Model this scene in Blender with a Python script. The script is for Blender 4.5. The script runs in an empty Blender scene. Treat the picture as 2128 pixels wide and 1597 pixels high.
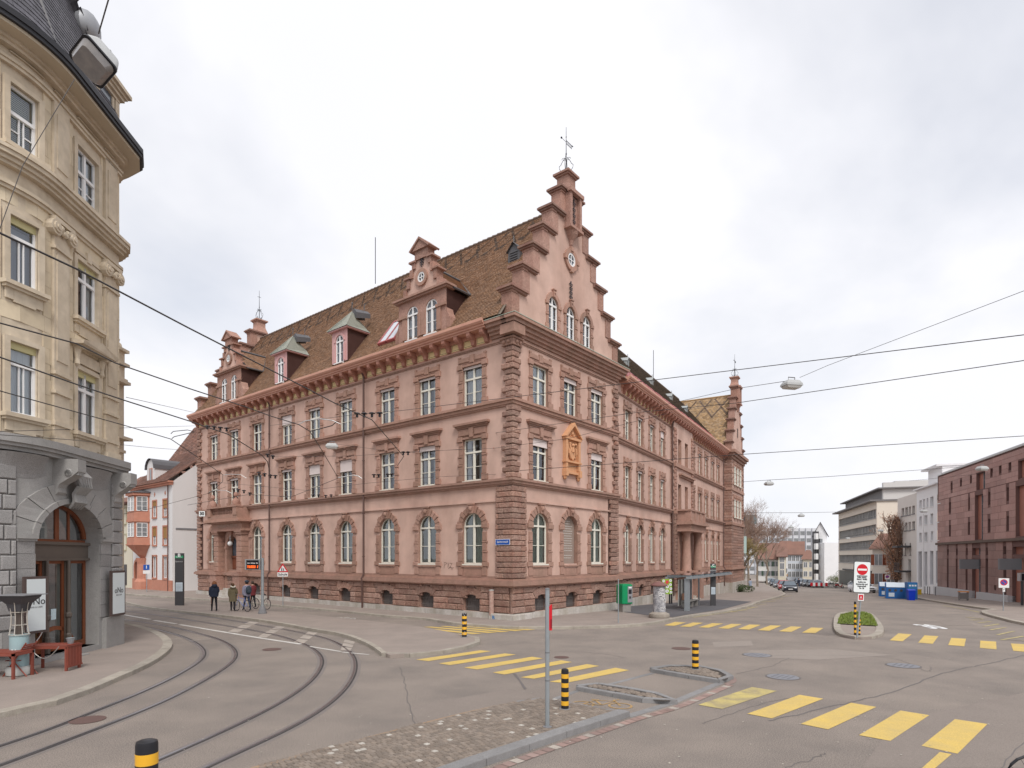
import bpy,bmesh,math,random
from mathutils import Vector,Matrix,noise
from mathutils.geometry import tessellate_polygon
R=random.Random(7)
rad=math.radians
sc=bpy.context.scene
col=sc.collection
# ---------------------------------------------------------------- camera, sky, sun, exposure
F,CX,HY,CAMH=1257.0,1064.0,1158.0,3.4
cd=bpy.data.cameras.new('camera');cam=bpy.data.objects.new('camera',cd);col.objects.link(cam)
cam.location=(0,0,CAMH);cam.rotation_euler=(math.pi/2,0,0)
cd.sensor_width=36;cd.lens=F/2128*36;cd.shift_y=(HY-798.5)/2128;cd.shift_x=0
cd.clip_start=.1;cd.clip_end=3000
sc.camera=cam
SUN_EL,SUN_AZ=50,14      # azimuth: degrees to the right of the direction behind the camera
w=bpy.data.worlds.new("World");sc.world=w;w.use_nodes=True
nt=w.node_tree;nt.nodes.clear()
def nn(nt,t,**k):
    n=nt.nodes.new(t)
    for a,b in k.items():setattr(n,a,b)
    return n
sky=nn(nt,'ShaderNodeTexSky',sky_type='NISHITA',sun_disc=False)
sky.sun_elevation=rad(SUN_EL);sky.sun_rotation=rad(180-SUN_AZ)
tc=nn(nt,'ShaderNodeTexCoord')
sep=nn(nt,'ShaderNodeSeparateXYZ');nt.links.new(tc.outputs['Generated'],sep.inputs[0])
dz=nn(nt,'ShaderNodeMath',operation='MAXIMUM');dz.inputs[1].default_value=0;nt.links.new(sep.outputs[2],dz.inputs[0])
dz2=nn(nt,'ShaderNodeMath',operation='ADD');dz2.inputs[1].default_value=.75;nt.links.new(dz.outputs[0],dz2.inputs[0])
com=nn(nt,'ShaderNodeCombineXYZ')
for i in (0,1):
    d=nn(nt,'ShaderNodeMath',operation='DIVIDE');nt.links.new(sep.outputs[i],d.inputs[0]);nt.links.new(dz2.outputs[0],d.inputs[1]);nt.links.new(d.outputs[0],com.inputs[i])
n1=nn(nt,'ShaderNodeTexNoise');n1.inputs['Scale'].default_value=1.7;n1.inputs['Detail'].default_value=6;n1.inputs['Roughness'].default_value=.52;n1.inputs['Distortion'].default_value=.25
mp=nn(nt,'ShaderNodeMapping');mp.inputs['Location'].default_value=(3.1,1.7,0);mp.inputs['Rotation'].default_value=(0,0,.5)
nt.links.new(com.outputs[0],mp.inputs[0]);nt.links.new(mp.outputs[0],n1.inputs['Vector'])
r1=nn(nt,'ShaderNodeValToRGB');e=r1.color_ramp.elements
e[0].position=.33;e[0].color=(.64,.64,.64,1);e[1].position=.50;e[1].color=(1,1,1,1)
nt.links.new(n1.outputs[0],r1.inputs[0])
n2=nn(nt,'ShaderNodeTexNoise');n2.inputs['Scale'].default_value=1.6;n2.inputs['Detail'].default_value=4
nt.links.new(mp.outputs[0],n2.inputs['Vector'])
r2=nn(nt,'ShaderNodeValToRGB');e=r2.color_ramp.elements
e[0].position=.35;e[0].color=(8.2,8.25,8.7,1);e[1].position=.62;e[1].color=(8.5,8.5,8.8,1)
nt.links.new(n2.outputs[0],r2.inputs[0])
mx=nn(nt,'ShaderNodeMixRGB');nt.links.new(r1.outputs[0],mx.inputs[0]);nt.links.new(sky.outputs[0],mx.inputs[1]);nt.links.new(r2.outputs[0],mx.inputs[2])
bg=nn(nt,'ShaderNodeBackground');bg.inputs[1].default_value=.1
wo=nn(nt,'ShaderNodeOutputWorld');nt.links.new(mx.outputs[0],bg.inputs[0]);nt.links.new(bg.outputs[0],wo.inputs[0])
sd=bpy.data.lights.new('sun','SUN');sd.energy=2.1;sd.angle=rad(20);sd.color=(1,.955,.9)
so=bpy.data.objects.new('sun',sd);col.objects.link(so)
sv=Vector((math.sin(rad(SUN_AZ))*math.cos(rad(SUN_EL)),-math.cos(rad(SUN_AZ))*math.cos(rad(SUN_EL)),math.sin(rad(SUN_EL))))
so.rotation_euler=sv.to_track_quat('Z','Y').to_euler();so.location=(0,-20,60)
sc.view_settings.view_transform='Standard';sc.view_settings.look='None';sc.view_settings.gamma=1;sc.view_settings.exposure=.26
sc.render.engine='CYCLES';sc.cycles.max_bounces=5;sc.cycles.transparent_max_bounces=8
# ---------------------------------------------------------------- core helpers
def sst(t):t=max(0.,min(1.,t));return t*t*(3-2*t)
def ground(x,y):
    if y <= 32:return 0.
    if y <= 77:g=-.0245*(y-32)
    elif y <= 120:g=-1.1-.034*(y-77)
    else:g=-2.56-.018*min(y-120,50)
    return g*sst((x+3)/9)
def gp(u,v,dz=0.):
    """where the line of sight of photo point (u,v) meets the ground: real ground coordinates"""
    dx,dv=(u-CX)/F,(v-HY)/F
    y=CAMH/max(dv,.01)
    for _ in range(30):
        y=.5*y+.5*(CAMH-ground(dx*y,y)-dz)/dv
    return (dx*y,y,ground(dx*y,y)+dz)
def g2(u,v):p=gp(u,v);return (p[0],p[1])
def at(u,v,y):return Vector(((u-CX)/F*y,y,CAMH+(HY-v)/F*y))
def onz(u,v,z):y=(z-CAMH)*F/(HY-v);return Vector(((u-CX)/F*y,y,z))
def wloc(o):
    v=Vector((0,0,0))
    while o is not None:v += o.location;o=o.parent
    return v
def link(o,parent=None,label=None,kind=None):
    col.objects.link(o)
    if parent is not None:o.parent=parent
    if label:o['label']=label
    if kind:o['kind']=kind
    return o
def thing(name,label,cat,loc,group=None,rz=0):
    o=bpy.data.objects.new(name,None);o.empty_display_size=.2;o.location=loc;o.rotation_euler=(0,0,rz);link(o)
    o['label']=label;o['category']=cat
    if group:o['group']=group
    return o
def tag(o,label,cat,group=None):
    o['label']=label;o['category']=cat
    if group:o['group']=group
    return o
def struct(name,mesh_obj):mesh_obj.name=name;mesh_obj['kind']='structure';return mesh_obj
IDT=Matrix.Identity(4)
def fm(x,y,z,ang):return Matrix.Translation((x,y,z)) @ Matrix.Rotation(ang,4,'Z')
class MB:
    """collects faces; T is a matrix or a function from local to world"""
    def __init__(s,T=None):s.v=[];s.f=[];s.m=[];s.T=T;s.mi=0
    def P(s,p):
        if s.T is None:return Vector(p)
        return s.T(p) if callable(s.T) else s.T @ Vector(p)
    def add(s,pts,faces,mi=None):
        b=len(s.v);s.v += [s.P(p) for p in pts]
        for f in faces:s.f.append([b+i for i in f]);s.m.append(s.mi if mi is None else mi)
    def quad(s,a,b,c,d,mi=None):s.add([a,b,c,d],[(0,1,2,3)],mi)
    def box(s,x0,x1,y0,y1,z0,z1,mi=None):
        p=[(x,y,z) for z in (z0,z1) for y in (y0,y1) for x in (x0,x1)]
        s.add(p,[(0,2,3,1),(4,5,7,6),(0,1,5,4),(2,6,7,3),(0,4,6,2),(1,3,7,5)],mi)
    def lbox(s,x0,x1,y0,y1,z0,z1,n=4,mi=None):
        for i in range(n):s.box(x0+(x1-x0)*i/n,x0+(x1-x0)*(i+1)/n,y0,y1,z0,z1,mi)
    def pill(s,x0,x1,y0,y1,z0,z1,c=.03,mi=None):
        """block with a pillowed front face (front is y0), open back"""
        s.add([(x0,y1,z0),(x1,y1,z0),(x1,y1,z1),(x0,y1,z1),(x0,y0+c,z0),(x1,y0+c,z0),(x1,y0+c,z1),(x0,y0+c,z1),
               (x0+c,y0,z0+c),(x1-c,y0,z0+c),(x1-c,y0,z1-c),(x0+c,y0,z1-c)],
              [(8,9,10,11),(4,5,9,8),(5,6,10,9),(6,7,11,10),(7,4,8,11),(0,1,5,4),(1,2,6,5),(2,3,7,6),(3,0,4,7)],mi)
    def cham(s,x0,x1,y0,y1,z0,z1,c=.03,mi=None):
        """block with all edges cut"""
        ring=lambda z,k:[(x0+k,y0+c*1,z) if 0 else p for p in [(x0+k,y0+c,z),(x0+c,y0+k,z),(x1-c,y0+k,z),(x1-k,y0+c,z),(x1-k,y1-c,z),(x1-c,y1-k,z),(x0+c,y1-k,z),(x0+k,y1-c,z)]]
        inn=lambda z:[(x0+c,y0+c,z),(x1-c,y0+c,z),(x1-c,y1-c,z),(x0+c,y1-c,z)]
        pts=inn(z0)+ring(z0+c,0)+ring(z1-c,0)+inn(z1)
        fs=[(3,2,1,0),(20,21,22,23)]
        for i in range(8):j=(i+1) % 8;fs.append((4+i,4+j,12+j,12+i))
        for k,b in ((4,0),(12,20)):
            e=[(k+1,k+2,b+1,b),(k+3,k+4,b+2,b+1),(k+5,k+6,b+3,b+2),(k+7,k,b,b+3)]
            t=[(k,k+1,b),(k+2,k+3,b+1),(k+4,k+5,b+2),(k+6,k+7,b+3)]
            for q in e+t:fs.append(q if b == 0 else q[::-1])
        s.add(pts,fs,mi)
    def prism(s,poly,y0,y1,mi=None,cap=True):
        """poly in (x,z), extruded from y0 to y1"""
        n=len(poly);pts=[(x,y0,z) for x,z in poly]+[(x,y1,z) for x,z in poly]
        fs=[(i,(i+1) % n,n+(i+1) % n,n+i) for i in range(n)]
        if cap:fs += [tuple(range(n-1,-1,-1)),tuple(range(n,2*n))]
        s.add(pts,fs,mi)
    def prof(s,prof,x0,x1,n=1,mi=None,cap=True):
        """profile in (y,z) swept along x"""
        m=len(prof);pts=[];fs=[]
        for i in range(n+1):x=x0+(x1-x0)*i/n;pts += [(x,y,z) for y,z in prof]
        for i in range(n):
            for j in range(m-1):fs.append((i*m+j,i*m+j+1,(i+1)*m+j+1,(i+1)*m+j))
        if cap:fs += [tuple(range(m)),tuple(range(n*m+m-1,n*m-1,-1))]
        s.add(pts,fs,mi)
    def lathe(s,prof,c=(0,0),n=12,mi=None,a0=0,a1=2*math.pi):
        """prof list of (r,z) round vertical axis at c"""
        m=len(prof);full=abs(a1-a0-2*math.pi) < 1e-6;k=n if full else n+1;pts=[];fs=[]
        for i in range(k):
            a=a0+(a1-a0)*i/n
            pts += [(c[0]+r*math.cos(a),c[1]+r*math.sin(a),z) for r,z in prof]
        for i in range(n):
            i2=(i+1) % k
            for j in range(m-1):fs.append((i*m+j,i2*m+j,i2*m+j+1,i*m+j+1))
        if full:
            if prof[0][0] > 1e-4:fs.append(tuple(i*m for i in range(k-1,-1,-1)))
            if prof[-1][0] > 1e-4:fs.append(tuple(i*m+m-1 for i in range(k)))
        s.add(pts,fs,mi)
    def tube(s,pts,r,n=6,mi=None,cap=True):
        pts=[Vector(p) for p in pts];rs=r if isinstance(r,(list,tuple)) else [r]*len(pts)
        out=[];up=Vector((0,0,1));k=len(pts)
        for i,p in enumerate(pts):
            d=(pts[min(i+1,k-1)]-pts[max(i-1,0)])
            if d.length < 1e-9:d=Vector((0,0,1))
            d.normalize();a=d.cross(up if abs(d.z) < .95 else Vector((1,0,0))).normalized();b=d.cross(a)
            out += [tuple(p+(a*math.cos(2*math.pi*j/n)+b*math.sin(2*math.pi*j/n))*rs[i]) for j in range(n)]
        fs=[]
        for i in range(k-1):
            for j in range(n):j2=(j+1) % n;fs.append((i*n+j,i*n+j2,(i+1)*n+j2,(i+1)*n+j))
        if cap:fs += [tuple(range(n-1,-1,-1)),tuple(range((k-1)*n,k*n))]
        s.add(out,fs,mi)
    def ball(s,c,r,n=8,m=6,sx=1,sy=1,sz=1,mi=None):
        pts=[];fs=[]
        for i in range(m+1):
            t=math.pi*i/m
            for j in range(n):
                a=2*math.pi*j/n;pts.append((c[0]+r*sx*math.sin(t)*math.cos(a),c[1]+r*sy*math.sin(t)*math.sin(a),c[2]+r*sz*math.cos(t)))
        for i in range(m):
            for j in range(n):j2=(j+1) % n;fs.append((i*n+j,(i+1)*n+j,(i+1)*n+j2,i*n+j2))
        s.add(pts,fs,mi)
    def mesh(s,name,mats,off=Vector((0,0,0)),smooth=False):
        me=bpy.data.meshes.new(name)
        me.from_pydata([tuple(v-off) for v in s.v],[],s.f)
        mats=mats if isinstance(mats,(list,tuple)) else [mats]
        for m in mats:me.materials.append(m)
        if len(mats) > 1:me.polygons.foreach_set('material_index',s.m)
        if smooth:
            me.polygons.foreach_set('use_smooth',[True]*len(me.polygons))
            try:me.set_sharp_from_angle(angle=rad(40))
            except Exception:pass
        me.update();return me
    def obj(s,name,mats,parent=None,label=None,kind=None,smooth=False):
        """world-space build, linked as a child"""
        off=wloc(parent) if parent is not None else Vector((0,0,0))
        o=bpy.data.objects.new(name,s.mesh(name,mats,off,smooth))
        return link(o,parent,label,kind)
def inst(name,me,M,parent,label=None,kind=None):
    """linked copy of a mesh placed by matrix M (world) under parent"""
    o=bpy.data.objects.new(name,me);link(o,parent,label,kind)
    off=wloc(parent) if parent is not None else Vector((0,0,0))
    o.location=M.to_translation()-off;o.rotation_euler=M.to_euler();o.scale=M.to_scale()
    return o
# ---------------------------------------------------------------- materials
MATS={}
def pm(name,c,rough=.85,var=0.,ns=0.,nc=None,nf=.5,bump=0.,bs=40.,metal=0.,spec=.3,isl=0.,emis=0.,streak=False,ns2=0.,nf2=.0,alpha=1.):
    if name in MATS:return MATS[name]
    m=bpy.data.materials.new(name);m.use_nodes=True;t=m.node_tree;b=t.nodes['Principled BSDF'];L=t.links.new
    b.inputs['Roughness'].default_value=rough;b.inputs['Metallic'].default_value=metal;b.inputs['Specular IOR Level'].default_value=spec
    geo=nn(t,'ShaderNodeNewGeometry');out=None
    rgb=nn(t,'ShaderNodeRGB');rgb.outputs[0].default_value=(*c,1);out=rgb.outputs[0]
    if ns:
        no=nn(t,'ShaderNodeTexNoise');no.inputs['Scale'].default_value=ns;no.inputs['Detail'].default_value=5;no.inputs['Roughness'].default_value=.6
        if streak:
            mp=nn(t,'ShaderNodeMapping');mp.inputs['Scale'].default_value=(1,1,.25);L(geo.outputs['Position'],mp.inputs[0]);L(mp.outputs[0],no.inputs['Vector'])
        else:L(geo.outputs['Position'],no.inputs['Vector'])
        cr=nn(t,'ShaderNodeValToRGB');cr.color_ramp.elements[0].position=.36;cr.color_ramp.elements[1].position=.66;L(no.outputs[0],cr.inputs[0])
        mu=nn(t,'ShaderNodeMath',operation='MULTIPLY');mu.inputs[1].default_value=nf;L(cr.outputs[0],mu.inputs[0])
        mi=nn(t,'ShaderNodeMixRGB');L(mu.outputs[0],mi.inputs[0]);L(out,mi.inputs[1]);mi.inputs[2].default_value=(*(nc or [x*.7 for x in c]),1);out=mi.outputs[0]
    if ns2:
        no=nn(t,'ShaderNodeTexNoise');no.inputs['Scale'].default_value=ns2;no.inputs['Detail'].default_value=3;L(geo.outputs['Position'],no.inputs['Vector'])
        mr=nn(t,'ShaderNodeMapRange');mr.inputs[1].default_value=.3;mr.inputs[2].default_value=.7;mr.inputs[3].default_value=1-nf2;mr.inputs[4].default_value=1+nf2;L(no.outputs[0],mr.inputs[0])
        mi=nn(t,'ShaderNodeVectorMath',operation='SCALE');L(out,mi.inputs[0]);L(mr.outputs[0],mi.inputs['Scale']);out=mi.outputs[0]
    if var or isl:
        src=geo.outputs['Random Per Island'] if isl else nn(t,'ShaderNodeObjectInfo').outputs['Random'];a=isl or var
        mr=nn(t,'ShaderNodeMapRange');mr.inputs[3].default_value=1-a;mr.inputs[4].default_value=1+a;L(src,mr.inputs[0])
        mi=nn(t,'ShaderNodeVectorMath',operation='SCALE');L(out,mi.inputs[0]);L(mr.outputs[0],mi.inputs['Scale']);out=mi.outputs[0]
        # slight hue drift from the same number
        wv=nn(t,'ShaderNodeMath',operation='MULTIPLY');wv.inputs[1].default_value=7.31;L(src,wv.inputs[0])
        fr=nn(t,'ShaderNodeMath',operation='FRACT');L(wv.outputs[0],fr.inputs[0])
        mh=nn(t,'ShaderNodeMapRange');mh.inputs[3].default_value=1-a*.35;mh.inputs[4].default_value=1+a*.35;L(fr.outputs[0],mh.inputs[0])
        hs=nn(t,'ShaderNodeHueSaturation');L(mh.outputs[0],hs.inputs['Saturation']);L(out,hs.inputs['Color']);out=hs.outputs[0]
    L(out,b.inputs['Base Color'])
    if bump:
        no=nn(t,'ShaderNodeTexNoise');no.inputs['Scale'].default_value=bs;no.inputs['Detail'].default_value=5;no.inputs['Roughness'].default_value=.65;L(geo.outputs['Position'],no.inputs['Vector'])
        bu=nn(t,'ShaderNodeBump');bu.inputs['Strength'].default_value=bump;bu.inputs['Distance'].default_value=.02 if bs > 15 else .06;L(no.outputs[0],bu.inputs['Height']);L(bu.outputs[0],b.inputs['Normal'])
    if emis:L(out,b.inputs['Emission Color']);b.inputs['Emission Strength'].default_value=emis
    if alpha < 1:b.inputs['Alpha'].default_value=alpha
    MATS[name]=m;return m
def glass(name,tint=(.9,.95,.95),refl=.12):
    m=bpy.data.materials.new(name);m.use_nodes=True;t=m.node_tree;t.nodes.clear();L=t.links.new
    o=nn(t,'ShaderNodeOutputMaterial');mx=nn(t,'ShaderNodeMixShader');tr=nn(t,'ShaderNodeBsdfTransparent');tr.inputs[0].default_value=(*tint,1)
    g=nn(t,'ShaderNodeBsdfGlossy');g.inputs['Roughness'].default_value=.02;g.inputs[0].default_value=(.9,.93,1,1)
    fr=nn(t,'ShaderNodeFresnel');fr.inputs[0].default_value=1.5;ad=nn(t,'ShaderNodeMath',operation='ADD');ad.inputs[1].default_value=refl;ad.use_clamp=True
    L(fr.outputs[0],ad.inputs[0]);L(ad.outputs[0],mx.inputs[0]);L(tr.outputs[0],mx.inputs[1]);L(g.outputs[0],mx.inputs[2]);L(mx.outputs[0],o.inputs[0])
    MATS[name]=m;return m
asphalt=pm('asphalt',(.268,.228,.198),.9,ns=.45,nc=(.19,.165,.148),nf=.85,bump=.8,bs=70,ns2=48,nf2=.42)
asph2=pm('asphalt_pavement',(.30,.252,.222),.9,ns=.7,nc=(.225,.192,.172),nf=.6,bump=.4,bs=90,ns2=85,nf2=.2)
asphd=pm('asphalt_dark',(.10,.097,.105),.9,ns=.5,nc=(.13,.125,.13),nf=.6,bump=.4,bs=90,ns2=80,nf2=.2)
tar=pm('tar_seam',(.15,.135,.128),.8,ns=2,nf=.4)
kerbm=pm('kerb_granite',(.37,.335,.285),.85,var=.1,ns=3,nc=(.24,.21,.18),nf=.6,bump=.4,bs=60,ns2=60,nf2=.15)
kerbg=pm('kerb_grey_granite',(.24,.235,.235),.85,var=.1,ns=3,nc=(.17,.165,.165),nf=.6,bump=.3,bs=60,ns2=90,nf2=.2)
yel=pm('yellow_paint',(.62,.44,.12),.7,ns=1.3,nc=(.44,.34,.16),nf=.55,bump=.4,bs=90,ns2=60,nf2=.14)
yel2=pm('worn_yellow_paint',(.50,.42,.19),.8,ns=3,nc=(.24,.2,.15),nf=.8,ns2=40,nf2=.2)
whp=pm('white_paint',(.64,.62,.58),.75,ns=2.5,nc=(.36,.34,.32),nf=.6,ns2=50,nf2=.15)
whp2=pm('worn_white_paint',(.42,.37,.32),.8,ns=3,nc=(.25,.22,.2),nf=.8,ns2=50,nf2=.15)
cob=pm('cobble',(.225,.185,.153),.8,isl=.2,ns=7,nf=.4,bump=.4,bs=60)
cobw=pm('white_cobble',(.42,.39,.35),.8,isl=.12)
cobo=pm('cobble_piece',(.225,.185,.153),.8,var=.2,ns=7,nf=.4,bump=.4,bs=60)
cobwo=pm('white_cobble_piece',(.44,.41,.37),.8,var=.12)
joint=pm('joint_sand',(.06,.05,.042),.95,ns=6,nf=.5)
rust=pm('rust_kerb',(.36,.23,.13),.85,var=.1,ns=5,nc=(.25,.19,.14),nf=.7)
redp=pm('red_paver',(.30,.21,.185),.85,var=.2,ns=5,nf=.4)
steel=pm('rail_steel',(.32,.31,.33),.3,metal=.9,spec=.5,ns=1,nf=.4)
groove=pm('rail_groove',(.045,.04,.04),.8)
railbed=pm('rail_bed_asphalt',(.20,.175,.163),.9,ns=1,nf=.3,ns2=60,nf2=.2)
plaster=pm('pink_plaster',(.575,.398,.332),.92,ns=.42,nc=(.45,.295,.24),nf=.85,streak=True,bump=.3,bs=60,ns2=1.1,nf2=.10)
rstone=pm('red_sandstone',(.35,.198,.156),.9,var=.17,ns=2.2,nc=(.42,.27,.215),nf=.5,bump=.6,bs=14,ns2=9,nf2=.14)
rstone2=pm('red_sandstone_rough',(.275,.156,.123),.92,var=.22,ns=3,nc=(.39,.27,.215),nf=.6,bump=1.,bs=9,ns2=14,nf2=.25)
rstone3=pm('red_sandstone_rough_joined',(.285,.16,.127),.92,isl=.2,ns=3,nc=(.39,.27,.215),nf=.6,bump=1.,bs=9,ns2=14,nf2=.25)
rtrim=pm('sandstone_trim',(.385,.228,.18),.9,var=.12,ns=1.2,nc=(.28,.18,.135),nf=.7,bump=.35,bs=20,ns2=5,nf2=.1)
salm=pm('salmon_gutter',(.58,.32,.235),.6,ns=1,nc=(.50,.25,.19),nf=.6,spec=.4)
ochre=pm('ochre_panel',(.78,.62,.34),.85,ns=2,nf=.3)
joints=pm('dark_joint',(.085,.045,.036),.95)
concr=pm('base_course',(.48,.45,.42),.85,var=.08,ns=1.5,nc=(.30,.265,.21),nf=.75,streak=True,ns2=8,nf2=.1)
winw=pm('window_paint',(.72,.70,.62),.5,ns=2,nf=.12)
winw2=pm('window_paint_clean',(.78,.78,.78),.45)
room=pm('dark_room',(.035,.032,.032),.9)
curg=pm('green_curtain',(.40,.46,.41),.9,var=.25,ns=2,nf=.3)
curw=pm('white_curtain',(.55,.56,.58),.9,var=.12)
curb=pm('blind_fabric',(.66,.58,.56),.8,var=.06)
pane=glass('window_glass',refl=.08)
tile=pm('roof_tile',(.32,.195,.125),.8,isl=.2,ns=.5,nc=(.25,.155,.10),nf=.6,spec=.25)
tiled=pm('roof_tile_dark',(.15,.105,.08),.8,isl=.3,ns=.8,nf=.3)
tilew=pm('roof_tile_weathered',(.19,.15,.115),.85,isl=.3,ns=.4,nc=(.15,.125,.1),nf=.6)
tileg=pm('roof_tile_golden',(.37,.25,.145),.8,isl=.3,ns=.5,nf=.3)
tiler=pm('roof_tile_red',(.22,.115,.085),.85,isl=.3,ns=.4,nc=(.15,.085,.068),nf=.6)
lead=pm('lead_sheet',(.10,.098,.105),.5,spec=.4,ns=2,nf=.3)
iron=pm('wrought_iron',(.035,.035,.045),.6)
cop=pm('copper_patina',(.30,.31,.265),.6,ns=3,nc=(.21,.22,.19),nf=.6)
brown=pm('brown_sheet',(.13,.065,.055),.6,ns=1.5,nf=.3)
pinkp=pm('pink_paint',(.60,.35,.34),.6,ns=2,nf=.2)
redf=pm('red_skylight_frame',(.42,.12,.12),.5,ns=2,nf=.2)
pipe=pm('downpipe_brown',(.10,.055,.045),.5,spec=.4)
galv=pm('galvanised_steel',(.33,.36,.38),.45,metal=.4,ns=4,nf=.25)
blk=pm('black_plastic',(.018,.018,.022),.4)
byel=pm('bollard_yellow',(.80,.43,.03),.35,ns=6,nf=.15,spec=.5)
white=pm('white',(.75,.75,.75),.6)
whtsign=pm('sign_white',(.74,.78,.78),.45)
bluesign=pm('sign_blue',(.02,.09,.38),.4)
redsign=pm('sign_red',(.56,.015,.025),.4)
dgrey=pm('dark_grey',(.06,.058,.062),.5)
mgrey=pm('mid_grey',(.2,.2,.21),.6)
wire=pm('wire_black',(.045,.04,.04),.5)
insul=pm('insulator',(.02,.02,.025),.35)
granite=pm('grey_granite',(.30,.29,.285),.85,var=.1,ns=1.4,nc=(.23,.222,.215),nf=.6,bump=.5,bs=35,ns2=55,nf2=.3)
granites=pm('smooth_granite',(.33,.32,.31),.75,var=.07,ns=1.2,nc=(.25,.245,.235),nf=.6,bump=.15,bs=60,ns2=60,nf2=.22)
ashl=pm('beige_sandstone',(.64,.545,.40),.9,var=.09,ns=.9,nc=(.52,.43,.31),nf=.65,bump=.25,bs=30,ns2=3,nf2=.06)
ashlt=pm('beige_trim',(.60,.515,.40),.9,var=.05,ns=1.4,nc=(.47,.39,.29),nf=.65,bump=.25,bs=25,ns2=4,nf2=.08)
slate=pm('slate',(.085,.082,.095),.6,isl=.3,spec=.45)
woodr=pm('varnished_wood',(.21,.066,.025),.45,ns=3,nc=(.15,.036,.012),nf=.6,spec=.5,streak=True)
bronz=pm('brown_metal',(.12,.098,.082),.5,spec=.4,ns=2,nf=.2)
tablew=pm('red_stained_wood',(.235,.062,.042),.6,var=.12,ns=8,nf=.4)
# ---------------------------------------------------------------- ground, streets, pavements, markings
def catmull(p,n=6,closed=False):
    out=[];k=len(p)
    for i in range(k if closed else k-1):
        if closed:a,b,c,d=p[(i-1) % k],p[i],p[(i+1) % k],p[(i+2) % k]
        else:a,b,c,d=p[max(i-1,0)],p[i],p[i+1],p[min(i+2,k-1)]
        for j in range(n):
            t=j/n
            out.append(tuple(.5*((2*b[q])+(-a[q]+c[q])*t+(2*a[q]-5*b[q]+4*c[q]-d[q])*t*t+(-a[q]+3*b[q]-3*c[q]+d[q])*t**3) for q in range(len(b))))
    if not closed:out.append(tuple(p[-1]))
    return out
def resample(p,step):
    out=[Vector(p[0])];acc=0
    for a,b in zip(p,p[1:]):
        a,b=Vector(a),Vector(b);L=(b-a).length
        if L < 1e-9:continue
        t=step-acc
        while t <= L:out.append(a+(b-a)*t/L);t += step
        acc=(acc+L) % step if t > L else acc
        acc=L-(t-step)
    if (out[-1]-Vector(p[-1])).length > step*.3:out.append(Vector(p[-1]))
    return out
def offs(p,d):
    p=[Vector(q) for q in p];out=[]
    for i,q in enumerate(p):
        t=(p[min(i+1,len(p)-1)]-p[max(i-1,0)]);t.normalize();out.append(q+Vector((-t.y,t.x))*d)
    return out
def sheet(name,poly,dz,mat,parent=None,kind=None,skirt=0.,step=1.):
    """flat polygon (ground coordinates) draped over the ground dz above it"""
    bm=bmesh.new();vs=[bm.verts.new((p[0],p[1],0)) for p in poly]
    tri=tessellate_polygon([[Vector((p[0],p[1],0)) for p in poly]])
    for t in tri:
        try:bm.faces.new([vs[i] for i in t])
        except ValueError:pass
    ys=[p[1] for p in poly];xs=[p[0] for p in poly]
    if max(ys) > 31 and max(xs) > -3.5:
        k=math.floor(max(min(ys),31));
        while k < max(ys):
            bmesh.ops.bisect_plane(bm,geom=bm.verts[:]+bm.edges[:]+bm.faces[:],plane_co=(0,k,0),plane_no=(0,1,0));k += 1 if k < 80 else 4
        k=math.floor(max(min(xs),-4))
        while k < min(max(xs),8):
            bmesh.ops.bisect_plane(bm,geom=bm.verts[:]+bm.edges[:]+bm.faces[:],plane_co=(k,0,0),plane_no=(1,0,0));k += 1
    if skirt:
        be=[e for e in bm.edges if len(e.link_faces) == 1]
        r=bmesh.ops.extrude_edge_only(bm,edges=be);low=set(g for g in r['geom'] if isinstance(g,bmesh.types.BMVert))
    else:low=set()
    for v in bm.verts:v.co.z=ground(v.co.x,v.co.y)+(dz-skirt if v in low else dz)
    bmesh.ops.recalc_face_normals(bm,faces=bm.faces)
    up=sum(f.normal.z*f.calc_area() for f in bm.faces)
    if up < 0:bmesh.ops.reverse_faces(bm,faces=bm.faces)
    off=wloc(parent) if parent else Vector((0,0,0))
    for v in bm.verts:v.co -= off
    me=bpy.data.meshes.new(name);bm.to_mesh(me);bm.free();me.materials.append(mat)
    return link(bpy.data.objects.new(name,me),parent,None,kind)
def ribbon(name,path,wd,dz,mat,parent=None,kind=None,n=None):
    mb=MB();p=[Vector(q[:2]) for q in path];a=offs(p,wd/2);b=offs(p,-wd/2)
    for i in range(len(p)-1):
        mb.quad(*[(q.x,q.y,ground(q.x,q.y)+dz) for q in (b[i],b[i+1],a[i+1],a[i])])
    return mb.obj(name,mat,parent,None,kind)
# one ground sheet reaching the horizon
xs=[-900,-300,-120,-60,-40,-25,-15,-8]+[x*.5 for x in range(-8,17)]+[10,14,20,30,45,60,80,120,200,400,900]
ys=[-300,-60,-10,0,10,20,28]+list(range(31,80))+list(range(80,124,3))+[124,130,140,150,160,170,200,300,500,1200]
mb=MB()
mb.v=[Vector((x,y,ground(x,y))) for y in ys for x in xs]
mb.f=[[j*len(xs)+i,j*len(xs)+i+1,(j+1)*len(xs)+i+1,(j+1)*len(xs)+i] for j in range(len(ys)-1) for i in range(len(xs)-1)];mb.m=[0]*len(mb.f)
struct('road',mb.obj('road',asphalt))
pav={}
def pavement(name,outer,inner,mat=asph2,h=.12,kw=.3,km=kerbm,step=1.15,side=1,kerbpath=None,smooth=True):
    """raised paving: outer = kerb line (photo points), inner = back line; kerb stones along outer"""
    o2=[g2(*p) for p in outer];
    if smooth:o2=catmull(o2,5)
    poly=[tuple(p)[:2] for p in offs(o2,side*kw*.5)]+[tuple(p) for p in inner]
    s=sheet(name,poly,h,mat,None,'structure',skirt=h)
    kerb_row(s,o2,kw,h+.006,km,step,side)
    return s
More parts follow.
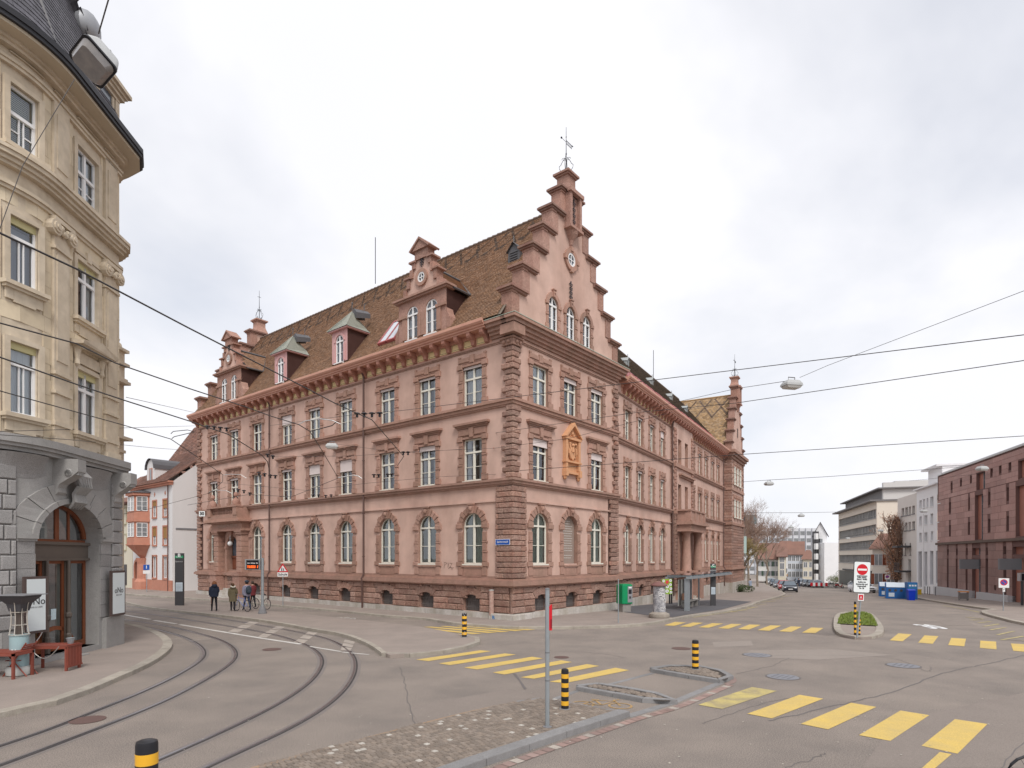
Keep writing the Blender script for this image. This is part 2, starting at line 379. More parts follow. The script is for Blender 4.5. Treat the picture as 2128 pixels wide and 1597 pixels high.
def kerb_row(par,path,kw,h,km,step=1.15,side=1,name='kerb_stone'):
    q=offs(resample([tuple(p) for p in path],step),-side*.025);qo=offs(q,side*kw)
    for i in range(len(q)-1):
        mb=MB();a,b=q[i],q[i+1];c,d=qo[i+1],qo[i];t=(b-a).normalized()*.006
        P=[a+t,b-t,c-t,d+t];ins=.015
        cen=(a+b+c+d)/4
        top=[p+(cen-p).normalized()*ins for p in P]
        hh=h+R.uniform(-.003,.003)
        pts=[(p.x,p.y,ground(p.x,p.y)-.03) for p in P]+[(p.x,p.y,ground(p.x,p.y)+hh-.012) for p in P]+[(p.x,p.y,ground(p.x,p.y)+hh) for p in top]
        fs=[]
        for k in (0,4):
            for j in range(4):j2=(j+1) % 4;fs.append((k+j,k+j2,k+4+j2,k+4+j))
        fs.append((8,9,10,11))
        if side < 0:fs=[f[::-1] for f in fs]
        mb.add(pts,fs);mb.obj(name,km,par)
# pavement below the beige corner house
pl=[(-160,1525),(0,1493),(60,1481),(150,1456),(245,1416),(310,1386),(343,1364),(357,1347),(352,1333),(332,1320),(300,1308),(262,1300),(225,1293)]
pav_left=pavement('pavement_corner_house',pl,[(-24,34),(-30,32),(-30,12.5)],side=1,kw=.32,h=.12,step=1.2)
# pavement round the museum
pm_=[(150,1229),(250,1236),(300,1240),(390,1246),(480,1253),(590,1263),(692,1272),(800,1283.5),(880,1289),(925,1297),(1000,1305),(1088,1308.5),(1138,1308.5),(1219,1307.5),(1329,1302.5),(1395,1291.5),(1440,1283),(1507,1274),(1560,1261.5),(1575,1254.4),(1616,1243),(1631,1237.5),(1629,1233.5),(1618,1229),(1603,1221),(1590,1215),(1586,1208.5),(1588,1203.5)]
pav_mus=pavement('pavement_museum',pm_,[(40,165),(20,120),(14,64),(4,45),(-5,42),(-28,60),(-40,70),(-60,90)],side=1,kw=.28,step=1.3)
dk=[(1252,1262),(1310,1243),(1400,1250),(1560,1250),(1478,1272),(1425,1286),(1395,1290),(1340,1287),(1262,1275)]
sheet('dark_asphalt_patch',[g2(*p) for p in [(1262,1268),(1330,1262),(1440,1253),(1490,1249),(1562,1254),(1500,1271),(1430,1282),(1398,1288),(1350,1284),(1300,1277)]],.134,asphd,pav_mus)
# tram platform island with the people
pi_=[(150,1243),(245,1252.5),(308,1266),(424,1279.5),(540,1293),(655,1314),(713,1324),(763,1343.5),(786,1358),(802,1369),(834,1368.5),(913,1361.5),(980,1347.5),(998,1339),(999,1334),(990,1329.5),(965,1326)]
pav_isl=pavement('tram_platform',pi_,[g2(*p) for p in [(925,1318),(860,1306),(770,1296),(600,1278),(420,1261),(250,1246),(150,1238)]],side=1,kw=.2,h=.13,km=kerbm,step=1.3)
# right-hand pavement in front of the red stone block
pr_=[(2300,1316),(2128,1300),(2090,1291),(2055,1282),(2040,1276),(2046,1271),(2062,1270),(2000,1261),(1950,1253),(1906,1245),(1880,1238),(1840,1231),(1790,1226),(1750,1219),(1710,1212),(1690,1207)]
pavement('pavement_stone_block',pr_,[(104,175),(150,170),(150,40),(75,30)],side=-1,kw=.3,step=1.6)
# mown grass island
gi=[(1733,1303),(1736,1285),(1746,1277.5),(1770,1275),(1795,1275.5),(1812,1280),(1824,1292),(1834,1307),(1834,1319),(1823,1326.5),(1790,1330),(1752,1325),(1737,1316)]
gi2=catmull([g2(*p) for p in gi],3,True)
isl=sheet('traffic_island',gi2,.10,asph2,None,'structure',skirt=.1)
kerb_row(isl,gi2+[gi2[0]],.3,.125,kerbm,.9,-1 if sum((a[0]*b[1]-b[0]*a[1]) for a,b in zip(gi2,gi2[1:]+gi2[:1])) < 0 else 1)
gr=[g2(*p) for p in [(1740,1302),(1747,1283),(1770,1277.5),(1796,1278),(1811,1283),(1824,1307)]]
grc=Vector((sum(p[0] for p in gr)/6,sum(p[1] for p in gr)/6))
lawn=sheet('lawn_soil',[tuple(p) for p in gr],.14,pm('soil',(.12,.13,.045),.95,ns=3,nf=.4),isl)
grass=pm('grass',(.17,.24,.045),.85,isl=.4,ns=2,nc=(.26,.28,.08),nf=.6)
mb=MB();from_poly=[Vector(p) for p in gr]
def inside(p,poly):
    c=False;n=len(poly)
    for i in range(n):
        a,b=poly[i],poly[(i+1) % n]
        if (a[1] > p[1]) != (b[1] > p[1]) and p[0] < (b[0]-a[0])*(p[1]-a[1])/(b[1]-a[1])+a[0]:c=not c
    return c
x0,x1=min(p[0] for p in gr),max(p[0] for p in gr);y0,y1=min(p[1] for p in gr),max(p[1] for p in gr)
for _ in range(11000):
    x,y=R.uniform(x0,x1),R.uniform(y0,y1)
    if not inside((x,y),gr):continue
    z=ground(x,y)+.14;h=R.uniform(.04,.13);a=R.uniform(0,6.28);dx,dy=.02*math.cos(a),.02*math.sin(a);lx,ly=R.uniform(-.06,.06),R.uniform(-.06,.06)
    mb.add([(x-dx,y-dy,z),(x+dx,y+dy,z),(x+lx,y+ly,z+h)],[(0,1,2)])
mb.obj('grass',grass,None,None,'stuff');bpy.data.objects['grass']['label']='mown grass with dry patches on the small traffic island';bpy.data.objects['grass']['category']='grass'
# cobbled triangle in the foreground
tri=[(300,1700),(540,1597),(800,1528.5),(950,1490),(1071,1463.5),(1124,1455),(1146,1457.5),(1220,1471),(1291,1484),(1306,1489)]
ker=[(1307,1490),(1250,1509),(1180,1532),(1100,1560),(1040,1582),(985,1600),(800,1670),(640,1740)]
T2=[g2(*p) for p in tri];K2=[g2(*p) for p in ker]
cobi=sheet('cobbled_island',T2+K2,.045,joint,None,'structure',skirt=.045)
kerb_row(cobi,catmull(K2,4),.27,.13,kerbg,1.05,-1 if True else 1)
kerb_row(cobi,catmull([g2(*p) for p in [(520,1604),(660,1566),(800,1529),(960,1488),(1070,1463.5)]],4),.12,.055,rust,.9,-1,'edging_stone')
kerb_row(cobi,catmull([g2(*p) for p in [(1071,1463.3),(1110,1457),(1132,1455.5),(1146,1458),(1220,1471.5),(1291,1484.5)]],4),.10,.06,kerbg,.7,-1,'edging_stone')
# cobbles laid in rows parallel with the kerb
ka,kb=Vector(K2[0]),Vector(K2[-3]);kd=(kb-ka).normalized();kn=Vector((-kd.y,kd.x))
polyc=[tuple(p) for p in T2+K2]
kin=[tuple(p) for p in offs([Vector(p) for p in K2],-.27)]
pc2=T2+[p for p in kin]
cobs=[]
stepc,rowc=.105,.105
cen=Vector((sum(p[0] for p in pc2)/len(pc2),sum(p[1] for p in pc2)/len(pc2)))
for i in range(-110,110):
    sh=R.uniform(0,stepc)
    for j in range(-110,110):
        c=ka+kd*(j*stepc+sh+.004*math.sin(i))+kn*(i*rowc+.02*math.sin(j*.21))
        if inside((c.x,c.y),pc2) and c.y > 6.2:cobs.append((c.x,c.y))
cobs.sort(key=lambda c:c[1])
def stone(mb,cx,cy,s,h):
    a=math.atan2(kd.y,kd.x)+R.uniform(-.04,.04);ca,sa=math.cos(a),math.sin(a);k=[s*R.uniform(.9,1.0) for _ in range(4)]
    q=[(-k[0],-k[1]),(k[1],-k[2]),(k[2],k[3]),(-k[3],k[0])]
    lo=[(cx+x*ca-y*sa,cy+x*sa+y*ca) for x,y in q];hi=[(cx+(x*ca-y*sa)*.84,cy+(x*sa+y*ca)*.84) for x,y in q]
    mb.add([(x,y,.04) for x,y in lo]+[(x,y,h-.009) for x,y in lo]+[(x,y,h+R.uniform(-.002,.002)) for x,y in hi],
           [(0,1,5,4),(1,2,6,5),(2,3,7,6),(3,0,4,7),(4,5,9,8),(5,6,10,9),(6,7,11,10),(7,4,8,11),(8,9,10,11)])
rest=MB();restw=MB()
for i,(x,y) in enumerate(cobs):
    wht=R.random() < .025;h=.064+R.uniform(-.002,.002)
    if i < 290:mb=MB();stone(mb,x,y,.049,h);mb.obj('cobblestone',cobwo if wht else cobo,cobi)
    else:stone(restw if wht else rest,x,y,.049,h)
rest.obj('cobblestones',cob,cobi,None,'stuff')
restw.obj('pale_cobblestones',cobw,cobi,None,'stuff')
# cycle waiting strip and D-shaped island
s2=[(1203,1434),(1212,1429),(1229,1427),(1300,1438),(1392,1455.5),(1400,1461),(1392,1465),(1376,1466),(1300,1451.5)]
S2=[g2(*p) for p in s2];isl2=sheet('cobbled_strip',S2,.09,joint,None,'structure')
kerb_row(isl2,S2+[S2[0]],.16,.11,kerbg,.8,1)
s3=[(1358,1396.5),(1375,1392.5),(1400,1390.3),(1445,1391),(1480,1396),(1503,1404),(1514,1413),(1512,1419),(1498,1420),(1440,1410.5)]
S3=[g2(*p) for p in s3];isl3=sheet('cobbled_half_round_island',S3,.09,joint,None,'structure')
kerb_row(isl3,S3+[S3[0]],.18,.11,kerbg,.8,1)
def fill_cobbles(par,poly,h,ins):
    c=Vector((sum(p[0] for p in poly)/len(poly),sum(p[1] for p in poly)/len(poly)))
    q=[]
    n=len(poly);mb=MB()
    x0,x1=min(p[0] for p in poly),max(p[0] for p in poly);y0,y1=min(p[1] for p in poly),max(p[1] for p in poly)
    y=y0
    while y < y1:
        x=x0+R.uniform(0,.1)
        while x < x1:
            ok=all(inside((x+a,y+b),poly) for a,b in ((ins,0),(-ins,0),(0,ins),(0,-ins)))
            if ok:stone(mb,x,y,.055,h)
            x += .115
        y += .112
    mb.obj('cobblestones',cob,par,None,'stuff')
fill_cobbles(isl2,S2,.108,.17);fill_cobbles(isl3,S3,.108,.2)
mk=bpy.data.objects.new('road_markings',None);link(mk);mk['kind']='structure'
def line(pts,wd,dz,mat,name,sm=True):
    p=[g2(*q) for q in pts];p=catmull(p,5) if sm and len(p) > 2 else p
    return ribbon(name,[Vector(q) for q in p],wd,dz,mat,mk)
flush=lambda pts,wd=.14:kerb_row(mk,[g2(*q) for q in pts],wd,.012,kerbg,.9,1,'flush_kerb_stone')
flush([(1245,1430),(1360,1400)]);flush([(1146,1458),(1203,1437)]);flush([(1401,1463),(1503,1420)],.2);flush([(1310,1491),(1400,1464)],.2)
# row of red pavers along the near kerb, with white ones between
redl=catmull([g2(*q) for q in [(905,1640),(1030,1593),(1120,1560),(1250,1516),(1320,1492),(1405,1467),(1510,1423)]],6)
q=resample(redl,.2);qo=offs(q,-.2)
for i in range(len(q)-1):
    mb=MB();a,b,c,d=q[i],q[i+1],qo[i+1],qo[i];t=(b-a).normalized()*.008
    mb.quad(*[(p.x,p.y,.010) for p in ((a+t,b-t,c-t,d+t)[::-1])]);mb.obj('paver',whp2 if i % 5 == 3 else redp,mk)
arc=catmull([g2(*q) for q in [(1510,1423),(1524,1417),(1522,1410),(1512,1403)]],4)
ribbon('paver_row',[Vector(p) for p in arc],.16,.009,redp,mk)
# zebra crossings
def quads(lst,ox,oy,s,mat=yel,dz=.008):
    for qd in lst:sheet('crossing_stripe',[g2(ox+x/s,oy+y/s) for x,y in qd],dz,mat,mk)
quads([[(203,642),(343,667),(668,560),(520,537)]],1380,1240,2.845,pm('faded_yellow',(.50,.41,.15),.75,ns=2.2,nc=(.27,.225,.15),nf=.85,ns2=50,nf2=.15))
quads([[(492,695),(637,723),(942,606),(800,583)],[(808,755),(970,788),(1255,655),(1105,630)],[(1152,822),(1338,856),(1568,704),(1398,676)],[(1522,885),(1735,932),(1912,756),(1720,727)],[(1500,1040),(1570,1045),(1700,935),(1630,922)]],1380,1240,2.845)
quads([[(1335,260),(1410,266),(1465,224),(1385,219)],[(1502,274),(1588,281),(1622,236),(1540,231)],[(1680,288),(1775,296),(1785,251),(1698,246)],[(1867,305),(1966,314),(1963,268),(1870,262)],[(2065,322),(2165,331),(2145,284),(2050,279)]],1380,1240,2.845)
quads([[(0,172),(60,175),(130,155),(65,151)],[(93,179),(155,181),(232,157),(170,155)],[(203,184),(265,186),(350,161),(285,159)],[(318,189),(383,192),(460,165),(398,163)],[(437,194),(503,197),(572,169),(505,167)],[(553,200),(622,204),(693,174),(628,172)],[(678,207),(752,211),(815,181),(750,178)],[(815,215),(893,219),(943,188),(870,185)]],1380,1240,2.845,dz=.012)
quads([[(230,467),(320,478),(783,405),(705,398)],[(397,495),(480,508),(965,430),(885,421)],[(583,526),(680,540),(1165,458),(1085,446)],[(795,562),(880,577),(1378,485),(1300,472)],[(1000,598),(1100,608),(1580,514),(1490,500)],[(1213,630),(1330,640),(1800,545),(1700,527)]],800,1240,3.547)
quads([[(58,237),(120,233),(605,284),(520,290)],[(172,231),(240,229),(720,274),(650,279)],[(285,226),(345,224),(830,266),(760,270)],[(400,221),(450,219),(920,260),(850,264)],[(520,219),(570,217),(1020,252),(960,256)],[(640,222),(690,221),(1110,246),(1050,250)]],800,1240,3.547,dz=.01)
# bus-stop zigzags
zr=[(1785,123),(1890,134),(1810,140),(1935,149),(1855,157),(1980,164),(1890,178),(2020,184),(1930,199),(2070,206),(1970,228),(2128,236),(1995,258),(2180,264)]
line([(1380+x/2.845,1240+y/2.845) for x,y in zr],.13,.012,yel2,'zigzag_line',False)
zl=[(1645,1238.5),(1600,1243),(1628,1244.5),(1578,1248.5),(1612,1249.5),(1558,1254.5),(1592,1256),(1538,1260.5),(1572,1262),(1520,1267),(1553,1268),(1500,1273.5),(1533,1272)]
line(zl,.16,.012,yel2,'zigzag_line',False)
line([(1440,1284),(1530,1270.5),(1575,1261.5)],.12,.012,yel2,'edge_line')
line([(1960,1259),(2000,1266),(2035,1273)],.12,.013,yel2,'edge_line')
o8=lambda x,y:(x/2.595,1200+y/2.595)
line([o8(640,198),o8(810,228)],.18,.008,whp,'lane_line');line([o8(830,233),o8(950,252)],.18,.008,whp,'lane_line')
line([o8(970,256),o8(1200,295),o8(1400,328),o8(1625,362)],.18,.008,whp,'lane_line');line([o8(1670,374),o8(1840,402)],.12,.008,whp,'lane_line')
line([o8(1845,405),o8(1990,418)],.1,.008,whp,'lane_line');line([o8(1035,342),o8(1140,333)],.1,.008,whp2,'lane_line')
for qd in [[(1350,238),(1400,242),(1275,303),(1222,297)],[(1495,263),(1540,267),(1430,330),(1385,325)],[(1665,293),(1715,298),(1635,360),(1580,355)],[(1860,335),(1915,348),(1890,400),(1835,395)]]:
    a,b,c,d=[Vector(g2(*o8(*p))) for p in qd]
    for k in range(3):
        lo,hi=k/3+.03,(k+1)/3-.04
        sheet('crossing_stripe',[tuple(p) for p in (a+(d-a)*lo,b+(c-b)*lo,b+(c-b)*hi,a+(d-a)*hi)],.008,whp2,mk)
# tram rails
rails=[[(-300,1010),(0,912),(240,835),(460,745),(700,650),(900,560),(1010,500),(1078,455),(1105,418),(1095,385),(1050,350),(960,312),(800,272),(640,246),(400,210)],
         [(-300,1120),(0,1020),(300,905),(600,790),(900,665),(1100,560),(1200,500),(1262,450),(1276,412),(1250,373),(1180,335),(1060,301),(900,263),(700,232),(640,224),(400,190)],
         [(500,1140),(860,985),(1000,925),(1200,835),(1400,740),(1560,650),(1680,560),(1728,495),(1740,450),(1718,408),(1650,365),(1500,315),(1300,275),(1100,243),(900,212),(640,176),(400,145)],
         [(900,1130),(1110,1030),(1300,940),(1500,850),(1700,740),(1830,640),(1900,550),(1920,480),(1905,422),(1850,372),(1740,325),(1550,285),(1350,250),(1100,210),(640,150),(400,120)]]
tr=bpy.data.objects.new('tram_rails',None);link(tr);tr['kind']='structure'
for rl in rails:
    p=catmull([g2(*o8(*q)) for q in rl],8);p=[Vector(q) for q in resample(p,.35)]
    for _ in range(6):p=[p[0]]+[(p[i-1]+p[i]*2+p[i+1])/4 for i in range(1,len(p)-1)]+[p[-1]]
    ribbon('rail_bed',p,.30,.003,railbed,tr);ribbon('rail_groove',offs(p,-.035),.05,.0065,groove,tr)
    mb=MB();a=offs(p,.005);b=offs(p,.062)
    for i in range(len(p)-1):
        mb.add([(a[i].x,a[i].y,.012),(a[i+1].x,a[i+1].y,.012),(b[i+1].x,b[i+1].y,.012),(b[i].x,b[i].y,.012),(a[i].x,a[i].y,0),(a[i+1].x,a[i+1].y,0),(b[i+1].x,b[i+1].y,0),(b[i].x,b[i].y,0)],[(0,1,2,3),(4,5,1,0),(3,2,6,7)])
    mb.obj('rail',steel,tr)
# tar seams and cracks
for s_ in ([(832,1387),(842,1425),(852,1470),(864,1510)],[(1600,1500),(1720,1470),(1850,1440),(1960,1400),(2060,1378),(2140,1360)],[(1300,1368),(1240,1358),(1120,1352)],
           [(1530,1400),(1600,1385),(1640,1368)],[(1560,1365),(1700,1362),(1850,1368),(1925,1395),(1933,1386)],[(1630,1597),(1700,1574),(1715,1566)],[(2060,1620),(2128,1540),(2180,1480)],[(1460,1505),(1560,1470),(1660,1447)],[(1240,1254),(1290,1263)]):
    pts=[]
    P=catmull([g2(*q) for q in s_],8)
    for i,q in enumerate(P):pts.append(Vector((q[0]+R.uniform(-.03,.03),q[1]+R.uniform(-.05,.05))))
    ribbon('tar_seam',pts,.02 if s_[0][0] != 1600 else .045,.005,tar,mk)
sheet('tar_patch',[g2(800+x/3.547,1240+y/3.547) for x,y in [(940,568),(965,570),(1045,683),(1025,687),(985,620)]],.006,tar,mk)
# painted 30, bicycle symbols
def text_mesh(s,size,mat,ext=.002,bold=0.):
    cu=bpy.data.curves.new('txt','FONT');cu.body=s;cu.size=size;cu.extrude=ext;cu.align_x='CENTER';cu.align_y='CENTER';cu.offset=bold;cu.resolution_u=3
    o=bpy.data.objects.new('txt',cu);col.objects.link(o);dg=bpy.context.evaluated_depsgraph_get();dg.update()
    me=bpy.data.meshes.new_from_object(o.evaluated_get(dg));col.objects.unlink(o);bpy.data.objects.remove(o)
    me.materials.clear();me.materials.append(mat);return me
def text(s,size,mat,M,parent,name='lettering',sx=1,bold=0.):
    """M: frame whose x runs along the text, y into the wall, z up"""
    me=text_mesh(s,size,mat,bold=bold);MM=M @ Matrix.Rotation(math.pi/2,4,'X') @ Matrix.Diagonal((sx,1,1,1))
    me.transform(Matrix.Diagonal((sx,1,1,1)))
    return inst(name,me,M @ Matrix.Rotation(math.pi/2,4,'X'),parent)
def flat_text(s,size,mat,u,v,ang,stretch,name):
    me=text_mesh(s,size,mat,.0005,bold=.03);me.transform(Matrix.Diagonal((1,stretch,1,1)));p=gp(u,v)
    me.transform(Matrix.Rotation(ang,4,'Z'))
    for vv in me.vertices:vv.co.z=ground(p[0]+vv.co.x,p[1]+vv.co.y)-p[2]+.012+.0005*(vv.co.z > 0)
    return inst(name,me,Matrix.Translation(p),mk)
flat_text('30',.85,white,1936,1303.5,rad(-8),3.0,'speed_limit_lettering')
def bike_symbol(u,v,ang,s,mat,dz=.009):
    p=gp(u,v);M=Matrix.Translation((p[0],p[1],0)) @ Matrix.Rotation(ang,4,'Z') @ Matrix.Scale(s,4)
    def rb(pts,wd):
        q=[M @ Vector((a,b,0)) for a,b in pts];ribbon('bicycle_symbol',[Vector((k.x,k.y)) for k in q],wd*s,dz,mat,mk)
    for cx in (-.5,.5):rb([(cx+.3*math.cos(a*.3927),.3*math.sin(a*.3927)) for a in range(17)],.06)
    rb([(-.5,0),(-.2,.5),(.35,.5),(.0,0),(-.5,0)],.06);rb([(-.2,.5),(0,0)],.06);rb([(.5,0),(.3,.62),(.45,.72)],.06);rb([(-.32,.58),(-.1,.58)],.08)
bike_symbol(1250,1466,rad(-12),.85,pm('worn_orange_paint',(.42,.26,.10),.8,ns=4,nc=(.25,.2,.15),nf=.6))
bike_symbol(713,1286,rad(-30),1.0,whp,.01)
# manhole and gully covers
def cover(u,v,r,mat,name='manhole_cover',studs=True,kind=None):
    p=gp(u,v);lb={'label':1}
    mb=MB(Matrix.Translation((p[0],p[1],p[2]+.006)));mb.lathe([(r,0),(r,.006),(0,.006)],n=24)
    o=mb.obj(name,mat,mk)
    if studs:
        m2=MB(Matrix.Translation((p[0],p[1],p[2]+.013)))
        for i in range(-3,4):
            for j in range(-3,4):
                x,y=i*r*.24,j*r*.24
                if x*x+y*y < (r*.85)**2 and (i+j) % 2:m2.box(x-.03,x+.03,y-.012,y+.012,0,.003)
        m2.obj('cover_slots',dgrey,o)
        m3=MB(Matrix.Translation((p[0],p[1],p[2]+.004)));m3.lathe([(r*1.12,0),(r*1.12,.003),(r*.98,.003)],n=24);m3.obj('cover_ring',tar,o)
cov=pm('cover_metal',(.22,.22,.24),.5,metal=.3,ns=3,nf=.3)
for c in [(1627,1407.5,.42),(1877,1384,.44),(1573,1362,.44)]:cover(*c,cov)
covr=pm('rusty_cover',(.13,.08,.07),.7,ns=4,nf=.4)
cover(182,1497,.33,covr,studs=False);cover(1466/2.595,1200+390/2.595,.33,covr,studs=False);cover(1416,1348.5,.35,covr,studs=False);cover(1167,1366.8,.25,covr,studs=False)
# repaired patches with slightly different tone
pt1,pt2=pm('patch_dark',(.235,.20,.176),.9,ns=.8,nf=.25,ns2=80,nf2=.25,bump=.4,bs=90),pm('patch_light',(.275,.238,.21),.9,ns=.8,nf=.2,ns2=80,nf2=.28,bump=.4,bs=90)
for k,P_ in enumerate(([(1790,1597),(1860,1500),(2128,1440),(2300,1500),(2300,1597)],[(1560,1352),(1730,1350),(1860,1362),(1700,1372),(1545,1366)],[(850,1470),(1060,1432),(1110,1450),(870,1506)],[(1480,1335),(1560,1332),(1566,1342),(1484,1346)],[(1950,1290),(2010,1292),(2030,1302),(1960,1300)])):
    sheet('road_patch',[g2(*p) for p in P_],.004 if P_[0][1] > 1320 else .007,pt1 if k % 2 == 0 else pt2,mk)
# small litter specks: leaves and gum
mb=MB()
for _ in range(260):
    u,v=R.uniform(380,2100),1310+280*R.random()**1.3;p=gp(u,v);s=R.uniform(.008,.028);a=R.uniform(0,3)
    mb.add([(p[0]+s*math.cos(a+k*1.57)*R.uniform(.6,1.2),p[1]+s*math.sin(a+k*1.57),p[2]+.014) for k in range(4)],[(0,1,2,3)])
mb.obj('litter_specks',pm('litter',(.45,.42,.36),.8,isl=.3),None,None,'stuff');bpy.data.objects['litter_specks']['label']='tiny pale litter and gum specks scattered over the road';bpy.data.objects['litter_specks']['category']='litter'
# ---------------------------------------------------------------- walls with openings
def wall(mb,x0,x1,z0,z1,ops,y=0.,rev=.3,mi=0,ri=1,keep=None,xb=(),zb=(),nseg=8,nx=None):
    """front face at y, openings (a,b,c,d,arch) with reveals going rev into the wall"""
    X={x0,x1} | set(xb);Z={z0,z1} | set(zb)
    for a,b,c,d,arch in ops:
        X |= {a,b};Z |= {c,d}
    if nx:X |= {x0+(x1-x0)*i/nx for i in range(nx+1)}
    X=sorted(x for x in X if x0-1e-6 <= x <= x1+1e-6);Z=sorted(z for z in Z if z0-1e-6 <= z <= z1+1e-6)
    for a,b in zip(X,X[1:]):
        for c,d in zip(Z,Z[1:]):
            if b-a < 1e-5 or d-c < 1e-5:continue
            mxx,mz=(a+b)/2,(c+d)/2
            if any(o[0] < mxx < o[1] and o[2] < mz < o[3] for o in ops):continue
            if keep and not keep(mxx,mz):continue
            mb.quad((a,y,c),(b,y,c),(b,y,d),(a,y,d),mi)
    for a,b,c,d,arch in ops:
        if not (x0 <= (a+b)/2 <= x1 and z0 <= (c+d)/2 <= z1):continue
        y2=y+rev;m=(a+b)/2
        if arch:
            r=(b-a)/2;rz=min(arch if arch is not True else r,d-c);sp=d-rz
            pts=[(m+r*math.cos(math.pi*i/nseg),sp+rz*math.sin(math.pi*i/nseg)) for i in range(nseg+1)]
            h=nseg//2
            for i in range(nseg):
                p,q=pts[i],pts[i+1]
                mb.quad((p[0],y,p[1]),(p[0],y2,p[1]),(q[0],y2,q[1]),(q[0],y,q[1]),ri)
                cx=b if i < h else a
                mb.add([(cx,y,d),(q[0],y,q[1]),(p[0],y,p[1])],[(0,1,2)],mi)
            mb.add([(m,y,d),(a,y,d),(m,y,d-1e-4)],[(0,1,2)],mi)
        else:
            sp=d;mb.quad((a,y,d),(a,y2,d),(b,y2,d),(b,y,d),ri)
        mb.quad((a,y,c),(b,y,c),(b,y2,c),(a,y2,c),ri)
        mb.quad((a,y,c),(a,y2,c),(a,y2,sp),(a,y,sp),ri);mb.quad((b,y,c),(b,y,sp),(b,y2,sp),(b,y2,c),ri)
# ---------------------------------------------------------------- window kits (shared meshes)
WK={}
def arc_strip(mb,r0,r1,cz,y0,y1,n=10,a0=0.,a1=math.pi,cx=0.,ratio=1.):
    for i in range(n):
        t,u=a0+(a1-a0)*i/n,a0+(a1-a0)*(i+1)/n
        P=lambda r,t,y:(cx+r*math.cos(t),y,cz+r*ratio*math.sin(t))
        pts=[P(r0,t,y0),P(r1,t,y0),P(r1,u,y0),P(r0,u,y0),P(r0,t,y1),P(r1,t,y1),P(r1,u,y1),P(r0,u,y1)]
        mb.add(pts,[(0,1,2,3),(7,6,5,4),(4,5,1,0),(1,5,6,2),(2,6,7,3),(3,7,4,0)])
def winkit(key,w,h,arch=False,mat=winw,y=.13,tr=.68,bars=True,mull=True,fw=.075):
    """frame, glass meshes for an opening w x h, x centred, bottom at z=0, set back y"""
    if key in WK:return WK[key]
    hw=w/2;sp=h-hw if arch else h;mb=MB()
    mb.box(-hw,-hw+fw,y,y+.07,0,sp);mb.box(hw-fw,hw,y,y+.07,0,sp);mb.box(-hw+fw,hw-fw,y,y+.07,0,fw)
    if arch:arc_strip(mb,hw-fw,hw,sp,y,y+.07)
    else:mb.box(-hw+fw,hw-fw,y,y+.07,h-fw,h)
    tz=sp if arch else h*tr
    if mull:mb.box(-.05,.05,y-.02,y+.05,fw,(h-fw) )
    mb.box(-hw+fw,hw-fw,y-.035,y+.04,tz-.05,tz+.05)
    if bars:
        zz=[fw+(tz-fw)*.47]
        for z in zz:
            for s in (-1,1):mb.box(min(s*.05,s*(hw-fw)),max(s*.05,s*(hw-fw)),y+.005,y+.04,z-.016,z+.016)
    for s in (-1,1):   # casement stiles
        mb.box(min(s*.05,s*.085),max(s*.05,s*.085),y+.004,y+.045,fw,tz-.05)
        mb.box(min(s*(hw-fw),s*(hw-fw-.035)),max(s*(hw-fw),s*(hw-fw-.035)),y+.004,y+.045,fw,tz-.05)
    mb.box(-hw-.02,hw+.02,y-.2,y+.02,-.07,-.002)
    g=MB()
    if arch:
        p=[(-hw+.02,y+.045,.02),(hw-.02,y+.045,.02)]+[((hw-.02)*math.cos(math.pi*i/10),y+.045,sp+(hw-.02)*math.sin(math.pi*i/10)) for i in range(11)]
        g.add(p,[tuple(range(len(p)))])
    else:g.quad((-hw+.02,y+.045,.02),(hw-.02,y+.045,.02),(hw-.02,y+.045,h-.02),(-hw+.02,y+.045,h-.02))
    WK[key]=dict(frame=mb.mesh('window_'+key,mat),pane=g.mesh('pane_'+key,pane),w=w,h=h,arch=arch,y=y,cur={});return WK[key]
def curtain_mesh(k,kind):
    if kind in k['cur']:return k['cur'][kind]
    hw,h,y=k['w']/2-.03,k['h']-.03,k['y']+.14;mb=MB();sides=[(-hw,hw)] if kind in ('full','fullw') else ([(-hw,-hw*.45),(hw*.45,hw)] if kind == 'sides' else ([(-hw,-.05)] if kind == 'half' else []))
    top=h-(k['w']*.25 if k['arch'] else 0)
    for a,b in sides:
        n=max(6,int((b-a)/.055));
        for i in range(n):
            p,q=a+(b-a)*i/n,a+(b-a)*(i+1)/n;f=lambda t:.03*math.sin(t*38)+.015*math.sin(t*71+1)
            ht=lambda t:(k['h']-k['w']/2+math.sqrt(max(0,(k['w']/2)**2-t*t))-.03) if k['arch'] else h
            mb.quad((p,y+f(p),.03),(q,y+f(q),.03),(q,y+f(q),ht(q)),(p,y+f(p),ht(p)))
    m=curg if kind in ('full','half') else curw
    k['cur'][kind]=mb.mesh('curtain',m,smooth=True);return k['cur'][kind]
def put_window(key,M,parent,cur=None,blind=0.,label=None):
    k=WK[key];o=inst('window',k['frame'],M,parent,label)
    link(bpy.data.objects.new('pane',k['pane']),o)
    if cur:link(bpy.data.objects.new('curtain',curtain_mesh(k,cur)),o)
    if blind:
        mb=MB();hw=k['w']/2-.02;mb.prism([(-hw,k['h']-blind),(hw,k['h']-blind),(hw,k['h']-.01),(-hw,k['h']-.01)],k['y']-.09,k['y']-.06)
        mb.box(-hw,hw,k['y']-.12,k['y']-.045,k['h']-blind-.05,k['h']-blind)
        link(bpy.data.objects.new('blind',mb.mesh('blind',curb)),o)
    return o
def X(T,x,y=0.,z=0.):return T @ Matrix.Translation((x,y,z))
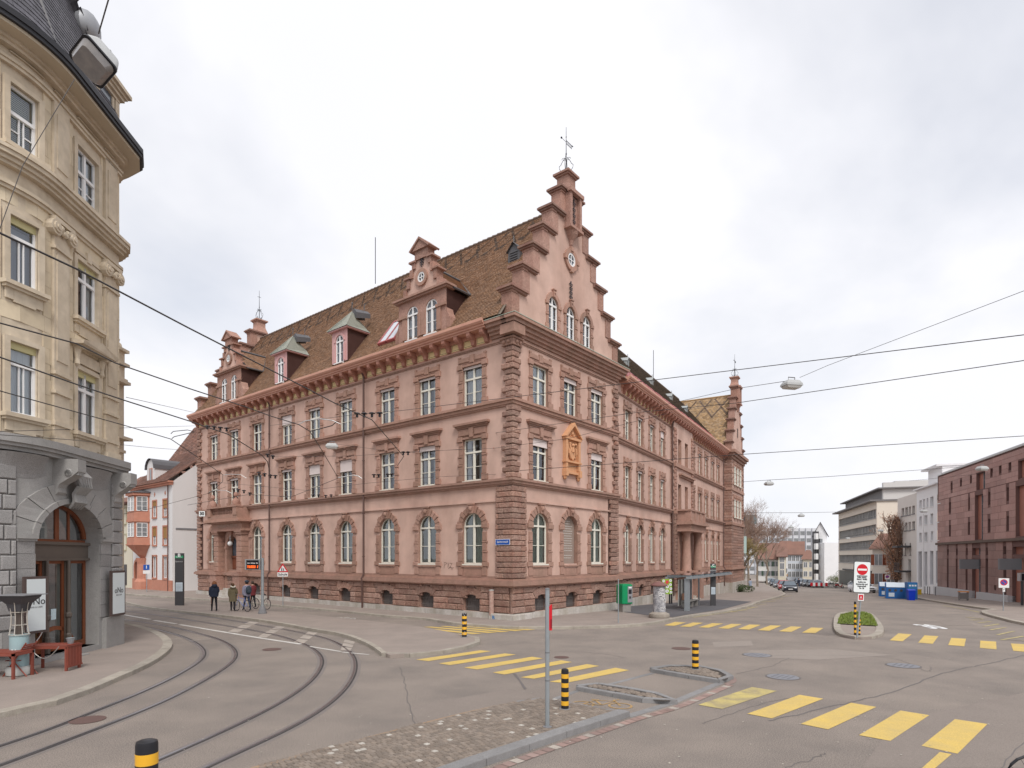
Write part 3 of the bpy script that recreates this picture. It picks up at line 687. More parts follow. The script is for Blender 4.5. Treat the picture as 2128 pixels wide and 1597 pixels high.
# ---------------------------------------------------------------- the museum
LB,GB=math.atan2(-.6265,.7797),math.atan2(.7797,.6265)
WB=math.atan2(.860,.510)
C0=(.025,31.66)
ML,MG,MW=fm(*C0,0,LB),fm(*C0,0,GB),fm(7.64,42.5,0,WB)
mus=thing('museum_building','large pink plastered building with red sandstone trim and stepped gables at the street corner','building',(C0[0],C0[1],0))
LX=[-2.83,-6.44,-10.06,-14.34,-18.0,-21.6,-25.9,-29.6,-33.15]
GX=[2.45,5.48,8.5]
WX=[1.33,4.12,6.98,9.82,14.24,16.55,19.98,22.8,25.6,28.6,31.4]
Z1,H1,Z2,H2,Z3,H3=3.01,2.85,7.62,2.32,11.78,2.2
W1,W2=1.5,1.12
winkit('arch',W1,H1,True);winkit('mid',W1-.06,H2);winkit('top',W1-.06,H3)
winkit('archn',W2,H1,True);winkit('midn',W2,H2);winkit('topn',W2,H3)
def surround(key,w,h,kind):
    hw=w/2;mb=MB();jw=.34 if w > 1.2 else .26
    if kind == 'arch':
        sp=h-hw
        for s in (-1,1):
            z=-.64
            for (dz_,wd,pr) in ((.5,jw,.06),(.26,jw+.1,.09),(.5,jw,.055),(.12,jw+.03,.075),(.42,jw-.03,.06),(.12,jw+.03,.075),(.5,jw-.03,.06)):
                z1=min(z+dz_,sp-.14);
                if z1-z > .05:a,b=s*hw,s*(hw+wd);mb.pill(min(a,b),max(a,b),-pr,.02,z+.01,z1-.01,.015)
                z=z1
            a,b=s*(hw-.02),s*(hw+jw+.1);mb.pill(min(a,b),max(a,b),-.12,.02,sp-.13,sp+.13,.02)
        n=11
        for i in range(n):
            if i == n//2:continue
            a0,a1=math.pi*i/n+.025,math.pi*(i+1)/n-.025;ro=hw+jw-.02+(.05 if i % 2 == 0 else 0)
            arc_strip(mb,hw-.01,ro,sp,-.065-(.02 if i % 2 == 0 else 0),.02,1,a0,a1)
        arc_strip(mb,hw-.01,hw+.09,sp,-.04,.015,12)
        mb.box(-hw-.05,hw+.05,-.10,.02,-.17,-.075);mb.box(-hw+.08,hw-.08,-.03,.02,-.62,-.25)
        for s in (-1,1):mb.box(min(s*hw,s*(hw-.05)),max(s*hw,s*(hw-.05)),-.05,.02,-.64,-.18)
        mb.box(-hw+.05,hw-.05,-.05,.02,-.70,-.63)
    else:
        top=h
        for s in (-1,1):
            z=-.02
            for (dz_,wd,pr) in ((.34,jw+.09,.1),(.5,jw-.04,.06),(.13,jw+.02,.08),(.36,jw-.04,.06),(.13,jw+.02,.08),(.5,jw-.04,.06),(.6,jw-.04,.06)):
                z1=min(z+dz_,top-.12)
                if z1-z > .05:a,b=s*hw,s*(hw+wd);mb.pill(min(a,b),max(a,b),-pr,.02,z+.01,z1-.01,.015)
                z=z1
            a,b=s*(hw-.0),s*(hw+jw+.07);mb.pill(min(a,b),max(a,b),-.11,.02,top-.12,top+.16,.02)
        mb.box(-hw,hw,-.08,.02,top,top+.12)
        if kind == 'mid':
            e=hw+jw
            mb.pill(-e+.03,-.17,-.1,.02,top+.2,top+.55,.025);mb.pill(.17,e-.03,-.1,.02,top+.2,top+.55,.025)
            mb.prism([(-.12,top+.08),(.12,top+.08),(.17,top+.6),(-.17,top+.6)],-.15,.02)
            mb.box(-e,e,-.05,.02,top+.16,top+.62)
            for i,(p,z0,z1) in enumerate(((.1,.6,.68),(.17,.68,.76),(.26,.76,.88))):mb.box(-e-p+.04,e+p-.04,-p,.02,top+z0,top+z1)
        else:
            e=hw+jw-.02
            mb.box(-e,e,-.045,.02,top+.16,top+.42)
            mb.pill(-e+.02,-.2,-.1,.02,top+.24,top+.5,.025);mb.pill(.2,e-.02,-.1,.02,top+.24,top+.5,.025);mb.pill(-.16,.16,-.12,.02,top+.14,top+.6,.03)
            mb.box(-e,-e+.18,-.09,.02,top+.5,top+.6);mb.box(e-.18,e,-.09,.02,top+.5,top+.6)
    WK['s_'+key]=mb.mesh('window_surround_'+key,rtrim)
surround('arch',W1,H1,'arch');surround('mid',W1-.06,H2,'mid');surround('top',W1-.06,H3,'top')
surround('archn',W2,H1,'arch');surround('midn',W2,H2,'top');surround('topn',W2,H3,'top')
def keystone_mesh():
    mb=MB();mb.prism([(-.13,-.05),(.13,-.05),(.2,.42),(-.2,.42)],-.17,.02);mb.box(-.23,.23,-.22,.02,.42,.5)
    mb.ball((0,-.2,.2),.12,8,6,1,.8,1.2);mb.ball((0,-.28,.18),.035,5,4);mb.ball((-.1,-.18,.27),.06,6,4);mb.ball((.1,-.18,.27),.06,6,4)
    return mb.mesh('keystone',rtrim,smooth=True)
KEY=keystone_mesh()
STN=[0];JOIN=MB()
def stone_obj(T,fn,args,parent=mus,mat=rstone2,name='rusticated_stone',lim=290):
    if name == 'rusticated_stone':STN[0] += 1
    if name == 'rusticated_stone' and STN[0] > lim:
        JOIN.T=T;getattr(JOIN,fn)(*args);return
    mb=MB(T);getattr(mb,fn)(*args);mb.obj(name,mat,parent)
BW={}
def grille_mesh(w,h):
    k=(w,h)
    if k in BW:return BW[k]
    mb=MB();hw=w/2;y=.1
    for i in range(9):x=-hw+.05+(w-.1)*i/8;mb.box(x-.012,x+.012,y,y+.02,0,h-.03-.18*abs(x/hw)**2)
    for z in (.2,h*.6):mb.box(-hw,hw,y-.01,y+.0,z,z+.03)
    mb.box(-hw,hw,.25,.27,0,h,None);mb.box(-.03,.03,.2,.25,0,h);BW[k]=mb.mesh('basement_window',[pm('grille_grey',(.14,.125,.12),.6)]);return BW[k]
cellar=pm('cellar_glass',(.17,.15,.145),.4,ns=4,nf=.5)
def facade(T,x0,x1,bays,w1,keys,skip1=(),skip2=(),zlow=-.1,blind_niche=(),curs=None,blinds=None,nobase=(),noz1=()):
    """the storeys of one street front"""
    k1,k2,k3=keys;ops=[]
    for i,x in enumerate(bays):
        if i not in skip1:ops.append((x-w1/2,x+w1/2,Z1,Z1+H1,True))
        if i not in skip2:ops.append((x-WK[k2]['w']/2,x+WK[k2]['w']/2,Z2,Z2+H2,False))
        ops.append((x-WK[k3]['w']/2,x+WK[k3]['w']/2,Z3,Z3+H3,False))
        if i not in nobase:ops.append((x-.62,x+.62,.42,1.34,.2))
    return ops
def dress(T,bays,w1,keys,skip1=(),skip2=(),niche=(),nobase=(),seed=1,cur1='full'):
    rr=random.Random(seed);k1,k2,k3=keys
    for i,x in enumerate(bays):
        if i not in skip1:
            inst('window_surround',WK['s_'+k1],X(T,x,0,Z1),mus)
            inst('keystone',KEY,X(T,x,0,Z1+H1),mus)
            if i not in niche:put_window(k1,X(T,x,0,Z1),mus,cur1 if rr.random() < .85 else 'half')
        if i not in skip2:
            inst('window_surround',WK['s_'+k2],X(T,x,0,Z2),mus)
            b=BL.get((id(T),2,i),rr.choice([0,0,.12,.12]));put_window(k2,X(T,x,0,Z2),mus,rr.choice([None,'sides',None,'sides']),b)
        inst('window_surround',WK['s_'+k3],X(T,x,0,Z3),mus)
        b=BL.get((id(T),3,i),rr.choice([0,.1,.1]));put_window(k3,X(T,x,0,Z3),mus,rr.choice(['sides','fullw','sides',None]),b)
        if i not in nobase:
            o=inst('basement_window',grille_mesh(1.24,.92),X(T,x,0,.42),mus)
            mb=MB();mb.quad((-.6,.22,.02),(.6,.22,.02),(.6,.22,.9),(-.6,.22,.9));link(bpy.data.objects.new('pane',mb.mesh('cellar_pane',cellar)),o)
BL={(id(ML),3,5):.62,(id(ML),2,4):.62,(id(ML),2,3):.75,(id(ML),2,1):.25,(id(MG),2,0):.38,(id(MG),2,2):.38,(id(MG),3,1):.22,(id(MG),3,2):.2,(id(MW),3,3):.5,(id(MW),3,4):.8}
def rustic(T,x0,x1,z0,z1,rows,ops,ln=1.0,pr=.13,seed=3,ww=.62):
    rr=random.Random(seed);h=(z1-z0)/rows
    for r in range(rows):
        a0,b0=z0+h*r,z0+h*(r+1);cuts=[(o-ww,o+ww) for o in ops if b0 < 1.45]
        if b0 >= 1.3 and rows == 4:cuts=[(o-ww*.55,o+ww*.55) for o in ops]
        x=x0-(rr.uniform(.2,.7) if r % 2 else 0)
        while x < x1:
            L=ln*rr.uniform(.75,1.3);p,q=max(x,x0),min(x+L,x1);x += L
            segs=[(p,q)]
            for c,d in cuts:
                ns=[]
                for a,b in segs:
                    if d <= a or c >= b:ns.append((a,b));continue
                    if c > a:ns.append((a,c))
                    if d < b:ns.append((d,b))
                segs=ns
            for a,b in segs:
                if b-a < .09:continue
                stone_obj(T,'pill',(a+.008,b-.008,-pr-rr.uniform(0,.035),0,a0+.013,b0-.013,.04))
def basement(T,x0,x1,bays,zl=-.05,capx=(0,0),prj=.22):
    rustic(T,x0,x1,.42,1.8,4,bays,seed=int(abs(x0)*7)+5)
    for x in bays:   # shallow arches over the cellar windows
        mb=MB(T)
        for i in range(5):
            a0,a1=rad(128-i*15.2),rad(128-(i+1)*15.2);R0,R1=.98,1.38;cz=.56
            P=lambda r,a,y:(x+r*math.cos(a),y,cz-.14+r*math.sin(a)*.95)
            pts=[P(R0,a0,-.17),P(R0,a1,-.17),P(R1,a1,-.17),P(R1,a0,-.17),P(R0,a0,0),P(R0,a1,0),P(R1,a1,0),P(R1,a0,0)]
            mb.add(pts,[(0,1,2,3),(4,5,1,0),(3,2,6,7),(0,3,7,4),(1,5,6,2)])
        mb.obj('cellar_arch',rstone2,mus)
    # pale plinth course, in separate stones
    x=x0-capx[0]
    while x < x1+capx[1]:
        L=R.uniform(1.2,1.9);b=min(x+L,x1+capx[1]);mb=MB(T);mb.box(x+.004,b-.004,-prj,0,zl,.41);mb.obj('plinth_stone',concr,mus);x += L
def course(z0,z1,p,mat=rtrim,which='LGW',name='string_course',wx=(-2.0,34.7)):
    mb=MB()
    if 'G' in which:mb.T=MG;mb.box(-p,11+p,-p,.01,z0,z1)
    if 'L' in which:mb.T=ML;mb.box(-36-p,-.0,-p,.01,z0,z1)
    if 'W' in which:mb.T=MW;mb.box(wx[0],wx[1],-p,.01,z0,z1)
    mb.obj(name,mat,mus)
# walls of the three fronts
opsL=facade(ML,-36,0,LX,W1,('arch','mid','top'),skip1=(7,),nobase=(7,))
opsG=facade(MG,0,11,GX,W1,('arch','mid','top'),skip2=(1,))
opsW=facade(MW,-2.3,34.7,WX,W2,('archn','midn','topn'),skip1=(4,5),nobase=(4,5))
opsL.append((-30.5,-28.7,.8,5.15,True));opsW.append((14.3,16.5,.2,5.2,True))
mb=MB(ML);wall(mb,-36,0,-.1,16.0,opsL);mb.quad((-36,0,-.1),(-36,0,16),(-36,11,16),(-36,11,-.1),0);mb.quad((-36,11,-.1),(-36,11,16),(-5,11,16),(-5,11,-.1),0)
mb.T=MG;wall(mb,0,11,-.4,16.0,opsG);mb.quad((11,0,-.4),(11,3,-.4),(11,3,16),(11,0,16),0)
mb.T=MW;wall(mb,-2.3,34.7,-1.6,15.8,opsW);mb.quad((0,11,-1.6),(0,11,16),(34,11,16),(34,11,-1.6),0)
mb.obj('wall',[plaster,rtrim],mus)
mb=MB(ML);mb.quad((-35.8,1.3,0),(-1.3,1.3,0),(-1.3,1.3,16),(-35.8,1.3,16));mb.T=MG;mb.quad((1.3,1.3,0),(10.8,1.3,0),(10.8,1.3,16),(1.3,1.3,16));mb.T=MW;mb.quad((-1,1.3,-1),(34,1.3,-1),(34,1.3,16),(-1,1.3,16))
for z in (2.3,7.0,11.4):
    for T,a,b in ((ML,-35.8,-.3),(MG,.3,10.8),(MW,-1,34)):mb.T=T;mb.quad((a,.3,z),(b,.3,z),(b,1.3,z),(a,1.3,z))
mb.obj('dark_room_backing',room,mus)  # backing sheets behind the windows; room darkness put into their colour
dress(ML,LX,W1,('arch','mid','top'),skip1=(7,),nobase=(7,),seed=4);dress(MG,GX,W1,('arch','mid','top'),skip2=(1,),niche=(1,),seed=9)
dress(MW,WX,W2,('archn','midn','topn'),skip1=(4,5),nobase=(4,5),seed=2)
# corner pier and quoins, stone by stone
rr=random.Random(5)
mb=MB(MG);mb.box(-.03,1.03,-.03,1.03,2.25,7.15);mb.box(9.95,11.05,-.03,.6,2.25,7.15);mb.T=ML;mb.box(-36.03,-35.2,-.03,.6,2.25,7.15);mb.obj('pier_core',joints,mus)  # shade deep in the joints put into the core's dark colour
z=2.26;i=0
while z < 7.1:
    h=.287;pr=.14+rr.uniform(0,.03);a,b=(.58,.86) if i % 2 else (.86,.52)
    stone_obj(MG,'cham',(-pr,a,-pr,b,z+.012,z+h-.012,.03),name='pier_stone')
    stone_obj(MG,'cham',(a+.012,1.07,-pr+.015,.1,z+.012,z+h-.012,.03),name='pier_stone')
    stone_obj(MG,'cham',(-pr+.015,.1,b+.012,1.07,z+.012,z+h-.012,.03),name='pier_stone')
    stone_obj(MG,'cham',(10.0+(.15 if i % 2 else 0),11.13,-pr,.35,z+.012,z+h-.012,.03),name='pier_stone')
    stone_obj(ML,'cham',(-36.15,-35.35-(.2 if i % 2 else 0),-pr,.35,z+.012,z+h-.012,.03),name='pier_stone')
    z += h;i += 1
for (za,zb_) in ((7.56,11.36),(11.76,14.78)):
    n=round((zb_-za)/.295);h=(zb_-za)/n
    for i in range(n):
        a=.36 if i % 2 else .60;b=.62 if i % 2 else .38;a += rr.uniform(-.05,.05);b += rr.uniform(-.05,.05);pr=.12+rr.uniform(0,.07);z=za+h*i
        stone_obj(MG,'cham',(-pr,a,-pr,b,z+.012,z+h-.012,.04),name='quoin_stone')
        stone_obj(MG,'cham',(11-a*.9,11.12,-pr,.3,z+.012,z+h-.012,.04),name='quoin_stone')
        stone_obj(ML,'cham',(-36.12,-36+a,-pr,.3,z+.012,z+h-.012,.04),name='quoin_stone')
        for xx in (12.75,18.55):
            stone_obj(MW,'pill',(xx-(.35 if i % 2 else .25),xx+(.25 if i % 2 else .35),-.38,-.1,z+.012,z+h-.012,.03),name='wing_quoin_stone',mat=rstone)
# capitals of the quoins
for T,x0,x1 in ((MG,-.16,.62),):
    mb=MB(T);mb.box(-.18,.6,-.18,.6,14.5,14.83);mb.box(-.25,.68,-.25,.68,14.83,14.92)
    for k in (.1,.4):mb.ball((k,-.2,14.67),.1,7,5);mb.ball((-.2,k,14.67),.1,7,5)
    mb.box(-.5,.45,-.5,.45,15.0,15.5)
    mb.obj('corner_capital',rtrim,mus)
basement(ML,-36,-.14,LX[:7]+LX[8:],capx=(.15,0));basement(MG,-.14,11,GX,zl=-.5,capx=(.0,.15));basement(MW,-2,34.7,WX[:4]+WX[6:],zl=-1.6)
JOIN.obj('rusticated_stones',rstone3,mus,None,'stuff')
mb=MB(MG);mb.cham(-.42,1.15,-.42,1.15,-.05,.40,.02);mb.obj('corner_plinth',concr,mus)
text('B',.3,pm('graffiti_blue',(.08,.2,.4),.6),X(ML,-.95,-.43,.18),mus,'graffiti',bold=.012)
course(1.8,1.88,.2,name='base_moulding');course(1.88,2.06,.33,name='base_moulding');course(2.06,2.14,.24,name='base_moulding');course(2.14,2.24,.12,name='base_moulding');course(2.24,2.36,.03,name='base_moulding')
course(6.36,6.44,.09,plaster);course(7.2,7.28,.12);course(7.28,7.42,.2);course(7.42,7.55,.28);course(11.36,11.44,.1);course(11.44,11.6,.16);course(11.6,11.74,.24)
course(14.76,14.83,.06);course(14.83,14.9,.1)
for z0,z1,p in ((15.05,15.2,.12),(15.2,15.36,.25),(15.36,15.54,.38),(15.54,15.72,.55),(15.72,15.88,.68)):
    mb=MB(MG);mb.box(-p,11+p,-p,.3,z0,z1);mb.T=ML;mb.box(-1.4,0,-p,.3,z0,z1);mb.obj('stone_cornice',rtrim,mus)
mb=MB(MG);mb.box(-.7,11.7,-.7,.3,15.88,15.915);mb.T=ML;mb.box(-1.4,0,-.7,.3,15.88,15.915);mb.obj('cornice_flashing',pm('flashing_green',(.36,.40,.33),.5),mus)
# eaves of the long fronts: gutter, brackets, ochre panels
gut=[(q[0],q[1]-.3) for q in [(.0,15.9),(-.62,15.9),(-.62,15.98),(-.70,16.0),(-.70,16.08),(-.78,16.11),(-.84,16.2),(-.84,16.34),(-.78,16.36),(-.72,16.22),(.2,16.3)]]
for T,a,b in ((ML,-36.6,-1.41),(MW,-.3,34.3)):
    mb=MB(T);mb.prof(gut,a,b);mb.prof([(.0,14.9),(-.02,14.9),(-.02,15.4),(-.1,15.4),(-.1,15.6),(0,15.6)],a+.4,b);mb.obj('gutter',salm,mus)
bm_=MB();bm_.prism([(-.58,.6),(-.58,.42),(-.5,.33),(-.3,.28),(-.2,.18),(-.16,.04),(-.06,-.02),(0,-.02),(0,.6)],0,.24)
for i,v in enumerate(bm_.v):bm_.v[i]=Vector((v.y-.12,v.x,v.z))
bm_.f=[f[::-1] for f in bm_.f]
brk=bm_.mesh('bracket',pm('bracket_brown',(.42,.205,.155),.75,var=.06,ns=2,nf=.35))
pm2=MB();pm2.box(-.3,.3,-.03,0,.08,.5);PANEL=pm2.mesh('ochre_panel',ochre)
pm3=MB()
for b in ((-.25,.25,.13,.15),(-.25,.25,.43,.45),(-.25,-.235,.13,.45),(.235,.25,.13,.45)):pm3.box(b[0],b[1],-.034,-.03,b[2],b[3])
PLINE=pm3.mesh('panel_outline',joints)
for T,a,b,st in ((ML,-36.1,-1.7,.945),(MW,.5,34.2,.82)):
    n=int((b-a)/st)
    for i in range(n+1):
        inst('bracket',brk,X(T,a+(b-a)*i/n,-.02,15.0),mus)
        if i < n:p=inst('ochre_panel',PANEL,X(T,a+(b-a)*(i+.5)/n,-.02,14.93),mus);link(bpy.data.objects.new('panel_outline',PLINE),p)
# downpipes
for T,x in ((ML,-12.2),(ML,-23.75),(MW,12.25),(MW,33.6)):
    mb=MB(T);mb.tube([(x,-.55,15.95),(x,-.5,15.6),(x,-.2,15.1),(x,-.2,2.3),(x,-.36,2.0),(x,-.3,1.7),(x,-.3,.0)],.062,8);o=mb.obj('downpipe',pipe,mus,smooth=True)
    for z in (3.4,6.2,9.6,12.8):
        c=MB(T);c.tube([(x,-.2,z),(x,-.2,z+.06)],.085,8);c.obj('pipe_clamp',pipe,o)
# ---------------------------------------------------------------- roofs
def tiles(mb,T,x0,x1,y0,z0,y1,z1,w=.18,e=.15,dark=None,skip=None,skew=(0.,0.),md=1):
    """rows of plain tiles from (y0,z0) up to (y1,z1); skew moves the ends going up"""
    mb.T=T;L=math.hypot(y1-y0,z1-z0);uy,uz=(y1-y0)/L,(z1-z0)/L;ny,nz=-uz,uy;n=int(L/e);e=L/n
    for r in range(n):
        d=r*e;xa,xb=x0+skew[0]*d/L,x1+skew[1]*d/L;m=max(1,int(abs(xb-xa)/w));sw=(xb-xa)/m;o=0 if r % 2 else .5
        for k in range(-1 if o else 0,m):
            a,b=max(xa,xa+(k+o)*sw),min(xb,xa+(k+1+o)*sw)
            if b-a < .02:continue
            if skip and skip((a+b)/2,d,L):continue
            li=.045+R.uniform(-.008,.008);g=.004
            by,bz,ty,tz=y0+uy*d,z0+uz*d,y0+uy*(d+e*1.1),z0+uz*(d+e*1.1)
            p=[(a+g,by+ny*li,bz+nz*li),(b-g,by+ny*li,bz+nz*li),(b-g,ty+ny*.006,tz+nz*.006),(a+g,ty+ny*.006,tz+nz*.006),(a+g,by,bz),(b-g,by,bz)]
            mb.add(p,[(0,1,2,3),(4,5,1,0)],md if dark and dark((a+b)/2,d,L) else 0)
def zig(x,d,L):
    t=L-d
    if t > 2.3 or t < .25:return False
    return (x+t*.55) % 1.5 < .2 or (x-t*.55) % 1.5 < .2 or (1.9 < t < 2.2 and (x % 1.5) < .5)
EV,RZ=16.05,24.35
pit=(RZ-EV)/6.1
mb=MB();tiles(mb,ML,-35.7,-.5,-.6,EV,5.5,RZ,dark=zig)
mb.obj('roof_tiles',[tile,tiled],mus,None,'stuff')
mb=MB(ML);mb.quad((-36,-.6,EV-.02),(-.3,-.6,EV-.02),(-.3,5.5,RZ-.02),(-36,5.5,RZ-.02));mb.quad((-36,5.5,RZ-.02),(-.3,5.5,RZ-.02),(-.3,11.6,EV-.02),(-36,11.6,EV-.02))
mb.T=MW;mb.quad((-4,-.6,15.7),(35.5,-.6,15.7),(35.5,5.5,23.0),(-4,5.5,23.0));mb.quad((-4,5.5,23.0),(35.5,5.5,23.0),(35.5,11.6,15.7),(-4,11.6,15.7))
mb.obj('roof_deck',tilew,mus)
mb=MB();tiles(mb,MW,0,35,-.55,15.74,5.5,23.03,w=.3,e=.2);mb.obj('wing_roof_tiles',[tilew,tiled],mus,None,'stuff')
for x in [-.6-i*.42 for i in range(84)]:
    mb=MB(ML);mb.tube([(x,5.5,RZ+.02),(x-.43,5.5,RZ+.05)],[.1,.12],6);mb.obj('ridge_tile',tiled,mus)
mb=MB(MW);mb.tube([(0,5.5,23.05),(35,5.5,23.05)],.11,6);mb.obj('ridge',tiled,mus)
# ---------------------------------------------------------------- stepped gable
def iron_finial(T,x,y,z,h,vane,par,name='finial'):
    mb=MB(T);mb.tube([(x,y,z),(x,y,z+h)],[.035,.012],6)
    for k in range(4):
        a=math.pi/2*k+.4;pts=[]
        for i in range(14):
            t=i/13;rr_=.06+.36*math.sin(t*math.pi)*(1 if t < .6 else .75);zz=z+.05+h*.36*t;pts.append((x+rr_*math.cos(a),y+rr_*math.sin(a),zz))
        mb.tube(pts,.016,4)
        for (zz,rr_,s) in ((z+.22,.22,.13),(z+h*.34,.15,.12)):
            mb.tube([(x+(rr_+s*math.cos(q*.6)*(1-q/14))*math.cos(a),y+(rr_+s*math.cos(q*.6)*(1-q/14))*math.sin(a),zz+s*math.sin(q*.6)*(1-q/14)) for q in range(11)],.013,4)
    mb.ball((x,y,z+h*.45),.05,6,4);mb.ball((x,y,z+h*.8),.035,6,4)
    o=mb.obj(name,iron,par)
    if vane:
        v=MB(T);zz=z+h*.66
        for q in ((-.1,zz,zz+.02),(-.1,zz+.2,zz+.22)):v.box(x+.02,x+.6,y-.008,y+.008,q[1],q[2])
        for k in range(5):v.tube([(x+.05+k*.12,y,zz),(x+.13+k*.12,y,zz+.21)],.01,4);v.tube([(x+.13+k*.12,y,zz),(x+.05+k*.12,y,zz+.21)],.01,4)
        v.add([(x+.6,y-.006,zz+.1),(x+.8,y-.006,zz+.24),(x+.6,y-.006,zz+.24)],[(0,1,2),(2,1,0)]);v.tube([(x,y,zz+.1),(x-.5,y,zz+.1)],.014,4);v.ball((x-.5,y,zz+.1),.06,6,4)
        v.obj('weather_vane',iron,o)
    else:
        v=MB(T);v.box(x-.18,x+.18,y-.01,y+.01,z+h*.78,z+h*.78+.025);v.obj('cross_bar',iron,o)
def anchor(T,x,z,h,par,y=-.03):
    mb=MB(T);mb.tube([(x,y,z),(x,y,z+h)],.025,5)
    for k in range(4):
        zz=z+h*(.15+.22*k)
        for s in (-1,1):mb.tube([(x,y,zz),(x+s*.13,y,zz+.03),(x+s*.17,y,zz+.12),(x+s*.1,y,zz+.17),(x+s*.07,y,zz+.1)],.02,4)
    mb.ball((x,y,z+h),.06,5,4,1,.5,1.6);mb.obj('wall_anchor',iron,par)
STEPS=[(5.6,17.5),(4.68,18.97),(3.76,20.43),(2.84,21.88),(1.95,23.35),(1.02,24.85)]
def gable(T,c=5.5,sx=1.,par=mus,windows=True,base=15.88,dz=0.,th=.6,top=True):
    st=[(h*sx,z+dz) for h,z in STEPS]
    def keep(x,z):
        lo=base
        for h,zt in st:
            if z < zt:return abs(x-c) < h
        return False
    xb=[c+s*h for h,_ in st for s in (-1,1)];zb_=[z for _,z in st];ops=[]
    gw=[c-1.8*sx,c,c+1.8*sx] if windows else []
    for x in gw:ops.append((x-.48,x+.48,base+.42+dz,base+2.37+dz,True))
    mb=MB(T)
    wall(mb,c-st[0][0],c+st[0][0],base,st[-1][1],ops,0,.28,keep=keep,xb=xb,zb=zb_)
    wall(mb,c-st[0][0],c+st[0][0],base,st[-1][1],[],th,.0,keep=keep,xb=xb,zb=zb_)
    g=mb.obj('gable',[plasl,rtrim],par)
    z0=base
    for i,(h,z) in enumerate(st):
        nh=st[i+1][0] if i+1 < len(st) else 0
        for s in (-1,1):
            q=MB(T);a,b=sorted((c+s*h,c+s*(h-.62*max(sx,.6))));q.box(a-(.03 if s < 0 else 0),b+(.03 if s > 0 else 0),-.05,th+.05,z0+.14 if i else z0+.02,z-.22)
            a2,b2=sorted((c+s*h,c+s*(h-.42*max(sx,.6))));q.box(a2-(.06 if s < 0 else 0),b2+(.06 if s > 0 else 0),-.09,th+.08,z-.22,z-.12)
            q.obj('gable_step',rstone,par)
            if i < len(st)-1 or True:
                k=MB(T);inn=c+s*(nh-.28) if nh else c
                a,b=sorted((c+s*(h+.16),inn));k.box(a,b,-.16,th+.16,z-.12,z-.02);a,b=sorted((c+s*(h+.25),inn));k.box(a,b,-.25,th+.25,z-.02,z+.09)
                a,b=sorted((c+s*(h+.2),inn+s*.02));k.box(a,b,-.2,th+.2,z+.09,z+.14);k.obj('gable_coping',cpst,par)
        z0=z
    zt=st[-1][1]
    if top:
        q=MB(T);q.box(c-.62,c-.40,-.42,0,zt-2.05,zt-.12);q.box(c+.40,c+.62,-.42,0,zt-2.05,zt-.12);q.box(c-.40,c+.40,-.2,0,zt-2.05,zt-.12);q.box(c-.7,c+.7,-.5,0,zt-2.2,zt-2.05);q.box(c-.72,c+.72,-.52,-.26,zt-.12,zt+.1)
        q.lathe([(.05,zt-3.05),(.14,zt-2.95),(.2,zt-2.7),(.42,zt-2.4),(.5,zt-2.2)],(c,-.0),12);q.obj('gable_niche',rstone,par)
        anchor(T,c,zt-1.95,1.6,par,-.26);anchor(T,c,zt-6.3,1.15,par,-.05)
    q=MB(T);m=th/2
    for (r0,r1,za,zb2) in ((.62,.48,0,.35),(.48,.42,.35,.55),(.42,.42,.55,1.0)):
        q.add([(c+sx_*r0,m+sy_*r0*.9,zt+.1+za) for sx_,sy_ in ((-1,-1),(1,-1),(1,1),(-1,1))]+[(c+sx_*r1,m+sy_*r1*.9,zt+.1+zb2) for sx_,sy_ in ((-1,-1),(1,-1),(1,1),(-1,1))],[(0,1,5,4),(1,2,6,5),(2,3,7,6),(3,0,4,7),(4,5,6,7)])
    q.box(c-.5,c+.5,m-.47,m+.47,zt+1.1,zt+1.2);q.box(c-.6,c+.6,m-.56,m+.56,zt+1.2,zt+1.32);q.obj('finial_pedestal',rstone,par)
    iron_finial(T,c,m,zt+1.32,2.9,top,par)
    for x in gw:
        inst('window_surround',WK['s_gab'],X(T,x,0,base+.42+dz),par);inst('keystone',KEY2,X(T,x,0,base+2.37+dz),par);put_window('gab',X(T,x,0,base+.42+dz),par,'sides')
    if windows:
        zc=21.03+dz;q=MB(T);arc_strip(q,.4,.66,zc,-.12,.01,20,0,2*math.pi,c);
        for a in (0,90,180,270):
            x,z=c+.62*math.cos(rad(a)),zc+.62*math.sin(rad(a));q.box(x-.13,x+.13,-.17,.01,z-.13,z+.13)
        o=q.obj('oculus',rtrim,par);q=MB(T);arc_strip(q,.3,.4,zc,-.09,-.02,16,0,2*math.pi,c);q.box(c-.3,c+.3,-.07,-.03,zc-.02,zc+.02);q.box(c-.02,c+.02,-.075,-.03,zc-.3,zc+.3);q.obj('oculus_frame',winw2,o)
        q=MB(T);q.add([(c+.36*math.cos(i*.3927),-.02,zc+.36*math.sin(i*.3927)) for i in range(16)],[tuple(range(16))]);q.obj('pane',dpane,o)
    return g
plasl=plaster
dpane=pm('dark_glass',(.10,.12,.15),.06,spec=.8)
cpst=pm('coping_stone',(.24,.13,.105),.85,var=.12,ns=2,nc=(.33,.24,.19),nf=.5,bump=.3,bs=20)
winkit('gab',.96,1.95,True,winw2,y=.07,fw=.06)

mb=MB();mb.prism([(-.09,-.04),(.09,-.04),(.13,.34),(-.13,.34)],-.14,.02);mb.box(-.16,.16,-.18,.02,.34,.4);mb.ball((0,-.14,.18),.07,6,5);KEY2=mb.mesh('small_keystone',rtrim)
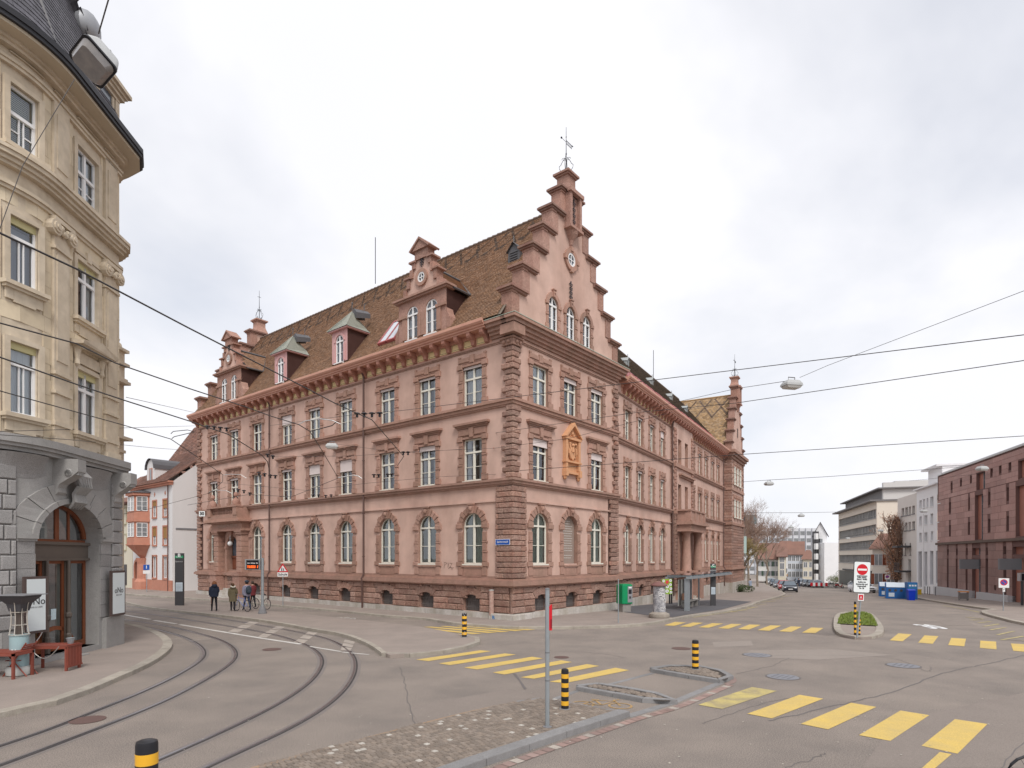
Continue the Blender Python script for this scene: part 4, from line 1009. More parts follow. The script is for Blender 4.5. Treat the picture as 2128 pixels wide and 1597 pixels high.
# lighter surrounds for the gable windows: no apron
mb=MB();hw=.48;sp=1.95-hw
for s in (-1,1):
    z=0
    for dz_,wd,pr in ((.3,.28,.09),(.45,.2,.06),(.15,.25,.08),(.45,.2,.06)):
        a,b=s*hw,s*(hw+wd);z1=min(z+dz_,sp-.1)
        if z1 > z+.04:mb.pill(min(a,b),max(a,b),-pr,.02,z+.01,z1-.01,.012)
        z=z1
    a,b=s*hw,s*(hw+.3);mb.pill(min(a,b),max(a,b),-.1,.02,sp-.1,sp+.1,.015)
arc_strip(mb,hw-.01,hw+.24,sp,-.07,.02,10);WK['s_gab']=mb.mesh('gable_window_surround',rtrim)
gable(MG)
GL=ML @ Matrix.Translation((-36,0,0)) @ Matrix.Rotation(-math.pi/2,4,'Z')     # far left end: faces away from the square
gable(GL @ Matrix.Translation((-11,0,0)),windows=False,top=False)
# far pavilion on the wing, gable towards the street
PV=MW @ Matrix.Translation((34.7,0,0))
mb=MB(PV);mb.box(0,8,-.8,10,-1.8,16.2);mb.obj('far_pavilion',[plaster],mus)
z=-1.2;i=0;rr=random.Random(8)
while z < 15:
    if z < .35:mat_,h=concr,.5
    else:mat_,h=rstone2,.33
    if z > .3:
        a=1.05 if (z < 7) else (.45 if i % 2 else .75)
        stone_obj(PV,'cham',(-.06,a,-.9,.95 if z < 7 else 1.2-a,z+.01,z+h-.015,.03),name='pavilion_quoin')
        stone_obj(PV,'cham',(8-a,8.06,-.9,.3,z+.01,z+h-.015,.03),name='pavilion_quoin')
        if z < 7:
            stone_obj(PV,'cham',(a+.01,3.9,-.87,.2,z+.01,z+h-.015,.03),name='pavilion_quoin')
            stone_obj(PV,'cham',(3.92,8-a-.01,-.87,.2,z+.01,z+h-.015,.03),name='pavilion_quoin')
    z += h;i += 1
mb=MB(PV);mb.box(-.25,8.25,-1.05,.8,-1.7,.35);mb.obj('plinth_stone',concr,mus)
for z0,z1,p in ((1.9,2.15,.25),(7.25,7.55,.18),(11.4,11.7,.15),(15.2,15.5,.2),(15.5,15.8,.4),(15.8,16.15,.6)):
    mb=MB(PV);mb.box(-p,8+p,-.8-p,-.79+.8,z0,z1);mb.obj('string_course',rtrim,mus)
for zc in (8.2,12.2):
    for xx in (2.2,4.0,5.8):
        inst('window_surround',WK['s_topn'],X(PV,xx,-.8,zc),mus);put_window('topn',X(PV,xx,-1.0,zc),mus)
gable(PV @ Matrix.Translation((-1.4,-.8,0)),c=5.4,sx=.72,windows=False,dz=-.35)
mb=MB()
GP=PV @ Matrix.Translation((0,0,0)) @ Matrix.Rotation(-math.pi/2,4,'Z')
# slope of the pavilion roof turned towards the square: local x runs along the ridge (into the block)
tiles(mb,GP,-26,.0,-.3,16.0,4.0,23.6,w=.24,e=.19,dark=lambda x,d,L:((L-d) < 3.4 and (L-d) > .3 and (((x+(L-d)*.62) % 2.1) < .26 or ((x-(L-d)*.62) % 2.1) < .26)))
mb.obj('pavilion_roof_tiles',[tileg,tiled],mus,None,'stuff')
mb=MB(GP);mb.quad((-26,-.3,15.97),(.2,-.3,15.97),(.2,4,23.57),(-26,4,23.57));mb.quad((-26,4,23.57),(.2,4,23.57),(.2,8.3,15.97),(-26,8.3,15.97));mb.tube([(-26,4,23.65),(0,4,23.65)],.11,6);mb.obj('pavilion_roof_deck',tileg,mus)
# thin rods
mb=MB();P=at(780,590,47);mb.tube([tuple(P),(P.x,P.y,P.z+3.6)],.03,5);P=at(1358,795,64);mb.tube([(P.x,P.y,P.z-1),(P.x,P.y,P.z+3.4)],.03,5);mb.obj('lightning_rod',iron,mus)
# ---------------------------------------------------------------- dormers
def ry(z):return -.6+(z-EV)/pit      # y of the main roof plane at height z
def ryl(z):return ry(z)+.5
def big_dormer(x):
    T=X(ML,x,-.5);hw=2.0;ops=[(-1.30,-.32,16.25,18.25,True),(.32,1.30,16.25,18.25,True)]
    def keep(a,z):
        if z < 18.75:return abs(a) < hw
        if z < 19.9:return abs(a) < 1.55-.28*(z > 19.35)
        if z < 20.75:return abs(a) < 1.0-.2*(z > 20.4)
        return z < 21.25 and abs(a) < .55
    mb=MB(T);wall(mb,-hw,hw,16.2,21.25,ops,.1,.25,mi=0,keep=keep,xb=(-1.55,1.55,-1.27,1.27,1.0,-1.0,.8,-.8,.55,-.55),zb=(18.75,19.35,19.9,20.4,20.75))
    o=mb.obj('dormer_front',[plaster,rtrim],mus)
    mb=MB(T);wall(mb,-hw-.02,hw+.02,16.25,18.6,[(-1.31,-.31,16.27,18.27,True),(.31,1.31,16.27,18.27,True)],.05,.06,mi=0,ri=0);wall(mb,-hw,hw,16.2,21.25,[],.5,0,mi=0,keep=keep,xb=(-1.55,1.55,-1.27,1.27,1.0,-1.0,.8,-.8,.55,-.55),zb=(18.75,19.35,19.9,20.4,20.75));mb.obj('dormer_stone_face',rstone,o)
    mb=MB(T);mb.box(-2.2,2.2,-.12,.6,18.6,18.7);mb.box(-2.3,2.3,-.22,.6,18.7,18.82);mb.obj('dormer_cornice',rtrim,o)
    for s in (-1,1):
        for (h,za,zb2) in ((1.55,18.82,19.35),(1.27,19.35,19.9),(1.0,19.9,20.4),(.8,20.4,20.75)):
            q=MB(T);a,b=sorted((s*h,s*(h-.26)));q.box(a,b,.0,.55,za,zb2)
            if za in (19.35,20.4):a,b=sorted((s*(h+.2),s*(h-.32)));q.box(a,b,-.08,.62,zb2,zb2+.1)
            q.obj('dormer_step',rstone,o)
        q=MB(T);a,b=sorted((s*.02,s*.3));q.box(a+(.0 if s > 0 else 0),b,-.02,.05,16.35,17.7);q.obj('dormer_pilaster',rtrim,o)
        q=MB(T);a,b=sorted((s*1.3,s*1.62));q.box(a,b,-.03,.05,16.35,17.75);a,b=sorted((s*1.25,s*2.05));q.box(a,b,-.08,.05,17.62,17.78);q.obj('dormer_pilaster',rtrim,o)
        q=MB(T);a,b=s*1.9,s*2.0;zt=18.6
        q.add([(s*hw,.1,16.3),(s*hw,.1,zt),(s*hw,ryl(zt),zt),(s*hw,ryl(16.3),16.3)],[(0,1,2,3),(3,2,1,0)]);q.obj('dormer_cheek',brown,o)
        q=MB(T);q.add([(s*2.0,.05,16.3),(s*2.35,.05,16.3),(s*2.3,.05,16.9),(s*2.1,.05,17.2),(s*2.0,.05,17.5),(s*2.0,.6,16.3),(s*2.35,.6,16.3),(s*2.3,.6,16.9),(s*2.1,.6,17.2),(s*2.0,.6,17.5)],[(0,1,2,3,4),(9,8,7,6,5),(1,6,7,2),(2,7,8,3),(3,8,9,4)]);q.obj('dormer_scroll',rstone,o)
    q=MB(T);q.box(-.55,.55,.0,.55,20.85,21.35);q.prism([(-.75,21.35),(.75,21.35),(0,21.95)],-.12,.62);q.prism([(-.86,21.38),(-.78,21.3),(0,21.93),(.78,21.3),(.86,21.38),(0,22.05)],-.2,.68);q.obj('dormer_pediment',rstone,o)
    anchor(T,0,20.35,.75,o,.05)
    q=MB(T);arc_strip(q,.3,.5,19.75,-.02,.12,16,0,2*math.pi);oc=q.obj('oculus',rtrim,o);q=MB(T);arc_strip(q,.22,.3,19.75,.0,.08,14,0,2*math.pi);q.box(-.02,.02,.01,.08,19.5,20);q.box(-.24,.24,.01,.08,19.73,19.77);q.obj('oculus_frame',winw2,o)
    q=MB(T);q.add([(.25*math.cos(i*.5236),.095,19.75+.25*math.sin(i*.5236)) for i in range(12)],[tuple(range(12))]);q.obj('pane',dpane,o)
    for xx in (-.81,.81):put_window('dorm',X(T,xx,.1,16.25),mus,'sides')
    # roof running back
    zr,ze=20.6,18.65;mb=MB()
    for s in (-1,1):
        TT=T @ Matrix.Rotation(s*math.pi/2,4,'Z')   # local x along depth
        y_e,y_r=-2.25,0.
        if s > 0:f=lambda p:T @ Vector((-p[1]*-1,p[0],p[2]))
        for r in range(int(2.97/.16)):
            t0,t1=r*.16/2.97,(r+1.1)*.16/2.97;xa,xb_=s*(2.25-2.25*t0),s*(2.25-2.25*t1);za,zb3=ze+(zr-ze)*t0,ze+(zr-ze)*t1
            y=.5;lim=ryl(za)+.15
            while y < lim:
                y2=min(y+.19,lim);li=.03
                mb.T=T;mb.add([(xa+s*.02,y+.004,za+li),(xa+s*.02,y2-.004,za+li),(xb_,y2-.004,zb3+.006),(xb_,y+.004,zb3+.006),(xa,y+.004,za),(xa,y2-.004,za)],[(0,1,2,3) if s > 0 else (3,2,1,0),(4,5,1,0) if s > 0 else (0,1,5,4)]);y=y2
    mb.obj('dormer_tiles',tile,o,None,'stuff')
    mb=MB(T)
    for s in (-1,1):mb.add([(s*2.25,.4,ze-.02),(s*2.25,ryl(ze)+.2,ze-.02),(0,ryl(zr)+.2,zr-.02),(0,.4,zr-.02)],[(0,1,2,3),(3,2,1,0)]);mb.tube([(s*2.27,.4,ze),(s*2.27,ryl(ze),ze),(0,ryl(zr)+.1,zr+.06)],.07,5)
    mb.tube([(0,.4,zr+.05),(0,ryl(zr),zr+.05)],.09,5);mb.obj('dormer_roof',lead,o)
winkit('dorm',.98,2.0,True,winw2,y=.0,fw=.06)
big_dormer(LX[1]);big_dormer(LX[7])
def pyramid_dormer(x):
    T=X(ML,x,-.5);o=MB(T);y0=.0;wall(o,-.85,.85,16.35,18.45,[(-.42,.42,16.3,18.15,True)],y0,.15,nseg=8);d=o.obj('small_dormer',[pinkp,pinkp],mus)
    q=MB(T)
    for s in (-1,1):q.add([(s*.85,y0,16.3),(s*.85,y0,18.45),(s*.85,ryl(18.45),18.45),(s*.85,ryl(16.3),16.3)],[(0,1,2,3),(3,2,1,0)])
    q.obj('dormer_cheek',brown,d)
    q=MB(T);q.box(-1.05,1.05,-.2,ryl(18.5)+.1,18.45,18.53);q.box(-.62,-.45,-.06,0,16.4,17.5);q.box(.45,.62,-.06,0,16.4,17.5);arc_strip(q,.44,.6,17.73,-.05,.0,8);q.obj('dormer_moulding',pinkp,d)
    q=MB(T);a=(0,1.0,20.05);q.add([(-1.1,-.25,18.53),(1.1,-.25,18.53),(1.1,ryl(18.53)+.1,18.53),(-1.1,ryl(18.53)+.1,18.53),a,(0,ryl(19.2),19.2)],[(0,1,4),(1,2,5,4),(3,0,4,5)])
    for k in range(-3,4):t=k/3.5;q.tube([(1.1*t,-.25,18.55),(0+.02*t,1.0,20.05)],.018,3)
    q.tube([(1.1,-.25,18.55),a],.03,4);q.tube([(-1.1,-.25,18.55),a],.03,4);q.obj('dormer_copper_roof',cop,d)
    q=MB(T);q.add([(-.3,1.15,19.6),(.3,1.15,19.6),(.3,1.15,20.0),(.0,1.15,20.3),(-.3,1.15,20.0),(-.3,2.3,19.9),(.3,2.3,19.9),(.3,2.3,20.2),(0,2.3,20.45),(-.3,2.3,20.2)],[(0,1,2,3,4),(1,6,7,2),(2,7,8,3),(3,8,9,4),(4,9,5,0)])
    q.tube([(0,1.0,20),(0,1.0,20.6)],.03,5);q.ball((0,1.0,20.6),.07,6,4);q.tube([(0,2.0,20.4),(0,2.0,20.9)],.03,5);q.obj('dormer_hood',lead,d)
    put_window('pyr',X(T,0,y0,16.3),mus,'sides')
winkit('pyr',.84,1.85,True,winw2,y=.02,fw=.055)
pyramid_dormer(LX[3]);pyramid_dormer(LX[5])
def roof_sky(T,x,w,z0,z1,ez,pt,frame=redf,y00=-.6,off=.12,n=2):
    f=lambda a,z,o:(a,y00+(z-ez)/pt-o*.8,z+o*.6);q=MB(T)
    for i in range(n+1):
        a=x-w/2+w*i/n;q.add([f(a-.05,z0,0),f(a+.05,z0,0),f(a+.05,z1,0),f(a-.05,z1,0),f(a-.05,z0,off),f(a+.05,z0,off),f(a+.05,z1,off),f(a-.05,z1,off)],[(4,5,6,7),(0,4,7,3),(1,2,6,5),(0,1,5,4),(3,7,6,2)])
    for z in (z0,z1):q.add([f(x-w/2,z,0),f(x+w/2,z,0),f(x+w/2,z,off),f(x-w/2,z,off),f(x-w/2,z+.1,0),f(x+w/2,z+.1,0),f(x+w/2,z+.1,off),f(x-w/2,z+.1,off)],[(0,1,2,3),(3,2,6,7),(7,6,5,4)])
    o=q.obj('skylight',frame,mus);q=MB(T);q.quad(f(x-w/2,z0,off*.8),f(x+w/2,z0,off*.8),f(x+w/2,z1,off*.8),f(x-w/2,z1,off*.8));q.obj('pane',pm('skylight_sky_reflection',(.50,.54,.58),.04,spec=1.),o)  # pale sky reflection put into the glass colour
roof_sky(ML,-10.0,1.5,16.75,18.5,EV,pit,off=.2)
for i,s in enumerate([.9,3.4,5.9,8.4,11.2,13.8,16.4,19.4,22.2,25.0,27.8,30.6]):roof_sky(MW,s+.9,2.1,16.0,17.6,15.7,7.3/6.1,n=3)
# small hooded vents on the roofs
def vent(T,x,z,ez,pt,m=lead,s=1.):
    y=-.6+(z-ez)/pt;q=MB(T);q.add([(x-.42*s,y,z),(x+.42*s,y,z),(x+.42*s,y,z+.65*s),(x,y,z+1.05*s),(x-.42*s,y,z+.65*s)]+[(x-.5*s,y-.12,z+.6*s),(x,y-.12,z+1.12*s),(x+.5*s,y-.12,z+.6*s),(x-.5*s,y+1.1*s,z+.75*s),(x,y+1.1*s,z+1.2*s),(x+.5*s,y+1.1*s,z+.75*s)]+[(x-.42*s,y+.7*s,z+.6),(x+.42*s,y+.7*s,z+.6)],
      [(0,1,2,3,4),(5,6,9,8),(6,7,10,9),(0,4,11),(1,12,2)]);
    for k in range(4):q.box(x-.28*s,x+.28*s,y-.05,y-.01,z+.1+k*.14*s,z+.15+k*.14*s)
    q.tube([(x,y,z+1.1*s),(x,y,z+1.5*s)],.03,4);q.obj('roof_vent',m,mus)
vent(ML,-2.05,20.5,EV,pit)
pale_lead=pm('pale_lead',(.36,.38,.38),.5)
for s in (3.2,8.8,15.5,22,28):vent(MW,s,19.6,15.7,7.3/6.1,pale_lead,.7)
# ---------------------------------------------------------------- portal on the left front
T=X(ML,-29.6);q=MB(T)
for s in (-1,1):
    a=s*1.95
    q=MB(T);q.box(a-.55,a+.55,-.85,0,.05,1.9);q.box(a-.62,a+.62,-.92,0,1.9,2.15);q.obj('portal_plinth',rstone,mus)
    q=MB(T)
    z=2.15
    while z < 5.2:q.pill(a-.4,a+.4,-.62,0,z+.01,min(z+.42,5.25)-.01,.03);z += .42
    q.box(a-.48,a+.48,-.7,0,5.25,5.4);q.box(a-.52,a+.52,-.76,0,5.4,5.52);q.obj('portal_pilaster',rtrim,mus)
    q=MB(T);q.box(a-.3,a+.3,-1.15,-.55,7.5,7.62);q.lathe([(.28,7.62),(.3,7.85),(.2,8.05),(.09,8.1),(.08,8.2),(.17,8.3),(.17,8.45),(.08,8.58),(0,8.6)],(a,-.85),10);q.obj('bust',rstone,mus,smooth=True)
q=MB(T);q.box(-2.6,2.6,-.75,0,5.52,5.7);q.box(-2.55,2.55,-.66,0,5.7,6.15);q.box(-2.75,2.75,-.95,0,6.15,6.25);q.box(-2.95,2.95,-1.2,0,6.25,6.4);q.box(-2.85,2.85,-1.1,0,6.4,6.5);q.obj('entablature',rtrim,mus)
text('GEWERBEMUSEUM',.36,pm('carved_letters',(.42,.30,.25),.8),X(T,0,-.675,5.92),mus,'lettering',sx=1.15)
q=MB(T);q.box(-2.5,2.5,-1.05,-.0,6.5,6.75);q.box(-2.5,-1.9,-1.1,-.6,6.75,7.4);q.box(1.9,2.5,-1.1,-.6,6.75,7.4);q.box(-2.55,2.55,-1.15,-.55,7.4,7.5);q.box(-1.9,1.9,-.95,-.7,6.75,6.85)
for s in (-1,1):q.box(min(s*2.2,s*2.5),max(s*2.2,s*2.5),-.6,0,6.75,7.4)
b_=q.obj('balcony',rtrim,mus)
for i in range(13):
    q=MB(T);q.lathe([(.09,6.85),(.06,6.92),(.1,7.05),(.05,7.2),(.08,7.33),(.09,7.4)],(-1.7+i*.2833,-.83),6);q.obj('baluster',rtrim,b_)
q=MB(T);arc_strip(q,.9,1.22,4.25,-.2,.0,12);q.box(-1.22,-.9,-.2,0,.8,4.25);q.box(.9,1.22,-.2,0,.8,4.25);q.box(-1.28,-.86,-.25,0,4.1,4.28);q.box(.86,1.28,-.25,0,4.1,4.28);q.prism([(-.12,5.1),(.12,5.1),(.2,5.55),(-.2,5.55)],-.35,0);q.obj('portal_arch',rtrim,mus)
q=MB(T);q.box(-.9,.9,.3,.36,.8,3.35);q.box(-.06,.06,.24,.3,.8,3.3);
for s in (-1,1):
    for z0,z1 in ((1.0,1.7),(1.85,2.3),(2.4,3.2)):q.box(min(s*.15,s*.75),max(s*.15,s*.75),.26,.3,z0,z1)
q.box(-.9,.9,.2,.36,3.35,3.5);q.obj('portal_door',pm('door_wood',(.20,.065,.035),.5,ns=5,nf=.4),mus)
q=MB(T);q.box(-.9,.9,.34,.36,3.5,5.2);q.obj('portal_fanlight',dpane,mus)
q=MB(T);q.ball((0,-.35,4.5),.2,12,8);q.tube([(0,-.35,4.7),(0,-.35,5.15)],.02,4);q.obj('globe_lamp',white,mus,smooth=True)
q=MB(T)
for i in range(5):q.box(-1.35,1.35,-1.5+i*.3,.2,0 if i == 0 else i*.16,(i+1)*.16)
q.obj('portal_steps',concr,mus)
# ---------------------------------------------------------------- wing centre with columned porch
T=X(MW,15.6)
q=MB(T);wall(q,-3.2,3.2,7.5,15.3,[(WX[4]-15.6-.54,WX[4]-15.6+.54,Z2,Z2+H2,False),(WX[5]-15.6-.54,WX[5]-15.6+.54,Z2,Z2+H2,False),(WX[4]-15.6-.54,WX[4]-15.6+.54,Z3,Z3+H3,False),(WX[5]-15.6-.54,WX[5]-15.6+.54,Z3,Z3+H3,False)],-.28,.28)
q.quad((-3.2,-.28,7.5),(-3.2,-.28,15.3),(-3.2,0,15.3),(-3.2,0,7.5),0);q.obj('wing_centre',[plaster,rtrim],mus)
q=MB(T);q.box(-3.3,3.3,-.5,-.28,7.2,7.5);q.box(-3.25,3.25,-.45,-.28,11.36,11.7);q.box(-3.1,3.1,-1.2,.0,1.75,2.15);q.box(-1.6,3.0,-.46,-.28,10.6,10.75);q.box(-1.7,3.1,-.6,-.28,10.75,10.9);q.obj('string_course',rtrim,mus)
q=MB(T);z=.4
while z < 7.1:q.pill(-3.25,-2.5,-.45,0,z+.012,z+.33-.012,.03);q.pill(2.5,3.25,-.45,0,z+.012,z+.33-.012,.03);z += .33
q.obj('porch_pier',rstone2,mus)
for s in (-1,1):
    q=MB(T);a=s*2.0;q.box(a-.5,a+.5,-1.5,0,-.6,1.75);q.lathe([(.45,2.15),(.45,2.3),(.38,2.4),(.38,3.4),(.36,3.45),(.33,5.4),(.4,5.5),(.48,5.65)],(a,-1.05),16);q.obj('porch_column',rtrim,mus,smooth=True)
    q=MB(T);q.box(s*2.0-.45,s*2.0+.45,-.5,0,2.15,5.65);q.obj('porch_pilaster',rtrim,mus)
q=MB(T);q.box(-2.8,2.8,-1.65,0,5.65,6.25);q.box(-3.0,3.0,-1.9,0,6.25,6.4);q.box(-2.95,2.95,-1.8,0,6.4,6.55);q.box(-2.7,2.7,-1.55,-1.25,6.55,7.45);q.box(-2.7,-2.4,-1.25,-.3,6.55,7.45);q.box(2.4,2.7,-1.25,-.3,6.55,7.45);q.box(-2.8,2.8,-1.65,-1.15,7.45,7.58);q.box(-2.9,-2.3,-1.25,-.3,7.45,7.58)
for k in (-2.5,-.9,.9,2.5):q.box(k-.2,k+.2,-1.62,-1.55,6.6,7.42)
q.obj('porch_balcony',rtrim,mus)
q=MB(T);arc_strip(q,1.1,1.45,4.1,-.3,0,12);q.box(-1.45,-1.1,-.3,0,.2,4.1);q.box(1.1,1.45,-.3,0,.2,4.1);q.obj('portal_arch',rtrim,mus)
q=MB(T);q.box(-1.1,1.1,.3,.36,.2,5.2);q.obj('portal_door',pm('dark_door',(.09,.035,.025),.5),mus)
q=MB(T)
for i in range(4):q.box(-1.4,1.4,-1.9+i*.4,.1,-.8,-.6+i*.2)
q.obj('portal_steps',concr,mus)
# ---------------------------------------------------------------- terracotta relief, inscription, street plate, hooks
terra=pm('terracotta_relief',(.62,.33,.18),.8,ns=4,nc=(.5,.27,.15),nf=.6,bump=.3,bs=40)
T=X(MG,5.48)
q=MB(T);q.box(-.62,.62,-.08,0,8.45,10.35);q.box(-.78,-.58,-.24,0,8.55,10.3);q.box(.58,.78,-.24,0,8.55,10.3);q.box(-.85,.85,-.28,0,10.3,10.44);q.prism([(-.82,10.44),(.82,10.44),(0,11.2)],-.12,0)
q.prism([(-.92,10.44),(-.8,10.44),(0,11.14),(.8,10.44),(.92,10.44),(0,11.34)],-.34,0);q.box(-.85,.85,-.28,0,8.95,9.05);q.box(-.7,.7,-.2,0,8.3,8.42)
for s in (-1,1):q.box(min(s*.6,s*.85),max(s*.6,s*.85),-.3,0,8.15,8.55);q.lathe([(0,7.9),(.1,8.0),(.12,8.15)],(s*.72,-.12),8)
ro=q.obj('terracotta_relief',terra,mus)
q=MB(T);q.prism([(-.2,9.6),(-.2,9.3),(0,9.1),(.2,9.3),(.2,9.6)],-.2,-.08)
for s in (-1,1):
    q.tube([(s*.2,-.16,9.2),(s*.36,-.2,9.5),(s*.26,-.22,9.8),(s*.34,-.2,10.05)],[.06,.09,.08,.05],6);q.ball((s*.3,-.2,10.08),.08,6,5);q.tube([(s*.35,-.16,9.6),(s*.46,-.14,9.9),(s*.4,-.14,10.12)],[.07,.05,.02],5)
q.ball((0,-.2,10.0),.12,8,6);q.tube([(0,-.18,9.6),(0,-.2,9.9)],[.12,.08],7);q.ball((0,-.12,10.7),.13,8,6);q.ball((-.2,-.1,10.58),.09,6,5);q.ball((.2,-.1,10.58),.09,6,5);q.ball((0,-.1,10.9),.08,6,5)
q.obj('relief_figures',terra,ro,smooth=True)
q=MB(T);nich=pm('inscription_stone',(.30,.235,.20),.85,ns=2,nf=.4,bump=.1,bs=30);q.quad((-.71,.2,Z1),(.71,.2,Z1),(.71,.2,Z1+H1),(-.71,.2,Z1+H1));ip=q.obj('inscription_panel',nich,mus)
q=MB(T)
for r in range(16):
    z=5.5-r*.145;x=-.45+R.uniform(0,.12)
    hwid=.5 if r > 1 else .3
    x=-hwid
    while x < hwid-.1 and r != 13:L=R.uniform(.06,.2);q.box(x,min(x+L,hwid),.192,.199,z,z+.045);x += L+.035
q.obj('inscription_lines',pm('pale_letters',(.5,.46,.42),.8),ip)
q=MB(ML);q.box(-1.0,-.05,-.19,-.17,4.05,4.32);sp_=q.obj('street_name_plate',bluesign,mus);q=MB(ML);q.box(-1.02,-.03,-.185,-.168,4.03,4.34);q.obj('plate_border',white,sp_)
text('Spalenvorstadt',.15,white,X(ML,-.525,-.194,4.2),mus,'lettering',sx=.85)
for u,v,Y in ((1027,932,32.5),(1030,903,32.5),(1002,984,33.0),(1035,986,32.4)):
    p=at(u,v,Y);q=MB(Matrix.Translation(p));q.tube([(0,.9,0),(0,0,0)],.03,6);q.ball((0,0,0),.06,6,4);q.tube([(0,0,0),(0,0,-.15)],.02,5);q.obj('wall_hook',pm('hook_red',(.35,.09,.05),.6),mus)
T=X(ML,-4.7,-.004,2.75);q=MB(T)
for pts in ([(-.35,0),(-.3,.35),(-.1,.3),(-.28,.18)],[(-.05,.05),(0,.33),(.05,.05)],[(.1,.3),(.3,.3),(.12,.05),(.34,.04)],[(.0,-.02),(.2,.1),(.3,-.08),(.4,.06)]):q.tube([(a,0,b) for a,b in pts],.012,4)
q.obj('graffiti',pm('graffiti_dark',(.14,.09,.08),.8),mus)
# ---------------------------------------------------------------- beige corner house on the left
CC=Vector((-17.45,18.7));CR=3.0
pp=[Vector((-30,13.9)),Vector((-21,15.6))]+[CC+CR*Vector((math.cos(rad(a)),math.sin(rad(a)))) for a in range(-85,6,5)]+[Vector((-14.8,22.8)),Vector((-15.05,23.1)),Vector((-16.2,23.6)),Vector((-24,24.6))]
SP=[0]
for a,b in zip(pp,pp[1:]):SP.append(SP[-1]+(b-a).length)
def ptan(s):
    for i in range(len(pp)-1):
        if s <= SP[i+1] or i == len(pp)-2:
            t=(s-SP[i])/(SP[i+1]-SP[i]);d=(pp[i+1]-pp[i]).normalized()
            # smooth the normal across the joints
            dn=d
            w_=.5 if i < 20 else .06/max(.06,(SP[i+1]-SP[i]))
            if t < .5 and i > 0 and i < 20:q=(pp[i]-pp[i-1]).normalized();dn=q.lerp(d,.5+t)
            elif t >= .5 and i < 19:q=(pp[i+2]-pp[i+1]).normalized();dn=d.lerp(q,t-.5)
            dn.normalize();return pp[i]+(pp[i+1]-pp[i])*t,dn
def PT(p):
    c,d=ptan(p[0]);n=Vector((-d.y,d.x));q=c+n*p[1];return Vector((q.x,q.y,p[2]))
def sfind(u):
    best=None
    for i in range(4000):
        s=SP[1]+(SP[-4]-SP[1])*i/4000;c,_=ptan(s);e=abs(c.x/c.y*F+CX-u)
        if c.y > 16 and (best is None or e < best[0]) and s < SP[22]:best=(e,s)
    return best[1]
def PM(s,out=0.,z=0.):
    c,d=ptan(s);n=Vector((-d.y,d.x));q=c+n*out;return fm(q.x,q.y,z,math.atan2(d.y,d.x))
cor=thing('corner_house','beige sandstone corner house with rounded front, grey granite ground floor and slate mansard roof','building',(-17.4,20,0))
sE=SP[21];s0=SP[1]-2;s1=SP[-1]-2
sa,sb,sc_,sd_=sfind(18),sfind(78),sfind(159),sfind(203)
smid=sfind(122)
WZ=[(7.62,9.72),(11.45,13.4),(15.45,17.25)]
ops=[]
wl=[(sa,sb),(sc_,sd_)]
for a,b in wl:
    for z0,z1 in WZ:ops.append((a,b,z0,z1,False))
mb=MB(PT)
sbk=[SP[i] for i in range(1,len(SP)-1)]
wall(mb,s0,s1,6.8,18.3,ops,.02,.3,xb=sbk)
mb.obj('wall',[ashlt,ashlt],cor)
# ashlar blocks, cut round the openings
def blocks(T,x0,x1,z0,z1,rh,L,ops,pr,parent,mat,name,c=.006,seed=1,sub=.5,fn=None,gap=.004,jp=.006,joined=None,lim=10**9):
    rr=random.Random(seed);n=max(1,round((z1-z0)/rh));h=(z1-z0)/n;cnt=0
    for r in range(n):
        a0,b0=z0+h*r,z0+h*(r+1);x=x0-(L*.5 if r % 2 else 0)
        while x < x1:
            l=L*rr.uniform(.8,1.2);segs=[(max(x,x0),min(x+l,x1))];x += l
            for o in ops:
                if o[3] <= a0+.02 or o[2] >= b0-.02:continue
                segs=[q for a,b in segs for q in (((a,b),) if (o[1] <= a or o[0] >= b) else tuple(q for q in ((a,o[0]),(o[1],b)) if q[1]-q[0] > .05))]
            for a,b in segs:
                if b-a < .06:continue
                pj=pr+rr.uniform(0,jp);cnt += 1;q=MB(T) if (joined is None or cnt <= lim) else joined;q.T=T
                zz0,zz1=a0+gap,b0-gap
                for o in ops:
                    if o[0] < (a+b)/2 < o[1]:
                        if a0 < o[3] < b0:zz0=o[3]
                        if a0 < o[2] < b0:zz1=o[2]
                if c > .02:q.pill(a+gap,b-gap,-pj,.02,zz0,zz1,c)
                else:
                    q.add([(a+gap,.02,zz0),(b-gap,.02,zz0),(b-gap,.02,zz1),(a+gap,.02,zz1),(a+gap,-pj,zz0),(b-gap,-pj,zz0),(b-gap,-pj,zz1),(a+gap,-pj,zz1)],[(4,5,6,7),(0,1,5,4),(1,2,6,5),(2,3,7,6),(3,0,4,7)])
                if q is not joined:q.obj(name,mat,parent)
sv0=sfind(-60)
frames_=[(a-.2,b+.2,z0-.18,z1+.2) for a,b in wl for z0,z1 in WZ]
pil=[(sfind(106)-.0,sfind(106)+.75),(sfind(214),sfind(214)+.75)]
for k,(za,zb2) in enumerate(((7.0,14.2),(15.35,17.75))):
    blocks(PT,sv0,SP[21]-.02,za,zb2,.48,.78,frames_+[(p[0],p[1],0,30) for p in pil],.008,cor,ashl,'ashlar_block',seed=k+3)
winkit('cor0',sb-sa,2.1,False,winw2,y=.1,tr=.70,bars=False,mull=False,fw=.07)
winkit('cor1',sd_-sc_,2.1,False,winw2,y=.1,tr=.70,bars=False,fw=.07);winkit('cor2',sb-sa,1.95,False,winw2,y=.1,tr=.70,bars=False,mull=False,fw=.07)
winkit('cor3',sd_-sc_,1.95,False,winw2,y=.1,tr=.70,bars=False,fw=.07);winkit('cor4',sb-sa,1.8,False,winw2,y=.1,tr=.55,mull=False,fw=.07);winkit('cor5',sd_-sc_,1.8,False,winw2,y=.1,tr=.55,fw=.07)
